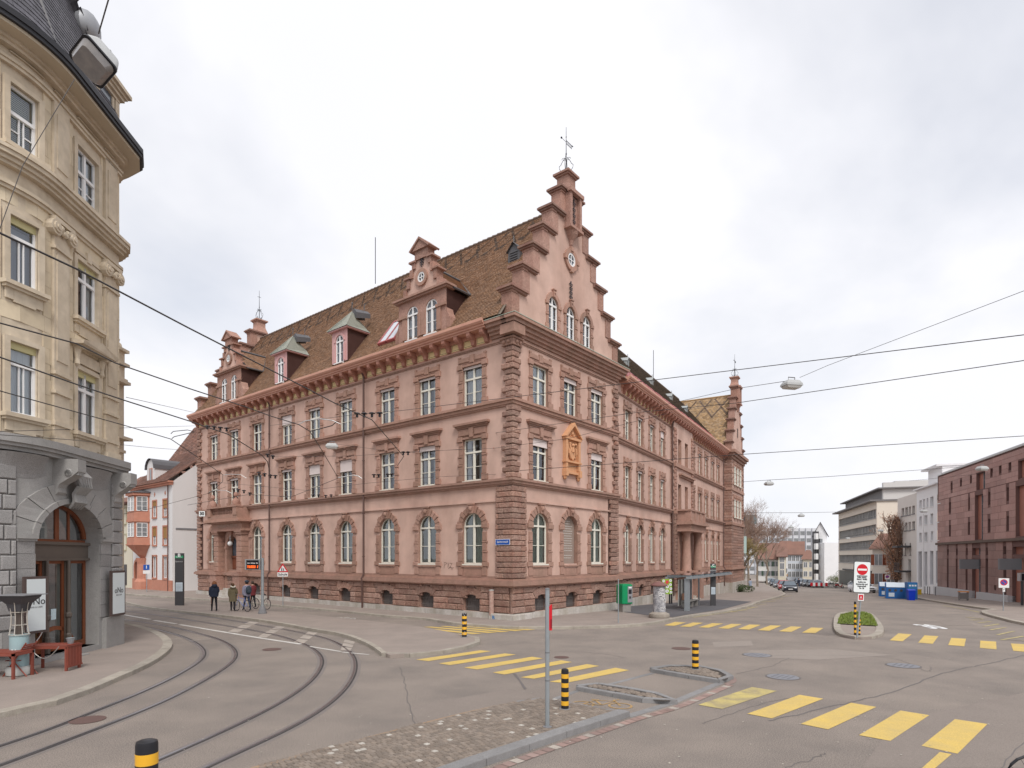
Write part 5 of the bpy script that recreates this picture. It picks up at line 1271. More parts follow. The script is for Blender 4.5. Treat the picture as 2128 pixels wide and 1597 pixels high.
gblind=pm('grey_blind',(.20,.21,.25),.8);slat=pm('venetian_blind',(.50,.50,.40),.7)
for j,(a,b) in enumerate(wl):
    for i,(z0,z1) in enumerate(WZ):
        m=(a+b)/2;M=PM(m,0,z0);key='cor%d' % (i*2+j);h=z1-z0;hw=(b-a)/2
        o=inst('window',WK[key]['frame'],M,cor);link(bpy.data.objects.new('pane',WK[key]['pane']),o)
        if (i,j) == (1,0):q=MB();q.quad((-hw,.29,.05),(hw,.29,.05),(hw,.29,h-.25),(-hw,.29,h-.25));link(bpy.data.objects.new('blind',q.mesh('blind',gblind)),o)
        elif (i,j) == (2,0):
            for k in range(int(h/.07)):
                if k % 1 == 0:pass
            q=MB()
            for k in range(int(h/.06)):q.quad((-hw,.30,k*.06),(hw,.30,k*.06),(hw,.33,k*.06+.055),(-hw,.33,k*.06+.055))
            link(bpy.data.objects.new('blind',q.mesh('venetian',slat)),o)
        else:link(bpy.data.objects.new('curtain',curtain_mesh(WK[key],'fullw' if (i != 1) else 'sides')),o)
        if i < 2:q=MB();q.box(-hw,hw,.08,.2,h-.2,h);link(bpy.data.objects.new('roller_box',q.mesh('roller_box',pm('roller_box_yellow',(.55,.50,.27),.6))),o)
        q=MB()
        q.box(-hw-.17,-hw,-.05,.03,-.02,h+.12);q.box(hw,hw+.17,-.05,.03,-.02,h+.12);q.box(-hw,hw,-.05,.03,h,h+.14);q.box(-hw-.24,hw+.24,-.2,.03,-.14,-.02);q.box(-hw-.19,hw+.19,-.13,.03,-.22,-.14)
        if i < 2:q.box(-hw-.12,hw+.12,-.035,.03,-.52,-.22);q.box(-hw+.1,hw-.1,-.045,.03,-.58,-.22)
        if (i,j) == (0,1):
            for s in (-1,1):q.box(min(s*(hw+.0),s*(hw+.22)),max(s*(hw+.0),s*(hw+.22)),-.3,.03,h+.62,h+.72);q.lathe([(.02,h+.05),(.09,h+.12),(.07,h+.3),(.11,h+.5),(.13,h+.62)],(s*(hw+.1),-.08),8)
            q.box(-hw-.02,hw+.02,-.07,.03,h+.2,h+.55)
            q.add([(-hw-.4,-.45,h+.72),(hw+.4,-.45,h+.72),(hw+.4,.02,h+.72),(-hw-.4,.02,h+.72),(-hw-.42,-.5,h+.82),(0,-.5,h+1.05),(hw+.42,-.5,h+.82),(-hw-.42,.02,h+.86),(0,.02,h+1.12),(hw+.42,.02,h+.86)],[(0,1,6,5,4),(3,2,1,0),(4,5,8,7),(5,6,9,8),(0,4,7,3),(1,2,9,6)])
        elif (i,j) == (1,1):q.box(-hw-.1,-.12,-.04,.03,h+.2,h+.3);q.box(.12,hw+.1,-.04,.03,h+.2,h+.3);q.prism([(-.1,h+.1),(.1,h+.1),(.13,h+.42),(-.13,h+.42)],-.09,.03)
        link(bpy.data.objects.new('window_surround',q.mesh('corner_surround',ashlt)),o)
mb=MB(PT);mb.lbox(s0,sE-.05,.5,.52,6.8,18.2,24);mb.obj('dark_room_backing',room,cor)  # backing sheet, coloured dark to stand in for unlit rooms
# pilasters with volutes
for a,b in pil:
    q=MB(PT);q.box(a,b,-.10,.02,6.95,14.1);q.box(a+.1,b-.1,-.13,-.1,9.6,13.0);q.box(a-.04,b+.04,-.17,.02,13.1,13.2);q.box(a-.04,b+.04,-.17,.02,9.15,9.25);q.box(a-.04,b+.04,-.17,.02,8.55,8.65)
    q.box(a-.06,b+.06,-.2,.02,7.0,7.2);q.box(a-.04,b+.04,-.16,.02,7.55,7.68)
    q.box(a,b,-.1,.02,15.4,17.8);q.box(a+.12,b-.12,-.13,-.1,15.7,17.4);q.obj('pilaster',ashlt,cor)
    q=MB(PT)
    for e in (a-.02,b+.02):
        for r,w_ in ((.24,.16),(.16,.24),(.08,.3)):
            q.add([(e+ (r*math.cos(t*.5236)),-.12-w_*.6,13.75+r*math.sin(t*.5236)) for t in range(12)]+[(e+(r*math.cos(t*.5236)),0,13.75+r*math.sin(t*.5236)) for t in range(12)],[tuple(range(12))]+[(t,(t+1) % 12,12+(t+1) % 12,12+t) for t in range(12)])
    for k in range(5):q.ball(((a+b)/2+(k-2)*.1,-.2,13.72+.08*math.cos(k*2)),.09,6,5)
    q.box(a-.1,b+.1,-.22,0,13.95,14.08);q.obj('volute_capital',ashlt,cor)
def bandp(z0,z1,p,mat=ashlt,name='string_course',a=None,b=None):
    q=MB(PT);a_,b_=(a if a is not None else s0),(b if b is not None else s1);ss=sorted(set([a_,b_]+[s for s in SP if a_ < s < b_]+[a_+(b_-a_)*i/20 for i in range(21)]))
    for x,y in zip(ss,ss[1:]):
        q.add([(x,.05,z0),(y,.05,z0),(y,-p,z0),(x,-p,z0),(x,.05,z1),(y,.05,z1),(y,-p,z1),(x,-p,z1)],[(0,1,2,3),(3,2,6,7),(7,6,5,4)])
    q.obj(name,mat,cor)
for z0,z1,p in ((6.5,6.62,.24),(6.62,6.72,.34),(6.72,6.95,.42)):bandp(z0,z1,p,granites,'granite_cornice')
for z0,z1,p in ((14.1,14.2,.08),(14.2,14.3,.14),(14.75,14.85,.16),(14.85,14.97,.25),(14.97,15.1,.35),(15.1,15.2,.4),(15.2,15.3,.22)):bandp(z0,z1,p)
for z0,z1,p in ((17.72,17.82,.1),(17.82,17.9,.15),(18.2,18.3,.2),(18.3,18.4,.3)):bandp(z0,z1,p)
bandp(18.4,18.5,.72,pm('soffit_beige',(.5,.43,.33),.8),'eaves_soffit');bandp(18.5,18.62,.82,pm('gutter_black',(.03,.03,.035),.5),'gutter');bandp(18.62,18.8,.86,MATS['gutter_black'],'gutter')
# cheap modelled panels on the frieze
for u0,u1 in ((20,90),(112,135),(160,205),(216,236)):
    a,b=sfind(u0),sfind(u1);q=MB(PT)
    for x0_,x1_,z0_,z1_ in ((a,b,17.95,17.98),(a,b,18.13,18.16)):q.lbox(x0_,x1_,-.05,.02,z0_,z1_,3)
    q.obj('frieze_panel',ashlt,cor)
# slate mansard
mb=MB();n=26;e=.22
pth=[ptan(s0+(s1-s0)*i/90) for i in range(91)]
for r in range(n):
    o0,o1=.45-(r*e)*.36,.45-((r+1.1)*e)*.36;z0,z1=18.75+r*e*.95,18.75+(r+1.1)*e*.95;off=.5 if r % 2 else 0
    s=s0+off*.3
    while s < s1-.3:
        (c,d),(c2,d2)=ptan(s+.004),ptan(s+.296);nx,n2x=Vector((d.y,-d.x)),Vector((d2.y,-d2.x))
        P=lambda c,n_,o,z:tuple((c+n_*o).to_3d()+Vector((0,0,z)))
        mb.add([P(c,nx,o0+.02,z0),P(c2,n2x,o0+.02,z0),P(c2,n2x,o1,z1),P(c,nx,o1,z1),P(c,nx,o0,z0),P(c2,n2x,o0,z0)],[(0,1,2,3),(4,5,1,0)]);s += .3
mb.obj('slate_tiles',slate,cor,None,'stuff')
q=MB(PT);ss=[s0+(s1-s0)*i/60 for i in range(61)]
for x,y in zip(ss,ss[1:]):q.quad((x,-.44,18.74),(y,-.44,18.74),(y,1.6,24.2),(x,1.6,24.2))
q.obj('mansard',slate,cor)
def mansard_dormer(s,z):
    T=PM(s,.1,z);q=MB(T);q.box(-.75,.75,-.0,1.4,0,1.9);q.obj('dormer_cheek',brown if False else pm('dormer_grey',(.17,.16,.16),.6),cor)
    q=MB(T);q.box(-.9,.9,-.1,0,0,.12);q.box(-.8,-.55,-.08,.02,.12,1.7);q.box(.55,.8,-.08,.02,.12,1.7);q.box(-1.0,1.0,-.28,1.4,1.9,2.0);q.box(-.93,.93,-.2,1.3,1.78,1.9);q.box(-1.1,1.1,-.38,1.4,2.0,2.14);q.box(-.8,.8,-.1,0,1.65,1.8)
    for k in (-.45,.45):q.box(k-.06,k+.06,-.05,.01,.12,1.65)
    q.box(-.4,.4,-.04,.01,.8,.88);o=q.obj('dormer_surround',ashlt,cor);q=MB(T);q.quad((-.5,-.005,.12),(.5,-.005,.12),(.5,-.005,1.65),(-.5,-.005,1.65));q.obj('pane',dpane,o)
mansard_dormer(SP[21]-.75,18.85)
q=MB(PM(SP[21]-.2,1.0,22.6));q.ball((0,0,.5),.55,10,8,1,.7,1);q.obj('roof_ornament',pm('zinc',(.33,.34,.36),.5,metal=.3),cor,smooth=True)
q=MB();q.tube([PT((sfind(108),-.35,18.8)),PT((sfind(108),.9,22.5))],.07,6);q.obj('hip_roll',lead,cor)
# granite ground floor
sda,sdb=sfind(73),sfind(206);sm=(sda+sdb)/2;hwd=(sdb-sda)/2
DM=fm(*(((ptan(sda)[0]+ptan(sdb)[0])/2)),0,math.atan2(*(ptan(sdb)[0]-ptan(sda)[0]).yx));cw=(ptan(sdb)[0]-ptan(sda)[0]).length/2
mb=MB(PT);wall(mb,s0,s1,0,6.6,[(sda,sdb,.3,5.15,1.13)],0,.75,xb=sbk,nseg=16);mb.obj('granite_wall',[granites,granites],cor)
pa,pb,pc,pd=sfind(33),sda,sdb,sfind(228)
blocks(PT,sv0-.6,pa-.02,1.25,6.1,.435,1.1,[],.10,cor,granite,'granite_block',c=.035,seed=5,gap=.012)
blocks(PT,pd+.02,SP[21]+.05,1.25,6.1,.435,.9,[],.10,cor,granite,'granite_block',c=.035,seed=6,gap=.012)
blocks(PT,sv0-.6,pb-.25,.0,1.22,.61,2.2,[],.16,cor,granites,'granite_plinth',c=.006,seed=7);blocks(PT,pc+.15,SP[21]+.05,.0,1.22,1.22,2.2,[],.16,cor,granites,'granite_plinth',c=.006,seed=8)
blocks(PT,pa,pb-.02,1.25,3.95,.42,1.6,[],.04,cor,granite,'granite_block',c=.012,seed=9,gap=.006);blocks(PT,pc+.02,pd,1.25,3.95,.42,1.6,[],.04,cor,granite,'granite_block',c=.012,seed=10,gap=.006)
for a,b in ((pa-.03,pb+.0),(pc-.0,pd+.03)):
    q=MB(PT);q.lbox(a,b,-.14,.02,3.95,4.1,3);q.lbox(a,b,-.08,.02,3.88,3.95,3);q.obj('impost',granites,cor)
# arch stones
n=9;spz=5.15-1.13
for i in range(n):
    t0,t1=math.pi*i/n+.008,math.pi*(i+1)/n-.008;q=MB(PT);P=lambda r,t,y:(sm+hwd*r*math.cos(t),y,spz+1.13*r*math.sin(t)*(1 if r < 1.05 else 1.02));R1=1.55 if i not in (0,n-1) else 1.5
    for k in range(2):
        u0,u1=t0+(t1-t0)*k/2,t0+(t1-t0)*(k+1)/2
        for (ra,rb,y_) in ((1.0,1.12,-.14),(1.12,R1,-.075)):
            q.add([P(ra,u0,y_),P(rb,u0,y_),P(rb,u1,y_),P(ra,u1,y_),P(ra,u0,.05),P(rb,u0,.02),P(rb,u1,.02),P(ra,u1,.05)],[(0,1,2,3),(4,5,1,0),(3,2,6,7),(0,3,7,4),(1,5,6,2)])
    q.obj('arch_stone',granites,cor)
def console(s,w_,z0,z1,out,name='console'):
    q=MB(PT);pr_=[(.02,z0),(-.08,z0+.02),(-.16,z0+.1),(-.14,z0+.25),(-.2,z0+.36),(-out*.75,z0+.52*(z1-z0)),(-out,z0+.66*(z1-z0)),(-out,z1),(.02,z1)]
    q.prof(pr_,s-w_/2,s+w_/2);
    for k in (-.5,.5):
        e=s+k*w_*1.0;q.add([(e+(.0),-out*.62-.13*math.cos(t*.6283),z0+.62*(z1-z0)+.13*math.sin(t*.6283)) for t in range(10)]+[(e+.05*(1 if k > 0 else -1),-out*.62-.1*math.cos(t*.6283),z0+.62*(z1-z0)+.1*math.sin(t*.6283)) for t in range(10)],[tuple(range(10,20)),tuple(range(19,9,-1))]+[(t,(t+1) % 10,10+(t+1) % 10,10+t) for t in range(10)])
    for k in range(4):q.box(s-w_/2+.05+k*(w_-.1)/4,s-w_/2+.05+(k+.7)*(w_-.1)/4,-out+.02,-out+.12,z0+.56*(z1-z0),z0+.66*(z1-z0))
    q.obj(name,granites,cor)
console(sfind(150)-.75,.42,5.35,6.5,.75);console(SP[21]-.35,.42,5.35,6.5,.7)
# soft swellings under the cornice and the scrolled keystone
def swell(sA,sB,z0,z1,out):
    q=MB(PT);n,m=12,6
    for i in range(n):
        for j in range(m):
            def f(i,j):t,k=i/n,j/m;return (sA+(sB-sA)*t,-out*math.sin(math.pi*t)**.5*(k**1.6)-.01,z0+(z1-z0)*k-.18*(abs(t-.5)*2)**2*(1-k)*-1)
            q.add([f(i,j),f(i+1,j),f(i+1,j+1),f(i,j+1)],[(0,1,2,3)])
    q.obj('cornice_swelling',granite,cor,smooth=True)
swell(sfind(-20),sfind(96),5.75,6.45,.38);swell(sfind(158),SP[21]-.6,5.75,6.45,.32)
q=MB(PT)
for k in range(5):a=sm-.26+k*.13;q.tube([(a,-.12,5.0),(a,-.3,5.2),(a,-.26,5.45),(a,-.45,5.7),(a,-.42,6.0),(a,-.2,6.3)],[.05,.09,.07,.1,.11,.05],6)
q.obj('scrolled_keystone',granites,cor,smooth=True)
# entrance of wood and glass in the arch
T=DM;Y0=.45
q=MB(T);w_=cw
q.box(-w_,w_,Y0-.08,Y0+.1,3.35,3.8);q.box(-w_-.05,w_+.05,Y0-.16,Y0+.1,3.8,3.9);q.box(-w_,w_,Y0-.14,Y0,3.28,3.36)
for x in (-w_*.36,w_*.3):q.box(x-.05,x+.05,Y0-.06,Y0+.1,.3,3.3);q.lathe([(.09,.3),(.09,.8),(.06,.85),(.06,1.35),(.1,1.4),(.1,1.5),(.055,1.55),(.05,3.3)],(x,Y0-.12),8)
ent=q.obj('entrance_frame',bronz,cor)
q=MB(T)
for a,b in ((-w_+.02,-w_*.36-.05),(-w_*.36+.05,w_*.3-.05),(w_*.3+.05,w_-.02)):
    q.box(a,a+.1,Y0,Y0+.07,.32,3.28);q.box(b-.1,b,Y0,Y0+.07,.32,3.28);q.box(a,b,Y0+.001,Y0+.069,.32,.5);q.box(a,b,Y0+.001,Y0+.069,3.18,3.28)
for a,b in ((-w_*.62,-w_*.5),(w_*.0,w_*.12),(-w_*.98,-w_*.86),(w_*.4,w_*.46)):q.box(a,b,Y0+.005,Y0+.06,3.9,5.0)
arc_strip(q,1.0,1.13,0,Y0,Y0+.07,14,0,math.pi)
for i in range(len(q.v)):pass
q.box(-w_+.05,w_-.05,Y0,Y0+.07,3.9,3.98)
o=q.obj('door_leaf',woodr,ent)
q=MB(T);r_=MB(T)
for i in range(14):
    t0,t1=math.pi*i/14,math.pi*(i+1)/14;P=lambda r,t,y:(w_*r*math.cos(t),y,spz+1.13*r*math.sin(t))
    r_.add([P(.9,t0,Y0-.02),P(1.0,t0,Y0-.02),P(1.0,t1,Y0-.02),P(.9,t1,Y0-.02),P(.9,t0,Y0+.1),P(.9,t1,Y0+.1)],[(0,1,2,3),(4,0,3,5)])
    q.add([(0,Y0+.04,4.0),P(.96,t0,Y0+.04),P(.96,t1,Y0+.04)],[(0,1,2)])
r_.obj('fanlight_frame',woodr,ent)
q.quad((-w_,Y0+.04,.4),(w_,Y0+.04,.4),(w_,Y0+.04,3.3),(-w_,Y0+.04,3.3));q.obj('pane',pane,ent)
q=MB(T);q.quad((-w_-.3,2.2,.2),(w_+.3,2.2,.2),(w_+.3,2.2,5.3),(-w_-.3,2.2,5.3));q.quad((-w_,.8,.32),(w_,.8,.32),(w_,2.2,.32),(-w_,2.2,.32));q.obj('shop_interior',pm('shop_interior',(.10,.085,.07),.9,ns=1.5,nc=(.17,.15,.12),nf=.8),cor)
q=MB(T);q.box(w_*.45,w_*.95,.9,.92,.4,3.2);q.obj('curtain',pm('inner_screen',(.30,.29,.26),.9),cor)
q=MB(T);q.box(.35,.75,1.3,1.7,.7,.76);
for a in (.36,.72):q.box(a,a+.03,1.3,1.33,.3,1.3)
q.obj('shop_chair',pm('chair_orange',(.4,.18,.05),.6),cor)
q=MB(T);q.box(-w_,w_,.1,.9,0,.3);q.box(-w_*.35,w_*.3,-.35,.1,0,.15);q.obj('door_step',granites,cor)
q=MB(T);q.box(-.22,.02,Y0-.01,Y0-.004,1.35,1.7);q.obj('paper_notice',pm('paper_blue',(.55,.68,.72),.8),cor)
q=MB(T);q.box(-w_-.05,-w_+.12,.1,.2,2.0,2.45);q.obj('postbox_sign',redsign,cor);q=MB(T);q.box(-w_-.05,-w_+.12,.1,.2,1.45,1.98);q.obj('notice_sign',pm('sticker_blue',(.2,.3,.45),.6),cor)
# sign boards with the name
def board(M,w,h):
    q=MB(M);q.box(-w/2,w/2,-.12,-.04,0,h);o=q.obj('sign_board',pm('board_brown',(.085,.06,.055),.6),cor);q=MB(M);q.box(-w/2+.07,w/2-.07,-.13,-.12,.08,h-.08);q.obj('board_panel',pm('board_white',(.62,.67,.68),.6),o)
    text('oNo',.30,blk,M @ Matrix.Translation((0,-.134,h*.56)),o,'lettering',sx=1.0);text('BAR & CAFE',.07,mgrey,M @ Matrix.Translation((0,-.134,h*.46)),o,'lettering')
board(PM(sfind(62)-.05,-.17,1.12),.72,1.7);board(PM(sfind(230),-.16,1.25),.9,1.65)
# the neighbour's cornice bits beyond the edge
nb=thing('far_stone_house','sliver of a stone house with stacked cornices showing behind the beige corner house','building',(-19.5,28,0))
q=MB(fm(-19.5,26.2,0,rad(90)));q.box(0,4.2,-.0,4,0,12.0);q.obj('wall',ashlt,nb)
for z,p in ((12.0,.35),(12.15,.2),(12.9,.3),(8.6,.1),(13.6,.28),(9.2,.45)):
    q=MB(fm(-19.5,26.2,0,rad(90)));q.box(0,4.2,-p,4,z,z+.14);q.obj('cornice',ashlt,nb)
q=MB(fm(-19.5,26.2,0,rad(90)));q.box(3.0,4.1,-.1,.5,12.1,13.7);q.lathe([(.2,13.75),(.15,14.0),(.05,14.1),(.08,14.25),(0,14.3)],(3.9,.1),8);q.obj('balustrade_pier',ashlt,nb)
# ---------------------------------------------------------------- old houses beyond, on the left
whitew=pm('white_render',(.68,.67,.67),.9,ns=.5,nc=(.6,.59,.585),nf=.5,streak=True,bump=.15,bs=40)
creamw=pm('cream_render',(.62,.58,.47),.9,ns=.5,nc=(.54,.5,.4),nf=.5,streak=True)
redo=pm('salmon_stone',(.47,.225,.16),.85,ns=1,nc=(.42,.165,.11),nf=.5,ns2=3,nf2=.06)
def simple_windows(T,par,xs,zs,w,h,fr=.12,frm=redo,y=0.,shutters=None,kind='cas',lab=None,bars=True):
    for x in xs:
        for z in zs:
            q=MB(X(T,x,y,z));q.box(-w/2-fr,-w/2,-.05,.01,-fr,h+fr);q.box(w/2,w/2+fr,-.05,.01,-fr,h+fr);q.box(-w/2,w/2,-.05,.01,h,h+fr);q.box(-w/2-.03,w/2+.03,-.12,.01,-fr,0);o=q.obj('window',frm,par)
            q=MB(X(T,x,y,z));q.box(-w/2,-w/2+.06,.04,.09,0,h);q.box(w/2-.06,w/2,.04,.09,0,h);q.box(-.03,.03,.04,.09,0,h);q.box(-w/2,w/2,.04,.09,h-.06,h);q.box(-w/2,w/2,.04,.09,0,.06)
            if bars:
                for k in (1,2):q.box(-w/2,w/2,.05,.08,h*k/3-.015,h*k/3+.015)
            q.obj('window_frame',winw2,o);q=MB(X(T,x,y,z));q.quad((-w/2,.1,0),(w/2,.1,0),(w/2,.1,h),(-w/2,.1,h));q.obj('pane',wpane,o)
            if shutters == 'roll':q=MB(X(T,x,y,z));q.box(-w/2,w/2,.0,.04,h*R.choice([.35,.5,.7]),h);q.obj('roller_shutter',pm('shutter_ochre',(.30,.17,.06),.7),o)
            elif shutters:
                for s in (-1,1):q=MB(X(T,x,y,z));q.box(min(s*(w/2+.02),s*(w/2+w*.5)),max(s*(w/2+.02),s*(w/2+w*.5)),-.09,-.05,0,h);q.obj('shutter',shutters,o)
wpane=pm('window_pane_grey',(.16,.17,.185),.08,ns=1.2,nc=(.30,.31,.31),nf=.6,spec=.7)
EX=-41.6
wh=thing('white_oriel_house','white rendered old house with a salmon red two-storey oriel and blank white side wall','building',tuple((ML @ Vector((EX,0,0)))))
HO=[(-45.1-.55,-45.1+.55)]
q=MB(ML);
def hwall(mb,T,x0,x1,z1,ops):wall(mb,x0,x1,0,z1,ops,0,.15)
wx_=[-43.2,-45.7]
oo=[(x-.45,x+.45,z,z+h,False) for x in wx_ for z,h in ((1.35,2.1),(4.6,1.75),(7.35,1.6))]
hwall(q,ML,-51.3,EX,10.4,oo);q.add([(EX,0,0),(EX,10,0),(EX,10,10.4),(EX,5,14.85),(EX,0,10.6)],[(0,1,2,3,4)]);q.obj('wall',[whitew,redo],wh)
simple_windows(ML,wh,wx_,[7.35],.9,1.6,.14,redo,shutters='roll');simple_windows(ML,wh,wx_,[4.6],.9,1.75,.14,redo,shutters='roll');simple_windows(ML,wh,wx_,[1.35],.9,2.1,.16,redo,bars=False)
q=MB(ML);q.box(-48.6,EX+.06,-.08,0,0,1.15);q.box(-51.3,-49.9,-.08,0,0,1.15);q.box(-51.3,EX+.05,-.3,.05,10.3,10.5);q.box(-51.3,EX+.12,-.45,.05,10.5,10.68)
for x in wx_:q.box(x-.62,x-.45,-.05,0,1.15,3.6);q.box(x+.45,x+.62,-.05,0,1.15,3.6);q.prism([(x-.14,9.62),(x,9.4),(x+.14,9.62),(x,9.85)],-.04,0)
q.obj('red_trim',redo,wh)
q=MB(ML);q.tube([(-42.4,-.1,10.3),(-42.4,-.1,0)],.05,6);q.obj('downpipe',brown,wh)
# oriel: half octagon
oc_=-48.4;q=MB(ML)
def octr(z,r,d):return [(oc_-r,0,z),(oc_-r*.62,-d,z),(oc_+r*.62,-d,z),(oc_+r,0,z)]
def ocstack(q,rows):
    for (z0,r0,d0),(z1,r1,d1) in zip(rows,rows[1:]):
        a,b=octr(z0,r0,d0),octr(z1,r1,d1);q.add(a+b,[(0,1,5,4),(1,2,6,5),(2,3,7,6)])
ocstack(q,[(3.3,.35,.25),(3.6,.6,.5),(4.1,1.0,.9),(4.55,1.5,1.25),(4.6,1.62,1.35),(4.7,1.62,1.35),(4.7,1.5,1.25),(5.35,1.5,1.25),(5.35,1.4,1.17),(6.95,1.4,1.17),(6.95,1.55,1.3),(7.2,1.55,1.3),(7.2,1.48,1.24),(7.95,1.48,1.24),(7.95,1.4,1.17),(9.6,1.4,1.17),(9.6,1.62,1.36),(9.85,1.62,1.36)])
q.lathe([(.75,0),(.75,.9),(.5,1.2),(.46,2.7),(.6,3.3)],(oc_,-.15),12);q.obj('oriel',redo,wh)
q=MB(ML);ocstack(q,[(9.85,1.75,1.45),(9.95,1.75,1.45),(10.2,.1,.1)]);q.obj('oriel_roof',lead,wh)
for z in (5.45,8.05):
    h=1.35 if z < 6 else 1.4
    for (ax,ay),(bx,by) in (((-.87,-1.17),(.87,-1.17)),((.87,-1.17),(1.4,0)),((-1.4,0),(-.87,-1.17))):
        A,B=Vector((oc_+ax,ay)),Vector((oc_+bx,by));d=(B-A).normalized();n_=Vector((d.y,-d.x));segs=[(.06,.46),(.54,.94)] if abs(ax-bx) > 1.5 else [(.15,.85)]
        for t0,t1 in segs:
            p,r_=A+(B-A)*t0+n_*.02,A+(B-A)*t1+n_*.02;q=MB(ML);q.quad((p.x,p.y,z),(r_.x,r_.y,z),(r_.x,r_.y,z+h),(p.x,p.y,z+h));o=q.obj('oriel_window',wpane,wh)
            q=MB(ML)
            for t in (0,.5,1):c=p+(r_-p)*t+n_*.02;q.tube([(c.x,c.y,z),(c.x,c.y,z+h)],.035,4)
            for k in (0,.33,.66,1):q.tube([(p.x+n_.x*.02,p.y+n_.y*.02,z+h*k),(r_.x+n_.x*.02,r_.y+n_.y*.02,z+h*k)],.022 if 0 < k < 1 else .04,4)
            q.obj('window_frame',winw2,o)
q=MB(ML);arc_strip(q,.5,.75,2.45,-.12,.02,10,0,math.pi,-50.1);q.box(-50.85,-50.6,-.12,.02,0,2.45);q.box(-49.6,-49.35,-.12,.02,0,2.45);q.obj('door_arch',redo,wh)
q=MB(ML);q.box(-50.6,-49.6,-.02,-.01,.1,2.95);q.obj('door',MATS['door_wood'],wh);q=MB(ML);q.box(-50.7,-49.5,-.6,0,0,.15);q.obj('door_step',redo,wh)
mb=MB();tiles(mb,ML,-52,EX-.0,-.5,10.65,5,14.95,w=.25,e=.25);mb.obj('roof_tiles',[tiler,tiled],wh,None,'stuff')
q=MB(ML);q.quad((-52,-.5,10.62),(EX+.1,-.5,10.62),(EX+.1,5,14.92),(-52,5,14.92));q.quad((-52,5,14.92),(EX+.1,5,14.92),(EX+.1,10.5,10.5),(-52,10.5,10.5));q.obj('roof_deck',tiler,wh)
q=MB(ML);q.box(-48.2,-46.2,.2,.3,10.6,12.3);arc_strip(q,.0,1.0,12.3,.2,.3,8,0,math.pi,-47.2);q.box(-46.3,-46.2,.3,2.5,10.6,12.4);dm=q.obj('attic_dormer',whitew,wh)
q=MB(ML);q.box(-47.6,-46.8,.17,.2,10.7,12.4);q.obj('attic_window',redo,wh);q=MB(ML);q.box(-47.45,-46.95,.15,.17,10.8,12.3);q.obj('pane',wpane,wh)
q=MB(ML)
for i in range(8):a0,a1=math.pi*i/8,math.pi*(i+1)/8;q.quad((-47.2+1.1*math.cos(a0),.0,12.3+1.1*math.sin(a0)),(-47.2+1.1*math.cos(a0),3.6,12.3+1.1*math.sin(a0)),(-47.2+1.1*math.cos(a1),3.6,12.3+1.1*math.sin(a1)),(-47.2+1.1*math.cos(a1),.0,12.3+1.1*math.sin(a1)))
q.obj('dormer_roof',lead,wh)
q=MB(ML);q.box(EX-.02,EX+.06,.3,4.5,6.05,6.2);q.obj('metal_strip',mgrey,wh)
ch=thing('cream_house','cream rendered house with dark shopfront, left of the white oriel house','building',tuple(ML @ Vector((-51.4,0,0))))
q=MB(ML);q.box(-62,-51.45,-.0,9,0,9.2);q.obj('wall',creamw,ch)
simple_windows(ML,ch,[-53.6,-56.0,-58.4],[4.2,7.0],.9,1.6,.12,pm('cream_trim',(.45,.42,.3),.8))
q=MB(ML);q.box(-54.6,-53.0,-.06,0,.4,2.6);q.box(-57.4,-55.0,-.06,0,.4,2.9);q.obj('shopfront',dgrey,ch)
q=MB(ML);q.prof([(-.6,9.1),(4.5,13.2),(9.5,9.1)],-62,-51.4);q.obj('roof',tiler,ch);q=MB(ML);q.box(-62,-51.45,-.7,0,9.0,9.2);q.obj('eaves',brown,ch)
q=MB(ML);q.box(-55.2,-53.6,.4,2,9.4,10.8);q.obj('attic_dormer',whitew,ch)
bk=thing('steep_roofed_house','old house behind with a tall steep brown tiled roof and chimney','building',tuple(ML @ Vector((-60,9,0))))
q=MB(ML);q.box(-70,-52.5,9,20,0,13.5);q.obj('wall',creamw,bk)
mb=MB();tiles(mb,ML,-70,-51.5,8.6,13.3,13.5,21.5,w=.35,e=.3,skew=(2,-8.2));mb.obj('roof_tiles',[tiler,tiled],bk,None,'stuff')
q=MB(ML);q.quad((-70,8.6,13.25),(-51.5,8.6,13.25),(-59.7,13.5,21.45),(-68,13.5,21.45));q.add([(-51.5,8.6,13.25),(-51.5,19,13.25),(-59.7,13.5,21.45)],[(0,1,2)]);q.obj('roof_deck',tiler,bk)
b2=thing('gabled_back_house','low house behind with red tiled roof and a metal-capped chimney','building',tuple(ML @ Vector((-50,11,0))))
q=MB(ML);q.box(-56,-49.2,10.5,18,0,13.2);q.add([(-49.2,10.5,13.2),(-49.2,18,13.2),(-49.2,14.2,16.4)],[(0,1,2)]);q.obj('wall',pm('beige_gable',(.45,.36,.27),.9),b2);q=MB(ML);q.prof([(10.2,13.0),(14.2,16.55),(18.3,13.0)],-56,-49.0);q.obj('roof',tiler,b2)
q=MB(ML);q.box(-52.0,-51.2,11.5,12.3,14.5,16.6);q.box(-52.1,-51.1,11.4,12.4,17.0,17.1)
for a in (-52.0,-51.6,-51.25):q.box(a,a+.08,11.6,11.7,16.6,17.0)
q.obj('chimney',dgrey,b2)
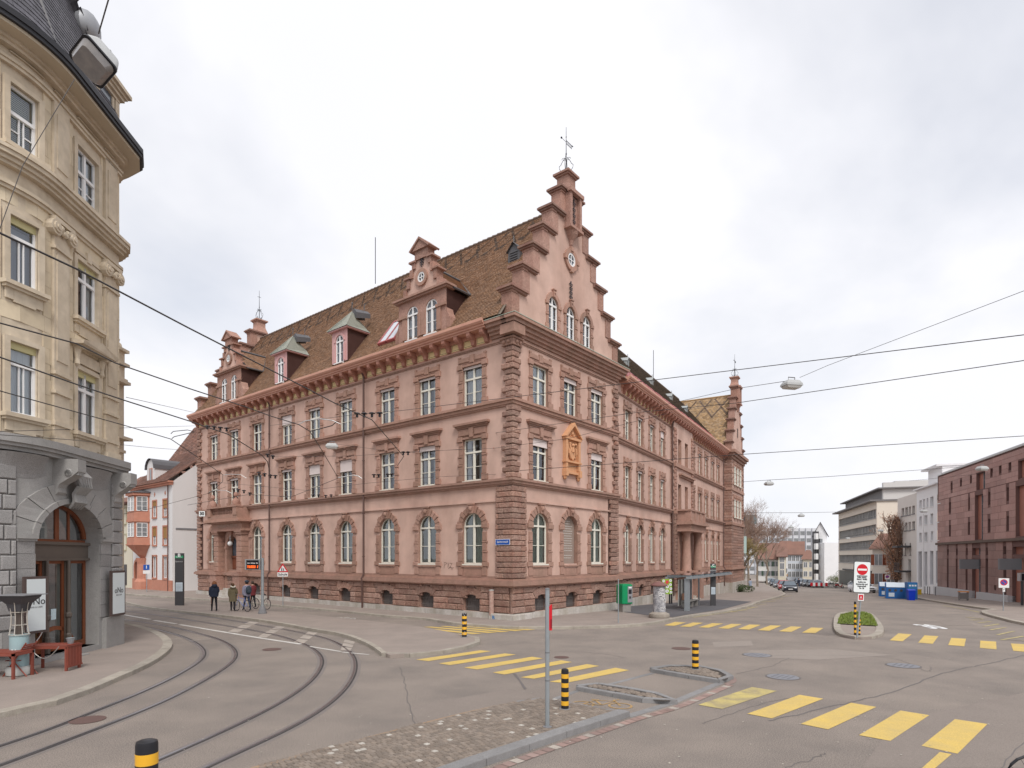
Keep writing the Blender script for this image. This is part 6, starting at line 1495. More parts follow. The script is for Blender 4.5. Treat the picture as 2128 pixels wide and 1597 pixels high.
# ---------------------------------------------------------------- right-hand side of the square
def hitM(M,u,v):
    """where the line of sight of a photo point meets the upright plane y=0 of frame M, in its own x,z"""
    o=M.to_translation();n=(M.to_3x3() @ Vector((0,1,0)));d=Vector(((u-CX)/F,1,(HY-v)/F));c=Vector((0,0,CAMH))
    p=c+d*((o-c).dot(n)/d.dot(n));q=M.inverted() @ p;return q.x,q.z
def rects(M,lst,ox,oy,s):
    out=[]
    for a,b,c,d in lst:
        m=(a+b)/2;x0,_=hitM(M,ox+a/s,oy+c/s);x1,_=hitM(M,ox+b/s,oy+c/s);_,z1=hitM(M,ox+m/s,oy+c/s);_,z0=hitM(M,ox+m/s,oy+d/s);out.append((x0,x1,z0,z1,False))
    return out
MR=fm(46.8,66.5,0,math.atan2(-.949,-.314))
rsb=thing('red_stone_block','large modern building clad in dark red stone panels on a grey concrete base','building',(46.8,66.5,-.7))
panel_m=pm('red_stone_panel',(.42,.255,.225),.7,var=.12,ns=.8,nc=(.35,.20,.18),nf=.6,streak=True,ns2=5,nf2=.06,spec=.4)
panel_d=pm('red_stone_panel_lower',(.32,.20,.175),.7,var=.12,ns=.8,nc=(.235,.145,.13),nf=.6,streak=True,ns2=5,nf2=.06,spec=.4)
panel_r=pm('red_stone_reveal',(.36,.16,.12),.7,var=.1,ns=1,nf=.3)
s7=(1940,900,4.314)
small=rects(MR,[(155,173,445,510),(238,257,418,480),(328,346,388,448),(510,532,322,390),(588,612,295,362),(674,700,264,335)],*s7)
mid_=rects(MR,[(140,160,622,718),(312,330,578,685),(490,514,530,645),(655,680,488,610),(140,158,828,928),(310,330,800,912),(488,514,772,890),(655,680,745,875),(470,490,1028,1095),(625,655,1018,1088),(122,140,1042,1098),(202,220,1038,1096),(292,310,1034,1095),(122,138,1130,1390),(202,219,1130,1400),(290,308,1130,1410),(468,492,1128,1435),(628,656,1125,1455)],*s7)
big=rects(MR,[(385,465,355,505),(372,447,555,955),(348,424,1034,1095),(348,424,1130,1505),(760,860,240,400),(738,860,468,925),(708,860,1020,1090),(708,860,1130,1540)],*s7)
XE=30
mb=MB(MR);wall(mb,0,XE,-1.2,12.2,small+mid_+big,.0,.28,0,0);mb.quad((0,0,-1.5),(0,14,-1.5),(0,14,12.2),(0,0,12.2),0);mb.box(0,XE,.0,14,12.2,12.25);mb.obj('wall',pm('panel_joint',(.17,.10,.09),.9),rsb)
zb_=hitM(MR,1949,1219)[1]
JP=MB()
allo=small+mid_+big
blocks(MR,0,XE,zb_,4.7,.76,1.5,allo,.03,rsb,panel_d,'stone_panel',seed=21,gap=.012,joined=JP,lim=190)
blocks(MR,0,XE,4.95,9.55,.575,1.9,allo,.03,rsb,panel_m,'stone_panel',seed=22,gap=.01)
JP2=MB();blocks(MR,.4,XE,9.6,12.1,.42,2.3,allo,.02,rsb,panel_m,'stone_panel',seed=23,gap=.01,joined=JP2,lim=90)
if JP.f:JP.obj('stone_panels',panel_d,rsb,None,'stuff')
if JP2.f:JP2.obj('upper_stone_panels',panel_m,rsb,None,'stuff')
q=MB(MR);q.box(-.15,XE,-.2,.01,4.72,4.95);q.obj('ledge',pm('dirty_ledge',(.16,.12,.10),.9,ns=2,nf=.5),rsb)
q=MB(MR);q.box(.2,XE,-.1,.3,12.25,12.33);q.box(.0,XE,.3,.5,12.33,12.6);q.obj('roof_edge',pm('pale_metal',(.5,.5,.5),.5),rsb)
bs=pm('grey_concrete_base',(.52,.52,.53),.85,ns=1,nc=(.46,.46,.47),nf=.5)
for a,b in ((0,big[3][0]),(big[3][1]+.1,big[7][0]),):q=MB(MR);q.box(a-.15,b+.0,-.35,.2,-1.6,zb_);q.obj('concrete_base',bs,rsb)
for o in small+mid_:q=MB(MR);q.quad((o[0],.25,o[2]),(o[1],.25,o[2]),(o[1],.25,o[3]),(o[0],.25,o[3]));q.obj('slot_window',panel_r if o[1]-o[0] < .5 else wpane,rsb)
for i,o in enumerate(big):
    q=MB(MR);m=(o[0]+o[1])/2;k_=o[0]+(o[1]-o[0])*.5;q.quad((k_,.26,o[2]),(o[1],.26,o[2]),(o[1],.26,o[3]),(k_,.26,o[3]));q.obj('window',wpane if i in (0,4) else dpane,rsb);q=MB(MR);q.quad((o[0],.25,o[2]),(k_,.25,o[2]),(k_,.25,o[3]),(o[0],.25,o[3]));q.obj('reveal_panel',panel_r,rsb)
    q=MB(MR)
    for k in range(int((o[3]-o[2])/.8)+1):z=o[2]+k*.8;q.box(m,o[1],.21,.25,z,z+.05)
    q.box(m,m+.06,.2,.255,o[2],o[3]);q.obj('window_bars',mgrey,rsb)
q=MB(MR);x_,z_=hitM(MR,2069,1220);q.lathe([(0.1,0),(.1,0)]) if False else arc_strip(q,.25,.42,z_,-.03,.05,14,0,2*math.pi,x_,1.3);q.obj('round_vent',panel_r,rsb)
q=MB(MR);q.add([(x_+.26*math.cos(i*.5236),-.032,z_+.34*math.sin(i*.5236)) for i in range(12)],[tuple(range(12))]);q.obj('vent_opening',joints,rsb)
for (u,v) in ((2034,1173),(2122,1173)):
    x_,z_=hitM(MR,u,v);q=MB(MR);q.box(x_-.15,x_+.15,-1.5,.0,z_-.45,z_+.45);o=q.obj('hanging_sign_box',mgrey,rsb);q=MB(MR @ Matrix.Rotation(math.pi/2,4,'Z'));q=MB(MR);q.box(x_-.17,x_-.16,-1.4,-.3,z_-.2,z_+.2);q.obj('sign_emblem',white,o)
# white building, beige building
wb=thing('white_office_building','white building with tall dark slots between ground-floor pillars, beside the red stone block','building',tuple(MR @ Vector((-4,0,-.8))))
s5=(1720,960,3.993)
wo=rects(MR,[(760,780,320,385),(790,808,310,380),(820,835,303,375),(850,877,290,370),(908,940,270,345),(760,780,455,525),(802,827,445,520),(852,875,430,515),(907,930,420,500),(760,780,590,665),(802,827,587,660),(855,875,578,655),(907,930,570,650),(752,780,745,1040),(802,826,745,1030),(848,876,740,1020),(898,922,740,1010)],*s5)
xw=hitM(MR,1905,1100)[0];xb2=hitM(MR,1868,1100)[0];zt=hitM(MR,1930,1014)[1]
q=MB(MR);wall(q,xw,0,-1.6,zt,wo,0,.35);q.box(xw,-.02,.0,10,zt,zt+.1);q.obj('wall',pm('white_wall',(.80,.80,.81),.85,ns=.6,nc=(.72,.72,.74),nf=.5),wb)
for i,o in enumerate(wo):
    q=MB(MR);q.quad((o[0],.3,o[2]),(o[1],.3,o[2]),(o[1],.3,o[3]),(o[0],.3,o[3]));w_=q.obj('window',wpane if i < 13 else pm('dark_recess',(.12,.12,.13),.7),wb)
    if i < 13:q=MB(MR);q.box(o[0],o[1],-.06,.02,o[2]-.08,o[2]);q.box(o[0],o[0]+.08,.2,.28,o[2],o[3]);q.obj('sill',white,w_)
q=MB(MR);q.box(xw-.3,0,-.3,.5,zt+.1,zt+.25);q.box(xw,-2.5,1.2,6,zt+.25,zt+2.4);q.box(xw-.6,-2.4,.6,6.5,zt+2.4,zt+2.6);q.obj('roof_storey',MATS['white_wall'],wb)
bb=thing('beige_balcony_building','narrow pale beige building with an iron balcony, left of the white office building','building',tuple(MR @ Vector((xw-2,0,-1))))
bo=rects(MR,[(612,635,385,450),(642,665,378,445),(672,690,372,440),(700,722,365,432),(640,662,505,572),(670,690,500,568),(700,724,495,562),(612,625,680,772),(640,650,678,775),(680,692,676,772),(668,690,810,900),(668,690,925,1010)],*s5)
q=MB(MR);wall(q,xb2-.6,xw,-1.8,hitM(MR,1880,1034)[1],bo,0,.3);zz=hitM(MR,1880,1034)[1];q.box(xb2-.6,xw,0,10,zz,zz+.1);q.obj('wall',pm('pale_beige_wall',(.68,.64,.60),.9,ns=.6,nf=.15),bb)
for o in bo:q=MB(MR);q.quad((o[0],.25,o[2]),(o[1],.25,o[2]),(o[1],.25,o[3]),(o[0],.25,o[3]));w_=q.obj('window',wpane,bb);q=MB(MR);q.box(o[0]-.1,o[1]+.1,-.08,.02,o[2]-.1,o[2]);q.obj('sill',mgrey,w_)
q=MB(MR);x_,z_=hitM(MR,1888,1188);q.box(x_-1.2,x_+1.0,-1.3,0,z_-.1,z_+.1);q.box(x_-1.3,x_+1.1,-1.5,0,z_+3.0,z_+3.25)
for k in range(9):q.box(x_-1.2+k*.27,x_-1.17+k*.27,-1.3,-1.27,z_+.1,z_+1.1)
q.box(x_-1.2,x_+1.0,-1.3,-1.25,z_+1.05,z_+1.1);q.obj('balcony',dgrey,bb)
# cream office with ribbon windows
YO=95.;MO=fm((1822-CX)/F*YO,YO,0,math.atan2(-.949,-.314))
ob=thing('cream_ribbon_window_office','cream five-storey office building with long ribbon windows and flat projecting roof','building',tuple(MO.to_translation()+Vector((0,0,-1.8))))
rows=[]
for v0,v1 in ((390,465),(517,597),(645,720),(770,846)):rows.append((hitM(MO,1821,960+v1/3.993)[1],hitM(MO,1821,960+v0/3.993)[1]))
xl=hitM(MO,1742.5,1100)[0];zr_=hitM(MO,1822,1042)[1]
ro_=[(xl+.4,-.4,a,b,False) for a,b in rows]
cw_=pm('cream_office_wall',(.74,.67,.58),.9,ns=.4,nc=(.68,.61,.53),nf=.5,streak=True)
q=MB(MO);wall(q,xl,0,-2.5,zr_,ro_,0,.3);q.quad((0,0,-2.5),(0,16,-2.5),(0,16,zr_),(0,0,zr_));q.obj('wall',cw_,ob)
q=MB(MO);q.box(xl-.9,.2,-1.0,12,zr_,zr_+.25);q.box(xl+2,-.8,.9,12,zr_+.25,zr_+1.9);q.box(xl+1,.5,.1,12,zr_+1.9,zr_+2.1);q.obj('flat_roof',pm('roof_grey',(.20,.19,.19),.7),ob)
q=MB(MO);q.box(-9,-2,3,9,zr_+2.1,zr_+3.3);q.box(-.8,0,.9,14,zr_+.25,zr_+2.9);q.obj('roof_house',pm('roof_house_grey',(.60,.585,.57),.7),ob)
for a,b in rows:
    q=MB(MO);q.quad((xl+.4,.3,a),(-.4,.3,a),(-.4,.3,b),(xl+.4,.3,b));w_=q.obj('ribbon_window',pm('ribbon_glass',(.27,.29,.31),.1,ns=.35,nc=(.55,.55,.52),nf=.8,spec=.8),ob)
    q=MB(MO);n=27
    for k in range(n+1):x_=xl+.4+(-xl-.8)*k/n;q.box(x_-.06,x_+.06,.18,.29,a,b)
    q.box(xl+.3,-.3,-.08,.0,a-.12,a);q.obj('mullions',pm('mullion_grey',(.36,.35,.34),.6),w_);q=MB(MO);q.box(xl+.4,-.4,.2,.28,a+(b-a)*.3,a+(b-a)*.34);q.obj('transom',MATS['mullion_grey'],w_)
q=MB(MO);q.box(xl+6,-3,-.4,0,rows[3][0]-1.5,rows[3][0]-1.2);q.obj('canopy',dgrey,ob);q=MB(MO);q.box(xl+1,-3,-.05,0,-2,rows[3][0]-1.6);q.obj('ground_floor_glazing',pm('dark_ground_floor',(.07,.075,.07),.4),ob)
P=at(1794,1035,110);q=MB();q.tube([(P.x,P.y,10),tuple(P)],.05,4)
for k in range(3):q.box(P.x-.6+k*.15,P.x+.6-k*.15,P.y,P.y+.04,P.z-1.5+k*.7,P.z-1.45+k*.7)
q.obj('aerial',mgrey,ob)
def house(name,label,u0,u1,vb,ve,Y,wallm,roofm,vr=None,dep=10,wins=(2,3),roof='side',shut=None,wsz=(.9,1.4)):
    """free-standing house seen frontally: px extents, eave and ridge rows"""
    x0,x1=(u0-CX)/F*Y,(u1-CX)/F*Y;zb2,ze,zr2=CAMH+(HY-vb)/F*Y-.5,CAMH+(HY-ve)/F*Y,(CAMH+(HY-vr)/F*Y) if vr else None
    t=thing(name,label,'house',(x0,Y,zb2));xm_=(x0+x1)/2;T=fm(x0,Y,0,-math.atan2(xm_,Y));W=(x1-x0)*Y/math.hypot(xm_,Y)*1.02;q=MB(T)
    q.box(0,W,0,dep,zb2,ze)
    if roof == 'front':q.add([(0,0,ze),(W,0,ze),(W/2,0,zr2)],[(0,1,2)])
    q.obj('wall',wallm,t);q=MB(T)
    if roof == 'side':q.prof([(-.5,ze-.15),(dep/2,zr2),(dep+.5,ze-.15),(dep+.4,ze-.2),(dep/2,zr2-.2),(-.5,ze-.3)],-.4,W+.4);q.obj('roof',roofm,t);q=MB(T);q.add([(-.42,0,ze-.35),(-.42,dep,ze-.35),(-.42,dep/2,zr2-.3),(W+.42,0,ze-.35),(W+.42,dep,ze-.35),(W+.42,dep/2,zr2-.3)],[(2,1,0),(3,4,5)]);q.obj('gable_wall',wallm,t)
    elif roof == 'hip':q.add([(-.5,-.5,ze),(W+.5,-.5,ze),(W+.5,dep,ze),(-.5,dep,ze),(W*.3,dep*.4,zr2),(W*.7,dep*.4,zr2)],[(0,1,5,4),(1,2,5),(2,3,4,5),(3,0,4)]);q.obj('roof',roofm,t)
    elif roof == 'front':
        for s in (0,1):a,b=(-.4,W/2) if s == 0 else (W+.4,W/2);q.add([(a,-.4,ze-.3),(b,-.4,zr2+.1),(b,dep,zr2+.1),(a,dep,ze-.3)],[(0,1,2,3),(3,2,1,0)])
        q.obj('roof',roofm,t)
    nr,nc_=wins
    for r in range(nr):
        for c in range(nc_):
            x=W*(c+.5)/nc_;z=zb2+.9+(ze-zb2-.9)*(r+.15)/nr;ww,hh=wsz;q=MB(T);q.box(x-ww/2-.08,x+ww/2+.08,-.05,.02,z-.08,z+hh+.08);o=q.obj('window',white,t);q=MB(T);q.quad((x-ww/2,-.055,z),(x-.03,-.055,z),(x-.03,-.055,z+hh),(x-ww/2,-.055,z+hh));q.quad((x+.03,-.055,z),(x+ww/2,-.055,z),(x+ww/2,-.055,z+hh),(x+.03,-.055,z+hh));q.obj('pane',wpane,o)
            if shut:
                for s in (-1,1):q=MB(T);q.box(min(x+s*(ww/2+.05),x+s*ww),max(x+s*(ww/2+.05),x+s*ww),-.08,-.04,z,z+hh);q.obj('shutter',shut,o)
    return t
redsh=pm('red_shutter',(.28,.09,.05),.7);greensh=pm('green_shutter',(.10,.16,.12),.7)
house('small_shuttered_house','small cream house with steep red roof and red shutters in front of the cream office',1813,1862,1226,1141,86,pm('cream_house_wall',(.78,.74,.67),.9),tiler,1108,7,(2,2),'hip',redsh,(.9,1.5))
house('white_gabled_house','white house with brown roof and a dark stair strip, far down the street',1691,1718,1212,1113,150,MATS['white_wall'],pm('brown_roof',(.17,.115,.10),.85),1086,9,(4,1),'front')
T_=thing('blank_white_annex','plain white windowless annex wall between the gabled house and the cream office','building',tuple(at(1716,1216,146)));q=MB();a,b=at(1713,1220,146),at(1751,1128,146);q.box(a.x,b.x,146,152,a.z,b.z);q.obj('wall',MATS['white_wall'],T_)
house('cream_corner_house','cream house with hipped red roof at the bend of the street',1668,1691,1204,1163,170,pm('cream_far_wall',(.62,.57,.46),.9),tiler,1143,9,(2,2),'hip')
house('pale_blue_house','pale blue and white rendered house with red roof in the far street',1637,1669,1204,1152,180,pm('pale_blue_wall',(.58,.62,.68),.9),tiler,1125,9,(3,4),'side',None,(.8,1.5))
house('green_shuttered_house','white house with green shutters and big red roof behind the bare plane trees',1574,1616,1203,1161,150,pm('white_far_wall',(.66,.66,.64),.9),tiler,1128,10,(2,4),'side',greensh,(.8,1.2))
house('narrow_cream_house','narrow cream house with a red painted corner strip beside the green-shuttered house',1617,1633,1203,1156,146,MATS['cream_far_wall'],tiler,1140,9,(3,1),'side')
house('far_hip_house','far house with big dark red roof carrying white skylights',1605,1660,1200,1150,200,MATS['white_far_wall'],tiler,1124,12,(1,5),'hip')
t=[o for o in bpy.data.objects if o.name.startswith('white_gabled_house')][0]
for k in range(5):a,b=at(1694,1205-k*21,148),at(1699,1193-k*21,148);q=MB();q.box(a.x,b.x,147.6,148.6,a.z,b.z);q.obj('balcony',white,t)
a,b=at(1692,1212,149),at(1700,1105,149);q=MB();q.box(a.x,b.x,148.6,149.9,a.z,b.z);q.obj('stair_strip',dgrey,t)
for k in range(3):a,b=at(1704,1190-k*27,148.6),at(1709,1174-k*27,148.6);q=MB();q.box(a.x,b.x,148.5,149.5,a.z,b.z);q.obj('window',wpane,t)
# hospital slab
hs=thing('hospital_slab','long white gridded hospital slab rising above the far red roofs','building',tuple(at(1600,1200,235)))
a,b=at(1530,1215,235),at(1700,1098,235);ht=b.z;q=MB();q.box(a.x,b.x,235,250,a.z,b.z);q.obj('wall',pm('hospital_white',(.60,.61,.64),.8),hs)
a2,b2=at(1543,1100,240),at(1632,1085,240);q=MB();q.box(a2.x,b2.x,238,246,a2.z,b2.z);q.obj('roof_storey',MATS['hospital_white'],hs)
a2,b2=at(1545,1090,238),at(1568,1071,238);q=MB();q.box(a2.x,b2.x,236,244,a2.z,b2.z);q.obj('glazed_lift_house',pm('teal_glass',(.12,.22,.25),.3),hs)
for r in range(7):
    for c in range(13):
        x0=a.x+(b.x-a.x)*(c+.15)/13;x1=a.x+(b.x-a.x)*(c+.85)/13;z1=ht-1.2-r*2.75
        if z1-1.4 < a.z+2:continue
        q=MB();q.box(x0,x1,234.9,235.1,z1-1.5,z1);q.obj('window',wpane,hs)
q=MB()
for c in range(14):x=a.x+(b.x-a.x)*c/13;q.box(x-.09,x+.09,234.3,234.9,a.z,ht)
q.obj('facade_fins',MATS['hospital_white'],hs)
# backdrop of low roofs and wooded slope behind everything
hill=pm('far_trees',(.16,.13,.10),.95,ns=.08,nc=(.12,.12,.07),nf=.6)
q=MB();n=60
for i in range(n):
    for j in range(4):
        P=lambda i,j:(-500+1500*i/n,300+j*60,-6+(0,7,13,15)[j]*(.7+.5*noise.noise(Vector((i*.37,j*.5,0)))));q.add([P(i,j),P(i+1,j),P(i+1,j+1) if j < 3 else P(i+1,3),P(i,j+1) if j < 3 else P(i,3)],[(0,1,2,3)]) if j < 3 else None
struct('far_hills',q.obj('far_hills',hill))
# ---------------------------------------------------------------- trees
def tree(name,label,x,y,h,spread,barkm,twigm,seed,leaves=0,leafm=None,conic=False,levels=5,group=None,trunk=.22):
    rr=random.Random(seed);z=ground(x,y);t=thing(name,label,'tree',(x,y,z),group);tk=MB();tw=MB();lf=MB();lc=[0]
    def br(p,d,L,r,lv):
        e=p+d*L;n=3 if lv < levels-1 else 1;pts=[p]
        for k in range(1,n+1):pts.append(p+(e-p)*k/n+Vector((rr.uniform(-1,1),rr.uniform(-1,1),rr.uniform(-.5,.8)))*L*.05)
        (tk if lv <= 1 else tw).tube([tuple(q_) for q_ in pts],[r*(1-.35*k/n) for k in range(n+1)],7 if lv == 0 else (5 if lv < 2 else 3),cap=False)
        if leaves and lv >= levels-2:
            for _ in range(leaves):
                q_=pts[-1]+Vector((rr.gauss(0,.22),rr.gauss(0,.22),rr.gauss(0,.25)));s=rr.uniform(.04,.09);a=Vector((rr.uniform(-1,1),rr.uniform(-1,1),rr.uniform(-1,1))).normalized()*s;b_=a.cross(Vector((rr.uniform(-1,1),rr.uniform(-1,1),1))).normalized()*s
                lf.add([tuple(q_-a),tuple(q_+b_),tuple(q_+a),tuple(q_-b_)],[(0,1,2,3)])
        if lv >= levels:return
        m=(5 if lv == 0 else 4) if not conic else (14 if lv == 0 else 4)
        for k in range(m):
            if conic and lv == 0:f=.18+.8*k/m;s0_=p+(e-p)*f;th=rad(rr.uniform(18,38));Lk=L*.30*math.sin(math.pi*min(1,(.22+f*.85)))**.7*1.1
            else:f=rr.uniform(.55,1.) if k else 1.;s0_=p+(e-p)*f;th=rad(rr.uniform(18,52));Lk=L*rr.uniform(.52,.74)
            ph=rr.uniform(0,6.28)+k*2.4;ax=d.cross(Vector((math.cos(ph),math.sin(ph),.3))).normalized();nd=(Matrix.Rotation(th,3,ax) @ d);nd.z += .12 if not conic else .3;nd.normalize();br(s0_,nd,Lk*spread if lv == 0 else Lk,r*.55,lv+1)
    base=Vector((x,y,z));br(base,Vector((0,0,1)),h*(.42 if not conic else .93),trunk,0)
    tk.obj('trunk',barkm,t);c=tw.obj('crown',twigm,t,None,'stuff')
    if lf.f:lf.obj('leaves',leafm,c,None,'stuff')
    return t
bark=pm('plane_bark',(.30,.25,.20),.9,ns=3,nc=(.18,.14,.11),nf=.8);twig=pm('winter_twigs',(.24,.155,.12),.9,ns=1,nc=(.3,.22,.17),nf=.6)
leafb=pm('dry_beech_leaf',(.46,.27,.18),.8,isl=.35)
for i,(u,v,Y,h,lb) in enumerate(((1574,1200,118,14.5,'tallest bare plane tree at the left of the far street'),(1556,1200,104,12.5,'bare plane tree close behind the museum corner'),(1594,1200,132,12,'small bare plane tree before the green-shuttered house'),(1545,1200,92,8,'yellowish young tree beside the end of the museum'))):
    tree('plane_tree' if i < 3 else 'young_tree',lb,(u-CX)/F*Y,Y,h,1.25,bark,twig if i < 3 else pm('yellow_twigs',(.28,.22,.10),.9),11+i,group='bare trees down the far street',levels=6 if i < 3 else 5)
X_,Y_=(1864-CX)/F*80,80
LEAFCLOUD=True
tree('copper_beech','tall narrow tree with dry copper leaves in front of the beige building',X_,Y_,10.2,1.,pm('dark_bark',(.12,.085,.07),.9),twig,31,leaves=4,leafm=leafb,conic=True,levels=3,trunk=.2)
rr=random.Random(77);q=MB();q2=MB();zb3=ground(X_,Y_)
for _ in range(8500):
    t=rr.random()**.85;z=zb3+1.6+8.3*t;rmax=1.75*math.sin(math.pi*min(1,.12+t*.86))**.75*(1-.45*t);a=rr.uniform(0,6.28);rr_=rmax*math.sqrt(rr.random())*(1+.25*math.sin(a*3+z*1.3));p=Vector((X_+rr_*math.cos(a),Y_+rr_*math.sin(a),z));s_=rr.uniform(.04,.095);d=Vector((rr.uniform(-1,1),rr.uniform(-1,1),rr.uniform(-1,1))).normalized()*s_;e_=d.cross(Vector((rr.uniform(-1,1),rr.uniform(-1,1),.5))).normalized()*s_
    q.add([tuple(p-d),tuple(p+e_),tuple(p+d),tuple(p-e_)],[(0,1,2,3)])
for _ in range(150):
    t=rr.random()*.8;a=rr.uniform(0,6.28);z=zb3+1.2+7*t;r1_=1.7*math.sin(math.pi*(.15+t*.8))*(1-.4*t);q2.tube([(X_,Y_,z),(X_+r1_*.6*math.cos(a),Y_+r1_*.6*math.sin(a),z+.7),(X_+r1_*math.cos(a),Y_+r1_*math.sin(a),z+1.6)],[.03,.018,.008],3)
_b=[o for o in bpy.data.objects if o.name.startswith('copper_beech')][0]
q.obj('dry_leaves',leafb,_b,None,'stuff');q2.obj('limbs',bark,_b,None,'stuff')
def bush(name,label,x,y,w_,h,mat,seed,n=900,z=None,kind=None):
    rr=random.Random(seed);z=ground(x,y) if z is None else z;q=MB()
    cl=[(rr.uniform(-.35,.35)*w_,rr.uniform(-.3,.3)*w_,rr.uniform(.35,.7)*h,rr.uniform(.25,.42)) for _ in range(7)]
    for _ in range(n):
        c=rr.choice(cl);d=Vector((rr.gauss(0,1),rr.gauss(0,1),rr.gauss(0,1))).normalized();p=Vector((x+c[0]+d.x*c[3]*w_,y+c[1]+d.y*c[3]*w_,z+max(.03,c[2]+d.z*c[3]*h)));s=rr.uniform(.03,.08);a=Vector((rr.uniform(-1,1),rr.uniform(-1,1),rr.uniform(-1,1))).normalized()*s;b_=a.cross(d).normalized()*s
        q.add([tuple(p-a),tuple(p+b_),tuple(p+a),tuple(p-b_)],[(0,1,2,3)])
    for _ in range(12):a=rr.uniform(0,6.28);q.tube([(x,y,z),(x+.35*w_*math.cos(a),y+.35*w_*math.sin(a),z+h*.6)],.015,3)
    return tag(q.obj(name,mat),label,'shrub')
hg=pm('hedge_green',(.06,.085,.035),.85,isl=.4);hg2=pm('shrub_olive',(.13,.15,.055),.85,isl=.4)
p=gp(1541,1233);bush('hedge','low dark green hedge at the far corner of the museum',p[0],p[1]+.5,2.6,1.1,hg,1,2600)
p=gp(1746,1216);bush('shrub','rounded olive green shrub beside the blank white annex',p[0],p[1]+2,3.6,2.2,hg2,2,2200)
p=gp(1775,1216);bush('shrub','large dark evergreen shrub below the cream office windows',p[0],p[1]+2,5.5,4.2,hg,3,3600)
p=gp(1842,1224);bush('palm_shrub','spiky green shrub behind the parked white car',p[0],p[1]+3,2.6,1.7,hg2,4,1500)
def lwall(name,label,pts,h,mat):
    q=MB()
    for (a,b) in zip(pts,pts[1:]):
        z=min(ground(*a),ground(*b));d=(Vector(b)-Vector(a)).normalized();n_=Vector((-d.y,d.x))*.3;q.add([(a[0],a[1],z-.3),(b[0],b[1],z-.3),(b[0]+n_.x,b[1]+n_.y,z-.3),(a[0]+n_.x,a[1]+n_.y,z-.3),(a[0],a[1],z+h),(b[0],b[1],z+h),(b[0]+n_.x,b[1]+n_.y,z+h),(a[0]+n_.x,a[1]+n_.y,z+h)],[(0,1,5,4),(1,2,6,5),(2,3,7,6),(3,0,4,7),(4,5,6,7)])
    return tag(q.obj(name,mat),label,'wall')
lwall('low_garden_wall','low brownish garden wall behind the scooter and motorbike',[g2(1738,1212)[:2],g2(1780,1219)[:2],g2(1812,1224)[:2]],.8,pm('garden_wall',(.33,.27,.22),.9,ns=2,nf=.4))
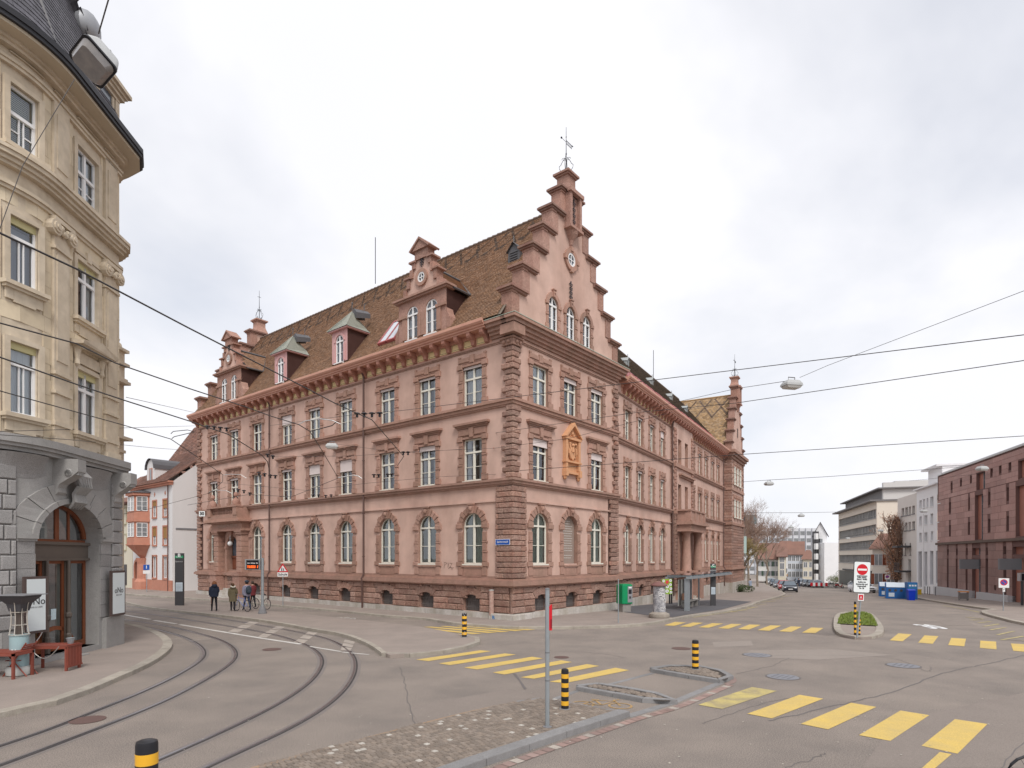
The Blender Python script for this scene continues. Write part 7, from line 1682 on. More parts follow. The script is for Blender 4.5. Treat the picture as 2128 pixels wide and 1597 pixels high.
# ---------------------------------------------------------------- vehicles
def car_meshes():
    K={};L,W=4.3,1.78
    st=[(-2.15,.45,.62,.72),(-2.08,.28,.72,.8),(-1.6,.2,.8,.88),(-.95,.18,.88,.89),(-.45,.18,.92,.89),(.9,.18,.95,.89),(1.5,.18,.97,.89),(1.95,.24,.98,.85),(2.12,.4,.9,.78),(2.15,.5,.7,.72)]
    q=MB()   # lower body: sections along x (front is -x)
    for (xa,za,zc,wa),(xb_,zd,ze,wb_) in zip(st,st[1:]):
        def sec(x,z0,z1,w_):return [(x,-w_*.93,z0),(x,-w_,z0+(z1-z0)*.35),(x,-w_*.98,z0+(z1-z0)*.75),(x,-w_*.88,z1),(x,0,z1+.03),(x,w_*.88,z1),(x,w_*.98,z0+(z1-z0)*.75),(x,w_,z0+(z1-z0)*.35),(x,w_*.93,z0)]
        A,B=sec(xa,za,zc,wa),sec(xb_,zd,ze,wb_);q.add(A+B,[(i,i+1,10+i,9+i) for i in range(8)]+[(8,0,9,17)])
    q.add(sec(st[0][0],*[st[0][i] for i in (1,2)],st[0][3]),[tuple(range(9))]);q.add(sec(st[-1][0],st[-1][1],st[-1][2],st[-1][3]),[tuple(range(8,-1,-1))])
    # roof
    rf=[(-.15,1.36,.6),(.3,1.45,.63),(1.2,1.42,.62),(1.6,1.34,.58)]
    for (xa,z,wa),(xb_,z2,wb_) in zip(rf,rf[1:]):q.add([(xa,-wa,z),(xa,0,z+.03),(xa,wa,z),(xb_,-wb_,z2),(xb_,0,z2+.03),(xb_,wb_,z2)],[(0,1,4,3),(1,2,5,4)])
    for s in (-1,1):
        for a,b,c,d in (((-.98,.80,.9),(-.15,.6,1.36),.05,0),((.62,.84,.94),(.62,.63,1.43),.05,0),((2.0,.78,.97),(1.6,.58,1.34),.09,0)):q.tube([(a[0],s*a[1],a[2]),(b[0],s*b[1],b[2])],c,4)
        q.ball((-.7,s*.98,1.0),.11,6,4,1,.8,.7)
    K['body']=q.mesh('car_body',pm('car_paint',(.03,.035,.05),.25,spec=.6),smooth=True)
    g=MB()
    g.quad((-.98,-.76,.93),(-.98,.76,.93),(-.15,.57,1.37),(-.15,-.57,1.37));g.quad((2.02,-.72,.98),(1.62,-.55,1.35),(1.62,.55,1.35),(2.02,.72,.98))
    for s in (-1,1):g.add([(-.95,s*.82,.91),(2.0,s*.80,.97),(1.62,s*.60,1.33),(-.12,s*.62,1.36)],[(0,1,2,3),(3,2,1,0)])
    K['windows']=g.mesh('car_windows',pm('car_glass',(.10,.13,.16),.05,spec=1.))
    h=MB();h.ball((-2.07,-.6,.64),.15,8,6,.5,1.1,.6);K['headlight_a']=h.mesh('headlight',pm('headlight',(.75,.77,.8),.15));h=MB();h.ball((-2.07,.6,.64),.15,8,6,.5,1.1,.6);K['headlight_b']=h.mesh('headlight',MATS['headlight'])
    h=MB();h.box(-2.2,-2.12,-.55,.55,.3,.45);h.box(-2.19,-2.12,-.4,.4,.54,.66);K['grille']=h.mesh('grille',blk);h=MB();h.box(-2.22,-2.2,-.26,.26,.42,.53);K['number_plate']=h.mesh('number_plate',white)
    w_=MB()
    prof_=[(.12,-.1),(.27,-.1),(.31,-.06),(.31,.06),(.27,.1),(.12,.1)];w_.lathe(prof_,(0,0),16);
    for i,v in enumerate(w_.v):w_.v[i]=Vector((v.x,v.z,v.y))
    w_.f=[f[::-1] for f in w_.f];K['wheel']=w_.mesh('wheel',blk)
    r_=MB();r_.lathe([(0,-.11),(.19,-.105),(.2,.105),(0,.11)],(0,0),12)
    for i,v in enumerate(r_.v):r_.v[i]=Vector((v.x,v.z,v.y))
    K['rim']=r_.mesh('rim',pm('alloy',(.4,.4,.42),.4,metal=.6));return K
CK=car_meshes()
def car(x,y,ang,paint,label,group,s=1.):
    t=thing('parked_car',label,'car',(x,y,ground(x,y)),group,ang);t.scale=(s,s,s)
    b=bpy.data.objects.new('body',CK['body']);link(b,t);b.material_slots[0].link='OBJECT';b.material_slots[0].material=paint
    for k,n in (('windows','windows'),('headlight_a','headlight'),('headlight_b','headlight'),('grille','grille'),('number_plate','number_plate')):link(bpy.data.objects.new(n,CK[k]),t)
    for wx_c in (-1.32,1.32):
        for wy in (-.78,.78):o=bpy.data.objects.new('wheel',CK['wheel']);link(o,t);o.location=(wx_c,wy,.31);link(bpy.data.objects.new('rim',CK['rim']),o)
    return t
cp=lambda n,c:pm('paint_'+n,c,.25,spec=.6)
dk_,sil,red_,whc,blu,gry=cp('black',(.025,.03,.045)),cp('silver',(.42,.43,.45)),cp('red',(.35,.03,.03)),cp('white',(.7,.71,.73)),cp('blue',(.05,.1,.2)),cp('grey',(.15,.16,.17))
A=Vector(g2(1643.5,1231.5));B=Vector(g2(1600,1206));dA=(B-A).normalized();angA=math.atan2(dA.y,dA.x)
grpA='cars parked along the kerb beyond the museum'
for i,(m,lb) in enumerate(((dk_,'black hatchback parked nearest at the head of the kerbside row'),(red_,'dark red car parked directly behind the black hatchback'),(gry,'grey car third from the front in the left kerbside row'),(dk_,'dark saloon fourth in the left kerbside row'),(sil,'silver car fifth in the left kerbside row'),(gry,'last small grey car visible in the left kerbside row'))):
    p=Vector(g2(*((1643,1231.5),(1631,1227),(1619,1223),(1610.5,1219),(1603,1215.2),(1597.5,1212.3))[i]))+dA*2.2;car(p.x,p.y,angA,m,lb,grpA)
A2=Vector(g2(1706,1214));B2=Vector(g2(1664,1200));dB=(B2-A2).normalized();angB=math.atan2(dB.y,dB.x)
for i,(m,lb) in enumerate(((sil,'silver car standing behind the red and white striped barrier'),(dk_,'black car second in the right-hand row down the street'),(gry,'grey car third in the right-hand row'),(sil,'silver car fourth in the right-hand row'),(dk_,'farthest dark car of the right-hand row'))):
    Y_=113+5.2*i;p=Vector(((((1699,1687,1677,1668,1660)[i])-CX)/F*Y_,Y_));car(p.x,p.y,angB,m,lb,'cars parked on the right side of the far street')
p=Vector(((1702-CX)/F*109.5,109.5));T=fm(p.x,p.y,ground(p.x,p.y),angB+math.pi/2);bt=thing('striped_barrier','red and white striped construction barrier board in front of the silver car','barrier',tuple(T.to_translation()))
for k in range(7):q=MB(T);q.box(-1.4+k*.4,-1.0+k*.4,-.04,.04,.35,.95);q.obj('barrier_board',redsign if k % 2 == 0 else whtsign,bt)
for s in (-1.2,1.2):q=MB(T);q.box(s-.04,s+.04,-.25,.25,0,.06);q.box(s-.03,s+.03,-.03,.03,0,.95);q.obj('leg',mgrey,bt)
p=g2(1806,1233);car(p[0]+.3,p[1]+1.5,rad(97),whc,'white car parked half hidden behind the big no-entry sign',None) if False else None
_c=car(p[0]+.4,p[1]+2.2,rad(86),whc,'white hatchback parked half hidden behind the big no-entry sign','cars parked on the right side of the square')
def wheel_mb(q,c,r,axis,rr=.03,sp=True):
    """upright bicycle wheel centred c in the plane containing axis and z"""
    c=Vector(c);ax=Vector(axis).normalized();n=20;q.tube([tuple(c+ax*r*math.cos(2*math.pi*i/n)+Vector((0,0,r*math.sin(2*math.pi*i/n)))) for i in range(n+1)],rr,5,cap=False)
    if sp:
        for i in range(12):q.tube([tuple(c),tuple(c+ax*r*math.cos(2*math.pi*i/12)+Vector((0,0,r*math.sin(2*math.pi*i/12))))],.003,3,cap=False)
def bicycle(x,y,ang,mat,label,z=0.,wm=blk,group=None,cat='bicycle'):
    t=thing('bicycle',label,cat,(x,y,z),group);T=fm(x,y,z,ang);P=lambda a,b,c=0.:tuple(T @ Vector((a,c,b)));ax=(math.cos(ang),math.sin(ang),0)
    for c in (-.52,.52):q=MB();wheel_mb(q,P(c,.34),.33,ax,.02);q.obj('wheel',wm,t)
    q=MB()
    for seg in ([(-.52,.34),(-.12,.32)],[(-.12,.32),(-.25,.85)],[(-.52,.34),(-.22,.75)],[(-.22,.75),(.33,.82)],[(-.12,.32),(.33,.72)],[(.31,.9),(.36,.68),(.52,.34)]):q.tube([P(*s) for s in seg],.018,5)
    q.obj('frame',mat,t);q=MB();q.ball(P(-.27,.92),.12,8,5,1,.6,.35);q.obj('saddle',blk,t)
    q=MB();q.tube([P(.3,.88),P(.28,1.0)],.015,5);q.tube([P(.22,1.0,-.26),P(.3,1.02,-.1),P(.3,1.02,.1),P(.22,1.0,.26)],.014,5);q.obj('handlebar',mgrey,t)
    q=MB();q.tube([P(-.12,.32,-.08),P(-.12,.32,.08)],.03,8);q.tube([P(-.12,.32,.08),P(-.02,.18,.08)],.012,4);q.obj('crank',mgrey,t);return t
p=gp(1744,1223);T=fm(p[0],p[1],p[2],rad(8));sc1=thing('scooter','red motor scooter parked by the garden wall','scooter',p)
q=MB(T)
q.tube([(-.75,0,.55),(-.6,0,.62),(-.2,0,.6),(-.05,0,.4),(.3,0,.3),(.5,0,.45),(.62,0,.95)],[.12,.2,.17,.08,.07,.1,.05],7);q.obj('body',red_,sc1)
for c in (-.6,.62):q=MB(T);q.tube([(c+.2*math.cos(i*.4488),0,.22+.2*math.sin(i*.4488)) for i in range(15)],.06,5,cap=False);q.obj('wheel',blk,sc1)
q=MB(T);q.tube([(-.7,0,.8),(-.15,0,.78)],.1,6);q.obj('seat',blk,sc1);q=MB(T);q.tube([(.6,-.28,1.0),(.6,.28,1.0)],.025,5);q.obj('handlebar',mgrey,sc1)
p=gp(1727,1219.5);T=fm(p[0],p[1],p[2],rad(5));sc2=thing('motorbike','dark motorbike parked left of the red scooter','motorbike',p)
q=MB(T);q.tube([(-.6,0,.35),(-.3,0,.55),(.2,0,.6),(.5,0,.75),(.65,0,.35)],[.06,.12,.16,.08,.04],6);q.obj('body',gry,sc2)
for c in (-.65,.7):q=MB(T);q.tube([(c+.28*math.cos(i*.4488),0,.3+.28*math.sin(i*.4488)) for i in range(15)],.05,5,cap=False);q.obj('wheel',blk,sc2)
q=MB(T);q.tube([(-.6,0,.75),(0,0,.78)],.09,6);q.obj('seat',blk,sc2);q=MB(T);q.tube([(.45,-.33,1.0),(.45,.33,1.0)],.025,5);q.obj('handlebar',mgrey,sc2)
# ---------------------------------------------------------------- people
skin=pm('skin',(.46,.26,.19),.6)
def person(u,v,H,ang,label,top,legs,hair,cloth=None,stride=.22,arms=.12,hood=None,hat=None,pack=None,coat_len=None,group=None,y=None,hoodm=None,cap=None,turn=0.,reach=0.):
    """ang: heading of the person; local x right, y forward"""
    p=gp(u,v) if y is None else (u,y,ground(u,y));zb2=p[2]+(.13 if cloth else 0)
    t=thing('person',label,'person',(p[0],p[1],zb2),group);T=Matrix.Translation((p[0],p[1],zb2)) @ Matrix.Rotation(ang,4,'Z') @ Matrix.Scale(H/1.75,4)
    S=stride
    V=[(0,0,.95),(0,.0,1.12),(0,.0,1.32),(0,0,1.46),(0,.01,1.53),(0,.02,1.66),(0,.01,1.74),
         (-.17,0,1.42),(-.23,-arms*.4,1.17),(-.21,.05-arms,.95),(-.2,.09-arms,.86),(.17,0,1.42),(.23,arms*.4+reach*.3,1.17),(.21,.08+arms+reach,.95+reach*.2),(.2,.12+arms+reach,.86+reach*.25),
         (-.09,0,.88),(-.1,S*.35,.5),(-.09,S*.75,.1),(-.09,S*.75+.14,.03),(.09,0,.88),(.1,-S*.3,.5),(.09,-S*.95,.12),(.09,-S*.95+.12,.04)]
    Ed=[(0,1),(1,2),(2,3),(3,4),(4,5),(5,6),(3,7),(7,8),(8,9),(9,10),(3,11),(11,12),(12,13),(13,14),(0,15),(15,16),(16,17),(17,18),(0,19),(19,20),(20,21),(21,22)]
    rd=[.14,.125,.15,.1,.055,.095,.07,.07,.05,.038,.035,.07,.05,.038,.035,.1,.065,.045,.04,.1,.065,.045,.04]
    me=bpy.data.meshes.new('body');me.from_pydata(V,Ed,[]);o=bpy.data.objects.new('tmp',me);col.objects.link(o)
    m=o.modifiers.new('s','SKIN');sv_=me.skin_vertices[0].data
    for i,r in enumerate(rd):sv_[i].radius=(r,r*.8 if i in (0,1,2) else r);sv_[i].use_root=(i == 0)
    o.modifiers.new('u','SUBSURF').levels=1
    dg=bpy.context.evaluated_depsgraph_get();dg.update();bm2=bpy.data.meshes.new_from_object(o.evaluated_get(dg));bpy.data.objects.remove(o)
    bm2.materials.clear()
    for mm in (skin,top,legs,blk):bm2.materials.append(mm)
    for f in bm2.polygons:
        c=f.center;f.use_smooth=True
        f.material_index=0 if c.z > 1.49 or (c.z < .91 and abs(c.x) > .15) else (1 if c.z > .95 or abs(c.x) > .16 and c.z > .85 else (3 if c.z < .09 else 2))
    bm2.transform(Matrix.Translation(-Vector((p[0],p[1],zb2))) @ T);link(bpy.data.objects.new('body',bm2),t)
    q=MB(T);q.ball((0,.015,1.665),.108,12,8,.9,1.08,1.15)
    if hair == 'bun':q.ball((-.09,-.08,1.74),.055,8,6)
    if hair == 'long':q.ball((0,-.05,1.6),.14,10,8,1,.7,1.25);q.ball((0,-.07,1.5),.13,8,6,1,.6,1)
    hm={'long':pm('hair_auburn',(.20,.075,.03),.6),'short':pm('hair_dark',(.045,.028,.02),.6),'bun':pm('hair_brown',(.10,.05,.025),.6)}[hair]
    for i,w_ in enumerate(q.v):
        pass
    q.obj('hair',hm,t,smooth=True);q=MB(T);q.ball((0,.105,1.64),.02,6,4);q.ball((-.085,.02,1.65),.025,6,4);q.ball((.085,.02,1.65),.025,6,4);q.ball((0,.07,1.645),.078,8,6,.85,.6,1.2);q.obj('face',skin,t,smooth=True)
    if coat_len:
        q=MB(T);rings=[(coat_len,.23,.17),(coat_len+.25,.225,.165),(1.0,.2,.145),(1.15,.19,.14),(1.32,.215,.15),(1.44,.17,.12),(1.5,.08,.08)];n=14;pts=[]
        for z,a,b in rings:pts += [(a*math.cos(2*math.pi*i/n),b*math.sin(2*math.pi*i/n)+.01*math.sin(3*i),z) for i in range(n)]
        q.add(pts,[(r*n+i,r*n+(i+1) % n,(r+1)*n+(i+1) % n,(r+1)*n+i) for r in range(len(rings)-1) for i in range(n)]+[tuple(range(n-1,-1,-1))])
        for s,arm in ((-1,V[7:10]),(1,V[11:14])):q.tube(arm,[.085,.075,.065],8)
        q.obj('coat',top,t,smooth=True)
    if hood:q=MB(T);q.ball((0,-.1,1.5),.15,10,7,1.05,.6,.75);q.obj('hood',hood,t,smooth=True)
    if hoodm:q=MB(T);q.tube([(.12*math.cos(a*.52)-.0,-.08+.06*math.sin(a*.52)-.04,1.56+.035*math.cos(a)) for a in range(13)],.045,6);q.obj('fur_collar',hoodm,t,smooth=True)
    if hat:q=MB(T);q.ball((0,.0,1.72),.13,12,8,.95,1.15,.75);q.obj('helmet',hat,t,smooth=True)
    if pack:q=MB(T);q.ball((0,-.22,1.22),.2,10,8,.95,.6,1.3);q.ball((0,-.3,1.12),.13,8,6,1,.6,1);q.tube([(-.1,-.1,1.42),(-.13,.1,1.4),(-.13,.12,1.1)],.025,5);q.tube([(.1,-.1,1.42),(.13,.1,1.4),(.13,.12,1.1)],.025,5);q.obj('backpack',pack,t,smooth=True)
    return t
navy=pm('navy_coat',(.022,.03,.055),.8,ns=8,nf=.3);blackc=pm('black_trousers',(.015,.015,.02),.8);olive=pm('olive_parka',(.15,.125,.075),.85,ns=8,nf=.3);lil=pm('lilac_jacket',(.26,.25,.33),.8);jean=pm('blue_jeans',(.045,.065,.12),.85)
hd=math.atan2(.8,-.6)-math.pi/2
person(445,1275.5,1.80,rad(38),'woman with auburn hair in a navy jacket and black trousers walking away',navy,blackc,'long',True,.2,.03,hood=navy,coat_len=.86)
person(484,1275,1.66,rad(28),'person in a long olive parka with pale fur hood walking away beside the cyclists',olive,blackc,'bun',True,.18,.05,hood=olive,hoodm=pm('fur_white',(.55,.52,.45),.9),coat_len=.62)
person(513,1273.5,1.80,rad(50),'person in helmet, lilac jacket and dark backpack pushing a bicycle',lil,jean,'short',True,.3,.06,hat=pm('helmet_dark',(.03,.04,.06),.4),pack=pm('backpack_slate',(.04,.055,.075),.8),coat_len=.84,reach=.0)
p=gp(499,1275);bicycle(p[0]+.15,p[1]-.1,rad(150),pm('bike_blue',(.2,.25,.5),.4),'pale blue bicycle pushed by the person with the backpack',.13)
p=gp(532,1271.5);bicycle(p[0]+.2,p[1]+.3,rad(152),pm('bike_white',(.5,.48,.42),.4),'white bicycle standing just left of the display pole',.13,group=None)
person(525,1268,1.70,rad(60),'person in dark red jacket half hidden behind the backpack',pm('dark_red_jacket',(.16,.03,.035),.8),blackc,'short',True,.2,.05,coat_len=.84)
person(1660,1222.4,1.75,rad(5),'pedestrian in dark jacket walking down the middle of the far street',navy,jean,'short',None,.2,.05,coat_len=.84)
person(1559,1228,1.72,rad(200),'pedestrian in grey-blue coat by the hedge at the far museum corner',pm('greyblue_coat',(.25,.3,.38),.8),blackc,'short',None,.15,.05,coat_len=.7)
oran=pm('orange_vest',(.65,.30,.03),.7)
person(1636,1203.5,1.75,rad(20),'left one of two distant people in orange jackets',oran,blackc,'short',None,.2,.05,coat_len=.8,group='two people in orange jackets');person(1645,1203.5,1.75,rad(-20),'right one of two distant people in orange jackets',oran,blackc,'short',None,.2,.05,coat_len=.8,group='two people in orange jackets')
# ---------------------------------------------------------------- street furniture
def bollard(x,y,z,h,d,label,bands=None,worn=False,base=True,group='black and yellow bollards'):
    t=thing('bollard',label,'bollard',(x,y,z),group);n=9;r=d/2;q=MB(Matrix.Translation((x,y,z)));T=q.T
    q.lathe([(r,0),(r,h-.05),(r*.93,h-.015),(r*.6,h),(0,h)],n=20);b=q.obj('post',blk,t,smooth=True)
    bw=h/(2*bands+1.)
    for i in range(bands):
        q=MB(T);z0=bw*(.5+2*i)+(bw*.4);q.lathe([(r+.002,z0),(r+.0025,z0+bw*.98)],n=20);q.obj('reflective_band',byel,t,smooth=True)
    if base:q=MB(T);q.lathe([(r*1.6,0),(r*1.6,.012),(r,.02)],n=16);q.obj('base_plate',mgrey,t)
    if worn:
        q=MB(T);
        for a,zz in ((4.2,.95),(4.6,.88),(5.0,.97),(4.0,.5),(4.9,.6),(4.4,.12),(4.8,.2)):
            q.add([((r+.004)*math.cos(a+da),(r+.004)*math.sin(a+da),(zz+dz_)*h) for da,dz_ in ((0,0),(.35,.01),(.3,.05),(.05,.04))],[(0,1,2,3)])
        q.obj('sticker_remains',pm('sticker_grey',(.4,.4,.42),.7),t)
    return t
p=gp(965,1331);bollard(p[0],p[1],.13,.98,.20,'scratched black and yellow bollard on the tip of the tram platform',4,True)
p=gp(1174,1474,.05);bollard(p[0],p[1],.05,.89,.165,'black and yellow bollard on the cobbled island beside the grey pole',4)
p=gp(1445,1398);bollard(p[0],p[1],.1,.86,.19,'black and yellow bollard on the half-round cobbled island',4)
bollard((305-CX)/F*6.7,6.7,0,1.375,.225,'large close-up black and yellow bollard cut off by the bottom of the photo',5)
# grass island posts and the big sign
p=gp(1781,1326,.1);P0=Vector(p);Tn=fm(p[0],p[1],.0,0)
sg=thing('no_entry_sign','big white board with red no-entry disc and black German text on the grass island','road sign',p)
top=at(1789,1240,p[1]);q=MB();q.tube([(p[0],p[1],p[2]),(top.x,p[1],top.z),(top.x+.01,p[1],top.z+1.1)],.035,8);q.obj('pole',galv,sg,smooth=True)
lf,rg,zt,zb_=at(1772,1170,p[1]),at(1805,1170,p[1]),at(1788,1169,p[1]).z,at(1788,1232,p[1]).z
W_=rg.x-lf.x;Hh=zt-zb_;TS=Matrix.Translation((lf.x+W_/2-.0,p[1]-.05,zb_)) @ Matrix.Rotation(rad(2.2),4,'Y')
def rrect(w,h,r,n=4):
    pts=[]
    for cx,cy,a0 in ((w/2-r,h-r,0),(-w/2+r,h-r,90),(-w/2+r,r,180),(w/2-r,r,270)):
        for i in range(n+1):a=rad(a0+90*i/n);pts.append((cx+r*math.cos(a),cy+r*math.sin(a)))
    return pts
q=MB(TS);q.prism(rrect(W_+.03,Hh+.03,.07),.0,.03);q.obj('sign_frame',dgrey,sg);q=MB(TS @ Matrix.Translation((0,0,.015)));q.prism(rrect(W_,Hh,.06),-.006,.0);q.obj('sign_board',whtsign,sg)
q=MB(TS);rd_=W_*.345;q.add([(rd_*math.cos(i*.2618),-.009,Hh*.76+rd_*math.sin(i*.2618)) for i in range(24)],[tuple(range(24))]);q.obj('red_disc',redsign,sg);q=MB(TS);q.box(-rd_*.82,rd_*.82,-.013,-.010,Hh*.76-rd_*.17,Hh*.76+rd_*.17);q.obj('white_bar',white,sg)
for i,(s,zz) in enumerate((('ausgenommen',.555),('Velos, Mofas,',.50),('Motos / Mofas',.44),('Zufahrt bis',.35),('Staatsarchiv und',.28),('Liegenschaft',.215),('Nr. 38',.145))):text(s,Hh*.068,blk,TS @ Matrix.Translation((0,-.012,Hh*zz)),sg,'lettering',sx=.86,bold=.002)
q=MB(TS @ Matrix.Translation((-.02,0,-.33)));q.box(-.12,.12,-.02,0,0,.28);o=q.obj('small_sign',white,sg);q=MB(TS @ Matrix.Translation((-.02,0,-.33)));q.box(-.09,.09,-.024,-.021,.04,.24);q.obj('sign_field',redsign,o)
text('A',.15,white,TS @ Matrix.Translation((-.02,-.027,-.2)),o,'emblem')
for (u,v0,v1,d,lb,bn) in ((1777,1321.5,1252-20,.09,'tall slim marker post left of the sign pole on the grass island',4),(1785,1321,1284,.11,'short marker post right of the sign pole on the grass island',4)):
    pp_=gp(u,v1 if False else 1320,.1);h=(v0-(1252 if u == 1777 else 1284))/F*pp_[1]
    bollard(pp_[0],pp_[1],pp_[2],h,d,lb,6 if u == 1777 else bn,base=False,group='marker posts on the grass island')
def pole(name,label,u,vb,vt,r,cat='road sign',mat=galv,z0=.12,group=None):
    p=gp(u,vb,z0);t=thing(name,label,cat,p,group);zt=CAMH+(HY-vt)/F*p[1];q=MB();q.tube([p,(p[0],p[1],zt)],r,8);q.obj('pole',mat,t,smooth=True);return t,p,zt
def plate(t,M,w,h,mat,name='sign_plate',th=.012,y=0.):q=MB(M);q.box(-w/2,w/2,y-th,y,0,h);return q.obj(name,mat,t)
face=lambda p:math.atan2(-p[0],p[1])
# foreground grey pole with a red box behind
t,p,zt=pole('grey_pole','tall bare galvanised pole standing in the foreground cobbles',1137.5,1511,1224,.042,'pole',z0=.06)
q=MB(Matrix.Translation(p));q.lathe([(.09,0),(.09,.01),(.045,.015)],n=12);q.obj('foot_ring',mgrey,t);q=MB(Matrix.Translation((p[0],p[1],zt)));q.lathe([(.046,-.02),(.046,.01),(0,.02)],n=12);q.obj('cap',mgrey,t)
for zz in (.9,1.45):q=MB(Matrix.Translation(p));q.tube([(0,0,zz),(0,0,zz+.03)],.048,8);q.obj('pipe_clamp',mgrey,t)
pr2=at(1143,1285,p[1]);rb=thing('red_box','narrow red box fixed to the back of the foreground pole','box',(pr2.x,p[1],pr2.z-.2));q=MB(Matrix.Translation((pr2.x+.005,p[1]+.03,pr2.z)));q.box(-.035,.035,-.05,.08,-.24,.22);q.prism([(-.035,.22),(.035,.22),(.035,.27)],-.05,.08);q.obj('housing',redsign,rb);q=MB(Matrix.Translation((pr2.x+.005,p[1]+.03,pr2.z)));q.box(.0,.036,-.052,.081,-.2,-.02);q.obj('slot_panel',pm('dark_red',(.25,.01,.02),.5),rb)
# small signs along the museum
t,p,zt=pole('one_way_sign','blue square sign with white arrow on a thin post in front of the museum',902.5,1263,1187,.03);M=fm(p[0],p[1]-.04,zt-.36,face(p));plate(t,M,.26,.38,bluesign)
q=MB(M);q.prism([(-.02,.08),(.02,.08),(.02,.22),(.06,.22),(0,.31),(-.06,.22),(-.02,.22)],-.018,-.013);q.obj('white_arrow',white,t)
t,p,zt=pole('school_warning_sign','red bordered triangle warning sign with text plate below, left of the downpipe',588,1259,1182,.03);M=fm(p[0],p[1]-.04,zt-.22,face(p))
q=MB(M);q.prism([(-.36,-.02),(.36,-.02),(0,.58)],-.012,0);q.obj('sign_plate',redsign,t);q=MB(M);q.prism([(-.24,.05),(.24,.05),(0,.44)],-.016,-.0125);q.obj('sign_field',white,t)
q=MB(M);q.ball((-.05,-.02,.26),.03,6,4);q.ball((.05,-.02,.22),.025,6,4);q.prism([(-.1,.07),(-.02,.07),(-.03,.24),(-.08,.24)],-.022,-.017);q.prism([(.02,.07),(.09,.07),(.07,.2),(.03,.2)],-.022,-.017);q.obj('children_pictogram',blk,t)
plate(t,M @ Matrix.Translation((0,0,-.32)),.66,.28,white,'text_plate');text('Schule',.22,blk,M @ Matrix.Translation((0,-.016,-.18)),t,'lettering',bold=.005)
t,p,zt=pole('two_way_sign','small blue arrow sign with white plate before the white oriel house',305,1231,1174,.035);M=fm(p[0],p[1]-.05,zt-.5,face(p));plate(t,M,.5,.5,bluesign);text('I',.4,white,M @ Matrix.Translation((0,-.016,.26)),t,'white_arrow',bold=.01);plate(t,M @ Matrix.Translation((0,0,-.34)),.55,.3,white,'text_plate')
t,p,zt=pole('round_sign_post','thin post with a narrow white board of small round signs by the blank wall',393,1227,1163,.03);M=fm(p[0],p[1]-.05,zt-1.25,face(p));plate(t,M,.3,1.25,white)
for k in (.28,.72,1.04):q=MB(M);arc_strip(q,.07,.12,k,-.02,-.013,10,0,2*math.pi);q.obj('ring',redsign,t)
pole('plain_post','slim bare metal post on the pavement in front of the ticket machine',1285,1295,1204,.028,'post')
# passenger display
def display(label,u0,u1,v0,v1,up,vb,vt,lines,mat_p,group='departure displays'):
    t,p,zt=pole('departure_display',label,up,vb,vt,.085,'display',mat_p,z0=.13,group=group)
    M=fm(p[0],p[1],0,0);a,b=at(u0,v1,p[1]),at(u1,v0,p[1]);q=MB();q.box(a.x,b.x,p[1]-.14,p[1]+.14,a.z,b.z);o=q.obj('display_case',pm('case_silver',(.45,.46,.48),.4,metal=.4),t)
    q=MB();q.box(a.x+.09,b.x-.04,p[1]-.152,p[1]-.142,a.z+.03,b.z-.06);q.obj('screen',blk,o)
    for s,z,mt,sz in lines:text(s,sz,mt,Matrix.Translation(((a.x+b.x)/2+.03,p[1]-.158,a.z+(b.z-a.z)*z)),o,'lettering',bold=.004)
    return t,p
led=pm('led_orange',(.9,.13,.02),.5,emis=1.1);pw=pm('print_white',(.8,.8,.8),.6)
t,p=display('departure display with orange dot letters on a grey pole near the cyclists',511,541.5,1162.5,1184.5,545.5,1275.5,1160,(('Linie   Richtung   Min',.63,pw,.07),('3 Burgfelden   2',.36,led,.1),('3 Birsfelden   8',.22,led,.1)),galv)
q=MB(Matrix.Translation(p));q.lathe([(.24,0),(.24,.09),(.2,.12),(.2,.2),(.11,.42)],n=14);q.obj('cast_foot',mgrey,t,smooth=True)
t,p=display('departure display on a dark pole cut by the right edge of the photo',2117,2160,1191,1208,2124,1258,1190,(('Linie  Min',.63,pw,.1),('30 Bad Bf',.36,led,.16)),dgrey)
# stop pillars
def pillar(u0,u1,v0,v1,letter,label):
    p=gp((u0+u1)/2,v1,.13);t=thing('stop_pillar',label,'stop pillar',p,'dark grey tram stop pillars');M=fm(p[0],p[1],p[2],face(p)*.4);w_=(u1-u0)/F*p[1];h=(v1-v0)/F*p[1]
    q=MB(M);q.box(-w_/2,w_/2,-.09,.09,0,h);q.obj('body',dgrey,t);plate(t,M @ Matrix.Translation((0,-.092,h*.905)),w_*.98,h*.045,pm('stop_green',(.01,.28,.12),.5),'green_band',.006)
    text(letter,w_*.6,white,M @ Matrix.Translation((0,-.1,h*.955)),t,'stop_letter',bold=.01);text('Bus Tram',.1,white,M @ Matrix.Translation((0,-.102,h*.925)),t,'lettering')
    text('Spalentor',.13,pm('pillar_text',(.5,.5,.5),.6),M @ Matrix.Translation((0,-.1,h*.84)),t,'lettering');plate(t,M @ Matrix.Translation((0,-.092,h*.27)),w_*.8,h*.17,pm('timetable',(.5,.58,.64),.5),'timetable',.006)
    for i in range(5):q=MB(M);q.box(-w_*.34,w_*.3,-.1,-.098,h*(.29+.025*i),h*(.295+.025*i));q.obj('timetable_line',mgrey,t)
pillar(365,381.5,1150,1258.5,'B','dark grey stop pillar marked B standing left of the museum');pillar(1476.5,1487,1171.5,1259,'C','dark grey stop pillar marked C behind the tram shelter')
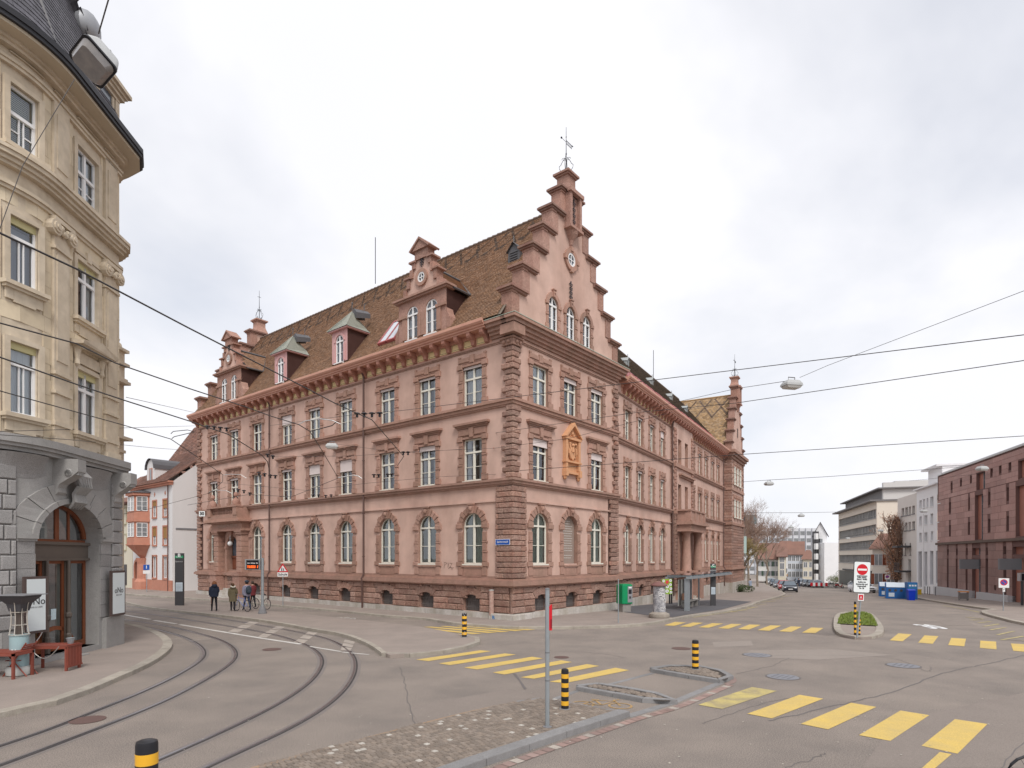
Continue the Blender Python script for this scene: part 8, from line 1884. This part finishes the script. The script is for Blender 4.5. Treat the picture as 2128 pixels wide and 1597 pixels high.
# hanging 30 plate at the museum's far corner
p=at(419.5,1073.5,49.5);sp3=thing('speed_plate','small white plate reading 30 hung from wires before the far museum corner','sign',tuple(p));M=Matrix.Translation(p);q=MB(M);q.box(-.24,.24,0,.03,0,.42);q.obj('plate',whtsign,sp3);text('30',.36,blk,M @ Matrix.Translation((0,-.008,.21)),sp3,'lettering',bold=.015)
# green ticket machine
p=gp(1302,1272,.12);tm=thing('ticket_machine','bright green ticket machine on a grey stone base by the museum wall','ticket machine',p);M=fm(p[0]-.1,p[1]+.15,p[2]-.02,rad(24));grn=pm('machine_green',(.005,.26,.10),.4,ns=3,nc=(.01,.21,.08),nf=.4)
q=MB(M);q.box(-.3,.3,-.25,.3,0,.52);q.obj('stone_base',pm('base_concrete',(.28,.26,.24),.9,ns=4,nf=.4),tm);q=MB(M);q.cham(-.38,.38,-.34,.36,.52,1.72,.03);q.obj('cabinet',grn,tm)
q=MB(M);q.box(.0,.34,-.36,-.34,.62,1.62);f_=q.obj('control_panel',pm('panel_grey',(.3,.3,.32),.4,metal=.3),tm)
q=MB(M);q.box(.06,.28,-.37,-.36,1.15,1.42);q.obj('screen',blk,f_);q=MB(M);q.box(.1,.24,-.375,-.36,.85,1.0);q.obj('ticket_slot',dgrey,f_);q=MB(M);q.box(.06,.28,-.365,-.36,1.5,1.58);q.obj('label_strip',white,f_)
q=MB(M);q.box(-.3,.3,-.26,.3,1.72,1.76);q.obj('lid',grn,tm)
# poster column
p=gp(1370,1284,.13);pc_=thing('poster_column','small concrete poster column covered with torn white graffiti posters','advertising column',p);M=Matrix.Translation(p)
q=MB(M);q.lathe([(.52,0),(.56,.08),(.54,.22),(.42,.27),(.36,.32)],n=20);q.obj('stone_foot',pm('foot_stone',(.35,.31,.27),.9,ns=5,nc=(.22,.19,.16),nf=.6,bump=.5,bs=30),pc_,smooth=True)
q=MB(M);q.lathe([(.33,.32),(.33,1.72)],n=20);q.obj('shaft',pm('poster_mess',(.46,.46,.48),.8,ns=5,nc=(.12,.12,.14),nf=.9,ns2=14,nf2=.3),pc_,smooth=True);q=MB(M);q.lathe([(.36,1.70),(.45,1.74),(.44,1.79),(.2,1.93),(0,1.96)],n=20);q.obj('cap',pm('cap_brownred',(.20,.10,.09),.7),pc_,smooth=True)
rr=random.Random(3)
for k in range(14):
    a=-math.pi/2+rr.uniform(-.2,1.0);zz=rr.uniform(.45,1.55);q=MB(M);s=rr.uniform(.03,.07);pts=[]
    for i in range(9):th=i*.8;aa=a+s*1.6*math.cos(th)/.33;pts.append((.337*math.cos(aa),.337*math.sin(aa),zz+s*1.5*math.sin(th*.9)))
    q.tube(pts,.012,3);q.obj('graffiti_scrawl',white,pc_)
# dotted map board
p=gp(1387,1256,.12);mbd=thing('map_board','green information board with white circles and one red circle on black legs','notice board',p);M=fm(p[0],p[1]+.2,p[2],rad(12));w_=23/F*p[1];zb4,zt4=CAMH+(HY-1235.5)/F*p[1]-p[2],CAMH+(HY-1204)/F*p[1]-p[2]
q=MB(M);q.box(-w_/2,w_/2,-.03,.03,zb4,zt4);q.obj('board',pm('map_green',(.25,.42,.03),.5),mbd)
for i,(a,b,r) in enumerate(((-.32,.88,.13),(.02,.80,.17),(.35,.9,.13),(.34,.62,.13),(.04,.5,.16),(-.3,.58,.06),(.38,.36,.13),(.02,.2,.16),(-.34,.3,.1),(.38,.12,.12),(-.36,.08,.12))):
    q=MB(M);q.add([(w_*a+w_*r*math.cos(k*.45),-.034,zb4+(zt4-zb4)*b+w_*r*math.sin(k*.45)) for k in range(14)],[tuple(range(14))]);q.obj('circle',pm('map_red',(.65,.06,.07),.5) if i == 1 else white,mbd)
    if i not in (1,5):q=MB(M);q.add([(w_*a+w_*r*.45*math.cos(k*.9),-.036,zb4+(zt4-zb4)*b+w_*r*.45*math.sin(k*.9)) for k in range(7)],[tuple(range(7))]);q.obj('circle_print',pm('print_grey',(.4,.4,.4),.6),mbd)
for s in (.3,.5):q=MB(M);q.box(w_*s-.05,w_*s+.05,.0,.08,0,zb4+.1 if s == .3 else zt4);q.obj('leg',blk,mbd)
# tram shelter
pa,pb=Vector(gp(1428,1270,.12)),Vector(gp(1486,1258.5,.12));dd=(pb-pa).to_2d().normalized();sh=thing('tram_shelter','open steel tram shelter with slatted glass back and wooden bench','shelter',tuple(pa));M=fm(pa.x,pa.y,pa.z,math.atan2(dd.y,dd.x));LL=(pb-pa).to_2d().length;hs_=(1270-1203)/F*pa.y
q=MB(M);q.box(-.14,.14,-.14,.14,0,hs_);q.obj('post',galv,sh)
for x_ in (LL*.42,LL*.62,LL*.9):q=MB(M);q.box(x_-.05,x_+.05,.95,1.05,-.2,hs_-.05);q.obj('post',mgrey,sh)
q=MB(M);q.box(-.25,LL*1.6,-.3,.0,hs_-.02,hs_+.12);q.box(-.25,LL*1.6,1.2,1.35,hs_-.02,hs_+.1)
for k in range(9):x_=k*LL*.19;q.box(x_-.03,x_+.03,-.3,1.3,hs_+.12,hs_+.2)
q.obj('roof_frame',galv,sh);q=MB(M);q.box(-.2,LL*1.6,-.25,1.3,hs_+.21,hs_+.225);q.obj('roof_glass',pane,sh)
gs=pm('shelter_slat',(.13,.12,.115),.4,spec=.6)
for k in range(13):x_=1.7+k*.26;q=MB(M);q.box(x_,x_+.16,1.06,1.09,.15,hs_-.15);q.obj('back_slat',gs if k % 3 else pm('pale_slat',(.5,.5,.46),.5),sh)
q=MB(M)
for k in range(4):q.box(2.0,4.6,.45+k*.12,.54+k*.12,.42,.46)
for x_ in (2.1,3.2,4.4):q.box(x_,x_+.06,.48,.9,0,.42)
q.obj('bench',pm('bench_grey',(.25,.235,.22),.7),sh);q=MB(M);q.box(2.3,3.4,.96,1.0,.5,.95);q.obj('bench_back',pm('bench_wood',(.26,.13,.08),.6),sh)
for k in range(4):q=MB(M);q.box(1.4,2.0,.5,.53,.1+k*.13,.17+k*.13);q.obj('side_slat',mgrey,sh)
# painted short post at the museum corner
p=gp(1021.5,1286,.12);ps=thing('painted_post','short pale post with faded pink paint and stickers at the museum corner','post',p);M=Matrix.Translation(p);hp=(1286-1226)/F*p[1]
q=MB(M);q.box(-.13,.13,-.1,.14,0,.17);q.obj('stone_foot',concr,ps);q=MB(M);q.lathe([(.13,.17),(.13,hp-.08),(.125,hp-.02)],n=14);q.obj('shaft',pm('post_pink',(.46,.33,.27),.8,ns=9,nc=(.35,.2,.17),nf=.9),ps,smooth=True);q=MB(M);q.lathe([(.145,hp-.05),(.14,hp),(0,hp+.02)],n=14);q.obj('cap',pm('cap_grey',(.4,.39,.37),.6),ps)
# recycling containers, cabinet, bins
rcb=pm('recycling_blue',(.02,.12,.36),.5,ns=3,nc=(.015,.1,.28),nf=.4);pale=pm('container_lid',(.55,.62,.68),.5)
def container(u,vb,label,s=1.):
    p=gp(u,vb);t=thing('recycling_container',label,'recycling container',p,'blue recycling containers');M=fm(p[0],p[1]+.9,p[2],rad(-28)) @ Matrix.Scale(s,4)
    q=MB(M);q.prof([(-.75,0),(-.75,1.15),(-.25,1.6),(.75,1.6),(.75,0)],-.85,.85);q.obj('body',rcb,t)
    q=MB(M);q.add([(-.8,-.79,1.17),(.8,-.79,1.17),(.8,-.26,1.64),(-.8,-.26,1.64)],[(0,1,2,3)]);q.obj('lid',pale,t)
    for k in range(3):q=MB(M);q.add([(-.5+k*.5+.14*math.cos(i*.785),-.765,.85+.14*math.sin(i*.785)) for i in range(8)],[tuple(range(8))]);q.obj('slot',dgrey,t)
    q=MB(M);q.box(-.6,-.1,-.765,-.752,.2,.6);q.obj('label_panel',pale,t)
    for a in (-.8,.7):q=MB(M);q.box(a,a+.1,-.7,.7,-.0,.03);q.obj('skid',mgrey,t)
container(1855,1240.5,'left one of the two blue recycling containers with pale lids',.92);container(1872,1245,'right one of the two blue recycling containers with pale lids',.95)
p=gp(1899,1246.5);t=thing('recycling_cabinet','upright blue cabinet with three white symbols behind the small blue bin','cabinet',p);M=fm(p[0],p[1]+.3,p[2],rad(-14));h=(1246.5-1211)/F*p[1]
q=MB(M);q.box(-.42,.42,-.2,.5,0,h);q.obj('body',rcb,t);q=MB(M);q.box(-.38,.38,-.215,-.2,h*.62,h*.95);q.obj('sign_panel',pm('panel_blue',(.04,.2,.42),.4),t)
for k in range(3):q=MB(M);q.box(-.3+k*.23,-.14+k*.23,-.225,-.215,h*.77,h*.86);q.obj('white_symbol',white,t)
p=gp(1894.5,1248);t=thing('blue_bin','small ultramarine waste bin standing before the blue cabinet','bin',p);M=fm(p[0],p[1]+.1,p[2],rad(-14));q=MB(M)
q.add([(a,b,c) for c,k in ((0,.24),(.9,.3)) for a,b in ((-k,-k),(k,-k),(k,k),(-k,k))],[(0,1,5,4),(1,2,6,5),(2,3,7,6),(3,0,4,7)]);q.obj('body',pm('bin_ultramarine',(.005,.04,.50),.4),t);q=MB(M);q.prof([(-.33,.9),(-.3,.97),(.2,1.02),(.33,.9)],-.32,.32);q.obj('lid',MATS['bin_ultramarine'],t)
p=gp(1910,1236.5,.1);t=thing('yellow_box','yellow box on the pavement behind the blue cabinet','box',p);q=MB(fm(p[0],p[1],p[2],rad(-14)));q.box(-.2,.2,-.1,.2,0,.55);q.obj('body',pm('box_yellow',(.65,.45,.04),.5),t);q=MB(fm(p[0],p[1],p[2],rad(-14)));q.box(-.23,.23,-.13,.23,.55,.6);q.obj('lid',MATS['box_yellow'],t)
p=gp(2002,1248,.12);t=thing('litter_bin','grey litter bin with orange top rail in front of the concrete base','litter bin',p);M=fm(p[0],p[1],p[2],rad(-18));q=MB(M);q.box(-.35,-.28,-.15,.15,0,.72);q.box(.28,.35,-.15,.15,0,.72);q.box(-.28,.28,-.12,.12,.12,.62);q.obj('body',pm('litter_grey',(.22,.2,.19),.5),t);q=MB(M);q.prof([(-.2,.72),(-.15,.8),(.15,.8),(.2,.72)],-.38,.38);q.obj('top_rail',pm('orange_rail',(.6,.24,.08),.5),t)
for u,v,lb in ((1922,1236,'leftmost'),(1927.5,1236,'second from left'),(1932,1237,'third from left'),(1944,1238.5,'rightmost')):
    p=gp(u,v,.1);q=MB();h=(v-1212)/F*p[1];q.tube([p,(p[0],p[1],p[2]+h*.7)],.045,6);tag(q.obj('barrier_post',mgrey),lb+' of the thin dark grey posts before the white office pillars','post','thin posts before the white office building')
p=gp(1919,1234,.1);q=MB();q.tube([p,(p[0],p[1],p[2]+9.2)],.05,6);tag(q.obj('flagpole',white),'tall thin white flagpole in front of the white office building','flagpole')
p=gp(1880,1228,.1);q=MB();q.tube([p,(p[0],p[1],p[2]+6.5)],.05,6);tag(q.obj('lamp_post',white),'thin pale post beside the copper-leaved tree','post')
for (u,vb,vt,lb) in ((2085,1270,1203,'no-parking sign on a thin post in front of the red stone block'),(1843.5,1230,1195,'small no-parking sign beside the recycling containers')):
    t,p,zt=pole('no_parking_sign',lb,u,vb,vt,.03,group='no-parking signs');w_=(18 if u > 2000 else 9)/F*p[1];M=fm(p[0],p[1]-.04,zt-w_*1.05,face(p)*.5);plate(t,M,w_,w_*1.1,white)
    q=MB(M);q.add([(w_*.36*math.cos(i*.3),-.015,w_*.62+w_*.36*math.sin(i*.3)) for i in range(21)],[tuple(range(21))]);q.obj('red_ring',redsign,t);q=MB(M);q.add([(w_*.26*math.cos(i*.3),-.018,w_*.62+w_*.26*math.sin(i*.3)) for i in range(21)],[tuple(range(21))]);q.obj('blue_disc',bluesign,t)
    q=MB(M);q.add([(-w_*.22,-.021,w_*.8),(-w_*.16,-.021,w_*.86),(w_*.22,-.021,w_*.44),(w_*.16,-.021,w_*.38)],[(0,1,2,3)]);q.obj('red_bar',redsign,t)
    if u > 2000:plate(t,M @ Matrix.Translation((0,0,-.26)),.13,.24,white,'small_plate');text('P',.12,blk,M @ Matrix.Translation((0,-.018,-.13)),t,'lettering')
p=gp(1692,1216);t,p,zt=pole('far_no_entry_sign','distant no-entry sign on a post by the white gabled house',1704.5,1209,1184,.03);M=fm(p[0],p[1]-.05,zt-1.6,0);plate(t,M,.9,1.4,white);q=MB(M);q.add([(.33*math.cos(i*.5),-.02,.85+.33*math.sin(i*.5)) for i in range(13)],[tuple(range(13))]);q.obj('red_disc',redsign,t)
# banner by the far pavilion
P_=at(1546,1115,84);t=thing('pale_banner','pale blue-green banner hanging beyond the museum end','banner',tuple(at(1546,1210,84)));q=MB();q.tube([(P_.x-.6,84,ground(P_.x,84)),(P_.x-.6,84,P_.z+.2)],.05,6);q.obj('pole',mgrey,t);q=MB();q.box(P_.x-.5,P_.x+.35,83.98,84.02,at(1546,1150,84).z,P_.z);q.obj('cloth',pm('banner_green',(.42,.55,.52),.8),t)
t=thing('dark_canopy','dark projecting canopy on the building just beyond the museum','canopy',tuple(at(1540,1118,80)));a,b=at(1534,1119,80),at(1542.5,1076,80);q=MB();q.add([(a.x,79,a.z),(b.x,79,b.z),(a.x-.4,79,b.z+.1),(a.x-.4,79,a.z),(a.x,83,a.z),(b.x,83,b.z),(a.x-.4,83,b.z+.1),(a.x-.4,83,a.z)],[(0,1,2,3),(7,6,5,4),(0,4,5,1),(1,5,6,2)]);q.obj('canopy_body',dgrey,t)
# ---------------------------------------------------------------- cafe furniture on the left
def slat_table(M,L,W,H,fold,label):
    t=thing('folding_table',label,'table',tuple(M.to_translation()),'red-brown slatted cafe furniture')
    n=7
    for k in range(n):q=MB(M);q.box(0,L,k*W/n,(k+.86)*W/n,H-.025,H);q.obj('top_slat',tablew,t)
    for a in (0,L-.06):
        for b in (0,W-.06):q=MB(M);q.box(a,a+.06,b,b+.06,0,H-.03);q.obj('leg',tablew,t)
    q=MB(M);q.box(0,L,0,.03,H-.1,H-.026);q.box(0,L,W-.03,W,H-.1,H-.026);q.box(0,.03,.03,W-.03,H-.1,H-.026);q.box(L-.03,L,.03,W-.03,H-.1,H-.026);q.obj('apron',tablew,t)
    if fold:
        m=9
        for k in range(m):q=MB(M);q.box(L+.01,L+.035,k*W/m,(k+.84)*W/m,.12,H-.02);q.obj('flap_slat',tablew,t)
        q=MB(M);q.box(L+.0,L+.05,0,W,H-.05,H-.02);q.box(L+.0,L+.05,0,W,.1,.15);q.obj('flap_rail',tablew,t)
    return t
h1=Vector(gp(133,1396,.12));M=Matrix.Translation(h1) @ Matrix.Rotation(rad(0),4,'Z')
e2=Vector(gp(172,1388,.12));ft=slat_table(fm(h1.x-1.05,h1.y-.02,.12,rad(3)),1.1,.62,.74,True,'folded red-brown slatted table chained beside the entrance of the corner house')
q=MB(fm(h1.x,h1.y,.12,0));pb_=thing('metal_bucket','small grey metal planter standing on the folded table','bucket',(h1.x-.15,h1.y+.35,.86));q=MB(Matrix.Translation((h1.x-.12,h1.y+.42,.862)));q.lathe([(.07,0),(.11,.16),(.12,.165),(.1,.15)],n=12);q.obj('body',galv,pb_)
cx0=Vector((h1.x-.95,h1.y-.03,.84));q=MB();q.tube([tuple(cx0+Vector((.85*i/12,-.03,-.28*math.sin(math.pi*i/12)*1.2))) for i in range(13)],.012,5);q.tube([tuple(cx0+Vector((0,.45*i/8,.1*i/8+.25*(i/8)**2))) for i in range(9)],.012,5);tag(q.obj('security_chain',pm('chain_steel',(.4,.38,.36),.4,metal=.5)),'thin steel chain looped under the folded slatted table','chain')
p=Vector(gp(40,1403,.12));ht=thing('patio_heater','patio heater with pale blue cylinder, wire cage and dark square hood','patio heater',tuple(p));M=Matrix.Translation(p)
q=MB(M);q.lathe([(.30,.02),(.31,.06),(.31,.2),(.27,.26)],n=20);q.obj('base',pm('heater_base',(.42,.42,.4),.5),ht,smooth=True);q=MB(M);q.lathe([(.22,.26),(.22,1.08),(.24,1.1),(.24,1.13)],n=20);q.obj('tank_cover',pm('heater_blue',(.30,.42,.44),.5,ns=3,nf=.15),ht,smooth=True)
text('oNo',.17,white,M @ Matrix.Translation((.03,-.228,.68)),ht,'lettering');q=MB(M);q.lathe([(.09,1.13),(.09,1.75)],n=10);q.obj('glass_tube',pm('tube_dark',(.09,.07,.06),.3),ht)
for k in range(8):a=k*math.pi/4+.2;q=MB(M);q.tube([(r_*math.cos(a),r_*math.sin(a),z) for r_,z in ((.23,1.13),(.19,1.4),(.18,1.65),(.21,1.95),(.25,2.1))],.011,5);q.obj('cage_wire',pm('cage_steel',(.6,.56,.5),.35,metal=.5),ht)
for z,r_ in ((1.4,.19),(1.75,.19),(1.13,.24)):q=MB(M);q.tube([(r_*math.cos(i*.35),r_*math.sin(i*.35),z) for i in range(19)],.01,4);q.obj('cage_ring',MATS['cage_steel'],ht)
q=MB(M);q.add([(a*k,b*k,z) for k,z in ((.16,1.78),(.2,1.98),(.34,2.16),(.36,2.22)) for a,b in ((-1,-1),(1,-1),(1,1),(-1,1))],[(r*4+i,r*4+(i+1) % 4,r*4+4+(i+1) % 4,r*4+4+i) for r in range(3) for i in range(4)]+[(0,3,2,1)]);q.obj('hood',pm('hood_dark',(.06,.058,.065),.4),ht);q=MB(M);q.box(-.48,.48,-.42,.42,2.22,2.24);q.obj('hood_plate',mgrey,ht)
p=Vector(gp(28,1413,.12));lt=slat_table(fm(p.x-1.3,p.y,.12,0),1.3,.7,.72,False,'red-brown slatted table cut off by the left edge of the photo')
p2_=Vector((p.x-.18,p.y+.42,.12));chr_=thing('folding_chair','folded red-brown wooden chair leaning at the left table','chair',tuple(p2_),'red-brown slatted cafe furniture')
for k,(a,b) in enumerate((((-.45,0,0),(.18,0,.92)),((-.45,.38,0),(.18,.38,.92)),((.2,0,0),(-.35,0,.62)),((.2,.38,0),(-.35,.38,.62)))):q=MB(Matrix.Translation(p2_));q.tube([a,b],.022,4);q.obj('leg',tablew,chr_)
for k in range(5):q=MB(Matrix.Translation(p2_));t_=.62+.07*k;q.box(-.45+.63*t_-.01,-.45+.63*t_+.012,0,.38,.92*t_,.92*t_+.045);q.obj('back_slat',tablew,chr_)
for k in range(4):q=MB(Matrix.Translation(p2_));q.box(-.4+k*.1,-.33+k*.1,0,.38,.42,.44);q.obj('seat_slat',tablew,chr_)
# bicycle at the lower right edge: only wheel and part of frame in view
p=gp(2148,1680);t=bicycle(p[0]+.52+.1,p[1]+.02,rad(180-12),blk,'bicycle of which only the front wheel shows at the lower right corner',0.)
for k,(u,v) in enumerate(((2121,1515),)):
    pass
# ---------------------------------------------------------------- overhead wires
def cable(name,label,pts,r,group='overhead tram wires',mat=wire,sag=0.,cat='cable'):
    q=MB();P=[Vector(p) for p in pts]
    if sag and len(P) == 2:P=[P[0]+(P[1]-P[0])*t/16-Vector((0,0,sag*4*(t/16)*(1-t/16))) for t in range(17)]
    q.tube([tuple(p) for p in P],r,5);return tag(q.obj(name,mat),label,cat,group)
cz=5.9
wz=lambda l:[onz(u,v,cz) for u,v in l]
cw='contact_wire'
cable(cw,'contact wire entering at the left edge by the middle window and curving past the museum',wz([(-60,458),(0,485),(160,560),(390,681),(638,808),(695,838),(741,859),(773,873),(807,912),(839,949),(826,968)]),.009)
cable(cw,'contact wire running from below the left pediment window to the museum balcony windows',wz([(-60,648),(0,672),(160,715),(240,755),(390,807),(510,846),(562,865),(621,883),(644,897),(670,938),(703,994)]),.009)
cable(cw,'doubled contact wire crossing the lowest left window towards the portal',wz([(-40,730),(0,743),(158,799),(263,834),(395,876),(426,887),(474,903),(545,947),(556,960),(562,993)]),.011)
cable(cw,'contact wire passing under the lowest left windows to the far museum corner',wz([(-40,803),(0,813),(250,882),(355,913),(395,940),(463,987),(463,1001),(447,1016),(432,1026)]),.009)
W3=lambda l:[at(u,v,y) for u,v,y in l]
cable('contact_wire','contact wire stretching in front of the white blank wall below the 30 plate',W3([(245,1071,32),(310,1058,36),(432,1026,44),(470,1012,44)]),.012)
cable('contact_wire','thin contact wire along the ground-floor cornice left of the downpipe',W3([(390,1050,40),(518,1028,36),(606,1033,32),(703,994,27)]),.012)
SPN='span wires across the square'
for l,lb,r in (([(0,897,15),(405,885.5,45)],'span wire from the beige house to the museum corner at cornice height',.009),
    ([(0,904,15),(155,915,19),(316,931,30),(410,938,48)],'thin span wire over the roof of the white oriel house',.009),
    ([(262,826,24),(405,858,50)],'faint span wire between the beige house and the far museum cornice',.012),
    ([(560,885,34),(738,862,25.5),(836,853.5,23),(980,836,19.5),(1320,795,15.5),(2180,690,10.5)],'long span wire crossing the whole upper museum front to the right edge',.009),
    ([(1030,900,32.4),(1320,858,23),(1530,838,19),(2180,742,13)],'span wire from the corner quoins rising to the right edge',.010),
    ([(1027,932,32.4),(1180,912,28),(1385,860,25)],'short span wire from the wall hook towards the wing',.009),
    ([(1002,984,32.9),(1320,961,30),(1530,945.5,28),(2180,903,24)],'lower span wire from the museum corner to the right edge',.014),
    ([(1525,1003,70),(1598,998,52),(1720,991,50),(1995,971,60)],'span wire carrying the second street lamp above the right-hand street',.018),
    ([(1525,1066,90),(1665,1066,75),(1760,1064,95)],'distant span wire carrying a small street lamp',.022),
    ([(2180,585,16),(1720,760,22),(1662,785,24)],'steep suspension wire from the upper right edge to the nearest right street lamp',.008),
    ([(1630,793,24),(1530,808,28),(1290,862,41)],'suspension wire from the nearest right street lamp back to the wing',.011),
    ([(480,960,44),(640,905,36),(690,922,36),(840,942,34),(960,934,33.2)],'thin suspension wire carrying the small lamp before the museum middle windows',.008),
    ([(455,1003,42),(640,1020,33),(760,1005,31),(900,992,32),(1035,986,32.4)],'span wire along the lower string course of the museum',.008),
    ([(560,950,38),(735,948,32),(838,940,30),(1027,932,32.4)],'span wire with insulators in front of the second-floor windows',.008),
    ([(-20,530,9),(47,345,9.6),(155,165,10.2)],'long dark suspension wire from the left edge up to the big lamp',.006),
    ([(205,70,10.2),(237,-40,9)],'knotted suspension wire rising from the big lamp to the top edge',.011),
    ([(1890,1000,60),(2200,968,50)],'thin wire above the roof of the red stone block',.012),
    ([(775,870,25),(741,861,26)],'short jumper wire beside the row of insulators',.006)):
    cable('span_wire',lb,W3(l),r,SPN)
# insulator rows and pull-off arms
def insulators(lst,Y,lb,s=1.):
    t=thing('insulator_row',lb,'insulator',tuple(at(lst[0][0],lst[0][1],Y)),'rows of black wire insulators')
    for u,v in lst:
        p=at(u,v,Y);q=MB(Matrix.Translation(p) @ Matrix.Scale(s,4));q.lathe([(.12,-.0),(.13,.03),(.07,.06),(0,.08)],n=10);q.lathe([(.045,-.14),(.06,-.08),(.03,0)],n=8);q.obj('insulator',insul,t,smooth=True)
insulators([(742,861),(757,861),(773,860.5),(789,860)],25,'row of four insulators in front of the top-floor windows',1.);insulators([(431,887),(445,888.5),(458,890),(471,891.5)],40,'row of four insulators at the far museum cornice',1.3)
insulators([(838,941),(848,941)],30,'pair of insulators in front of the second-floor windows',.9);insulators([(777,988),(787,988),(806,987),(814,987)],31,'four small insulators before the lower middle windows',.9)
insulators([(556,946),(567,949)],34,'pair of insulators beside the far downpipe, upper',1.);insulators([(538,984),(550,986),(562,989),(572,990)],34,'row of tilted insulators over the portal',1.);insulators([(495,1019),(507,1021),(519,1026)],38,'row of insulators left of the portal balcony',1.);insulators([(650,1030),(662,1030),(677,1031),(688,1030)],33,'four small insulators above the round-arched windows',.8)
arm=pm('arm_steel',(.5,.5,.5),.4,metal=.3)
for (l,Y,lb) in (([(621,882),(635,875),(665,871),(690,874),(708,882)],25,'white curved pull-off arm before the fourth top window'),([(703,993),(735,988),(745,990),(752,995)],27,'white curved pull-off arm above the arched windows'),([(463,988),(480,986),(500,987),(512,994)],40,'white curved pull-off arm near the portal'),([(355,902),(360,897),(390,894),(404,898)],34,'dark curved pull-off arm left of the museum cornice'),([(644,897),(690,885),(700,876)],25.2,'lower pull-off arm of the middle contact wire'),([(357,912),(362,908),(404,898)],34,'lower dark pull-off arm left of the museum'),([(435,1023),(448,1019),(470,1020),(482,1026)],42,'white pull-off arm over the portal entablature')):
    q=MB();q.tube([tuple(at(u,v,Y)) for u,v in l],.02,6);tag(q.obj('pull_off_arm',arm if 'white' in lb else wire),lb,'pull-off arm','pull-off arms holding the contact wire')
# hanging street lamps
def lamp(u,v,Y,w_,lb,mat=None,big=False):
    p=at(u,v,Y);t=thing('hanging_lamp',lb,'street lamp',tuple(p),'street lamps hung from wires');M=Matrix.Translation(p) @ Matrix.Rotation(rad(12),4,'Z') @ Matrix.Scale(w_,4)
    lm=pm('lamp_grey',(.42,.43,.43),.5)
    q=MB(M);q.add([(a*k,b*k*.62,z) for k,z in ((.5,0),(.48,.12),(.34,.30),(.2,.33)) for a,b in ((-1,-1),(1,-1),(1,1),(-1,1))],[(r*4+i,r*4+(i+1) % 4,r*4+4+(i+1) % 4,r*4+4+i) for r in range(3) for i in range(4)]+[(12,13,14,15)]);q.obj('housing',lm,t)
    q=MB(M);q.add([(a*k,b*k*.62,z) for k,z in ((.47,-.002),(.38,-.13)) for a,b in ((-1,-1),(1,-1),(1,1),(-1,1))],[(i,4+i,4+(i+1) % 4,(i+1) % 4) for i in range(4)]+[(7,6,5,4)]);q.obj('diffuser',pm('lamp_diffuser',(.5,.5,.48),.3),t)
    q=MB(M);q.tube([(-.2,0,.33),(-.2,0,.48),(.2,0,.48),(.2,0,.33)],.03,5);q.obj('hanger',mgrey,t)
lamp(1645,803,24,.72,'nearest right-hand street lamp hanging in front of the sky');lamp(1598,1007,52,.72,'second street lamp hanging above the right-hand street');lamp(1665,1073,75,.72,'third small street lamp hanging farther down the street');lamp(1644,1097,110,.8,'farthest tiny street lamp in front of the hospital slab');lamp(690,930,36,.72,'small street lamp hanging before the museum middle windows')
lamp(2041,976,42,.7,'street lamp hanging in front of the red stone block');lamp(1920,1064,58,.6,'faint street lamp before the white office building');lamp(1830,1104,76,.6,'faint street lamp before the cream office');lamp(1762,1120,95,.6,'faint small lamp before the ribbon windows')
p=at(196,128,10.0);bl=thing('big_hanging_lamp','big grey square street lamp with dark glass hanging close at top left','street lamp',tuple(p));
M=Matrix.Translation(p) @ Matrix.Rotation(rad(-30),4,'Z') @ Matrix.Rotation(rad(-12),4,'Y') @ Matrix.Rotation(rad(-34),4,'X')
def rbox_rings(q,rings,n=5):
    base=[];cnt=None
    pts=[]
    for (hx,hy,r,z) in rings:
        c=[]
        for cx_,cy_,a0 in ((hx-r,hy-r,0),(-hx+r,hy-r,90),(-hx+r,-hy+r,180),(hx-r,-hy+r,270)):
            for i in range(n):a=rad(a0+90*i/(n-1));c.append((cx_+r*math.cos(a),cy_+r*math.sin(a),z))
        cnt=len(c);pts += c
    q.add(pts,[(k*cnt+i,k*cnt+(i+1) % cnt,(k+1)*cnt+(i+1) % cnt,(k+1)*cnt+i) for k in range(len(rings)-1) for i in range(cnt)]+[tuple(range(cnt-1,-1,-1)),tuple(range((len(rings)-1)*cnt,len(rings)*cnt))])
q=MB(M);rbox_rings(q,[(.27,.27,.08,-.02),(.265,.265,.08,.06),(.21,.21,.08,.25),(.17,.17,.07,.30),(.1,.1,.04,.315)]);q.obj('housing',pm('lamp_housing',(.46,.47,.47),.5,ns=4,nf=.15),bl,smooth=True)
q=MB(M);rbox_rings(q,[(.285,.285,.08,-.05),(.285,.285,.08,-.015)]);q.obj('rim',blk,bl);q=MB(M);rbox_rings(q,[(.20,.20,.06,-.16),(.255,.255,.08,-.055)]);q.obj('glass_bowl',pm('lamp_glass',(.20,.19,.19),.12,ns=6,nc=(.3,.28,.26),nf=.7,spec=.8),bl,smooth=True)
q=MB(M);q.tube([(.0,0,.3),(.0,0,.4)],.03,6);q.tube([(-.1,0,.32),(-.06,0,.4),(.06,0,.4),(.1,0,.32)],.018,5);q.tube([(.0,0,.4),(0,0,.52)],.02,6);q.obj('hanger',mgrey,bl)
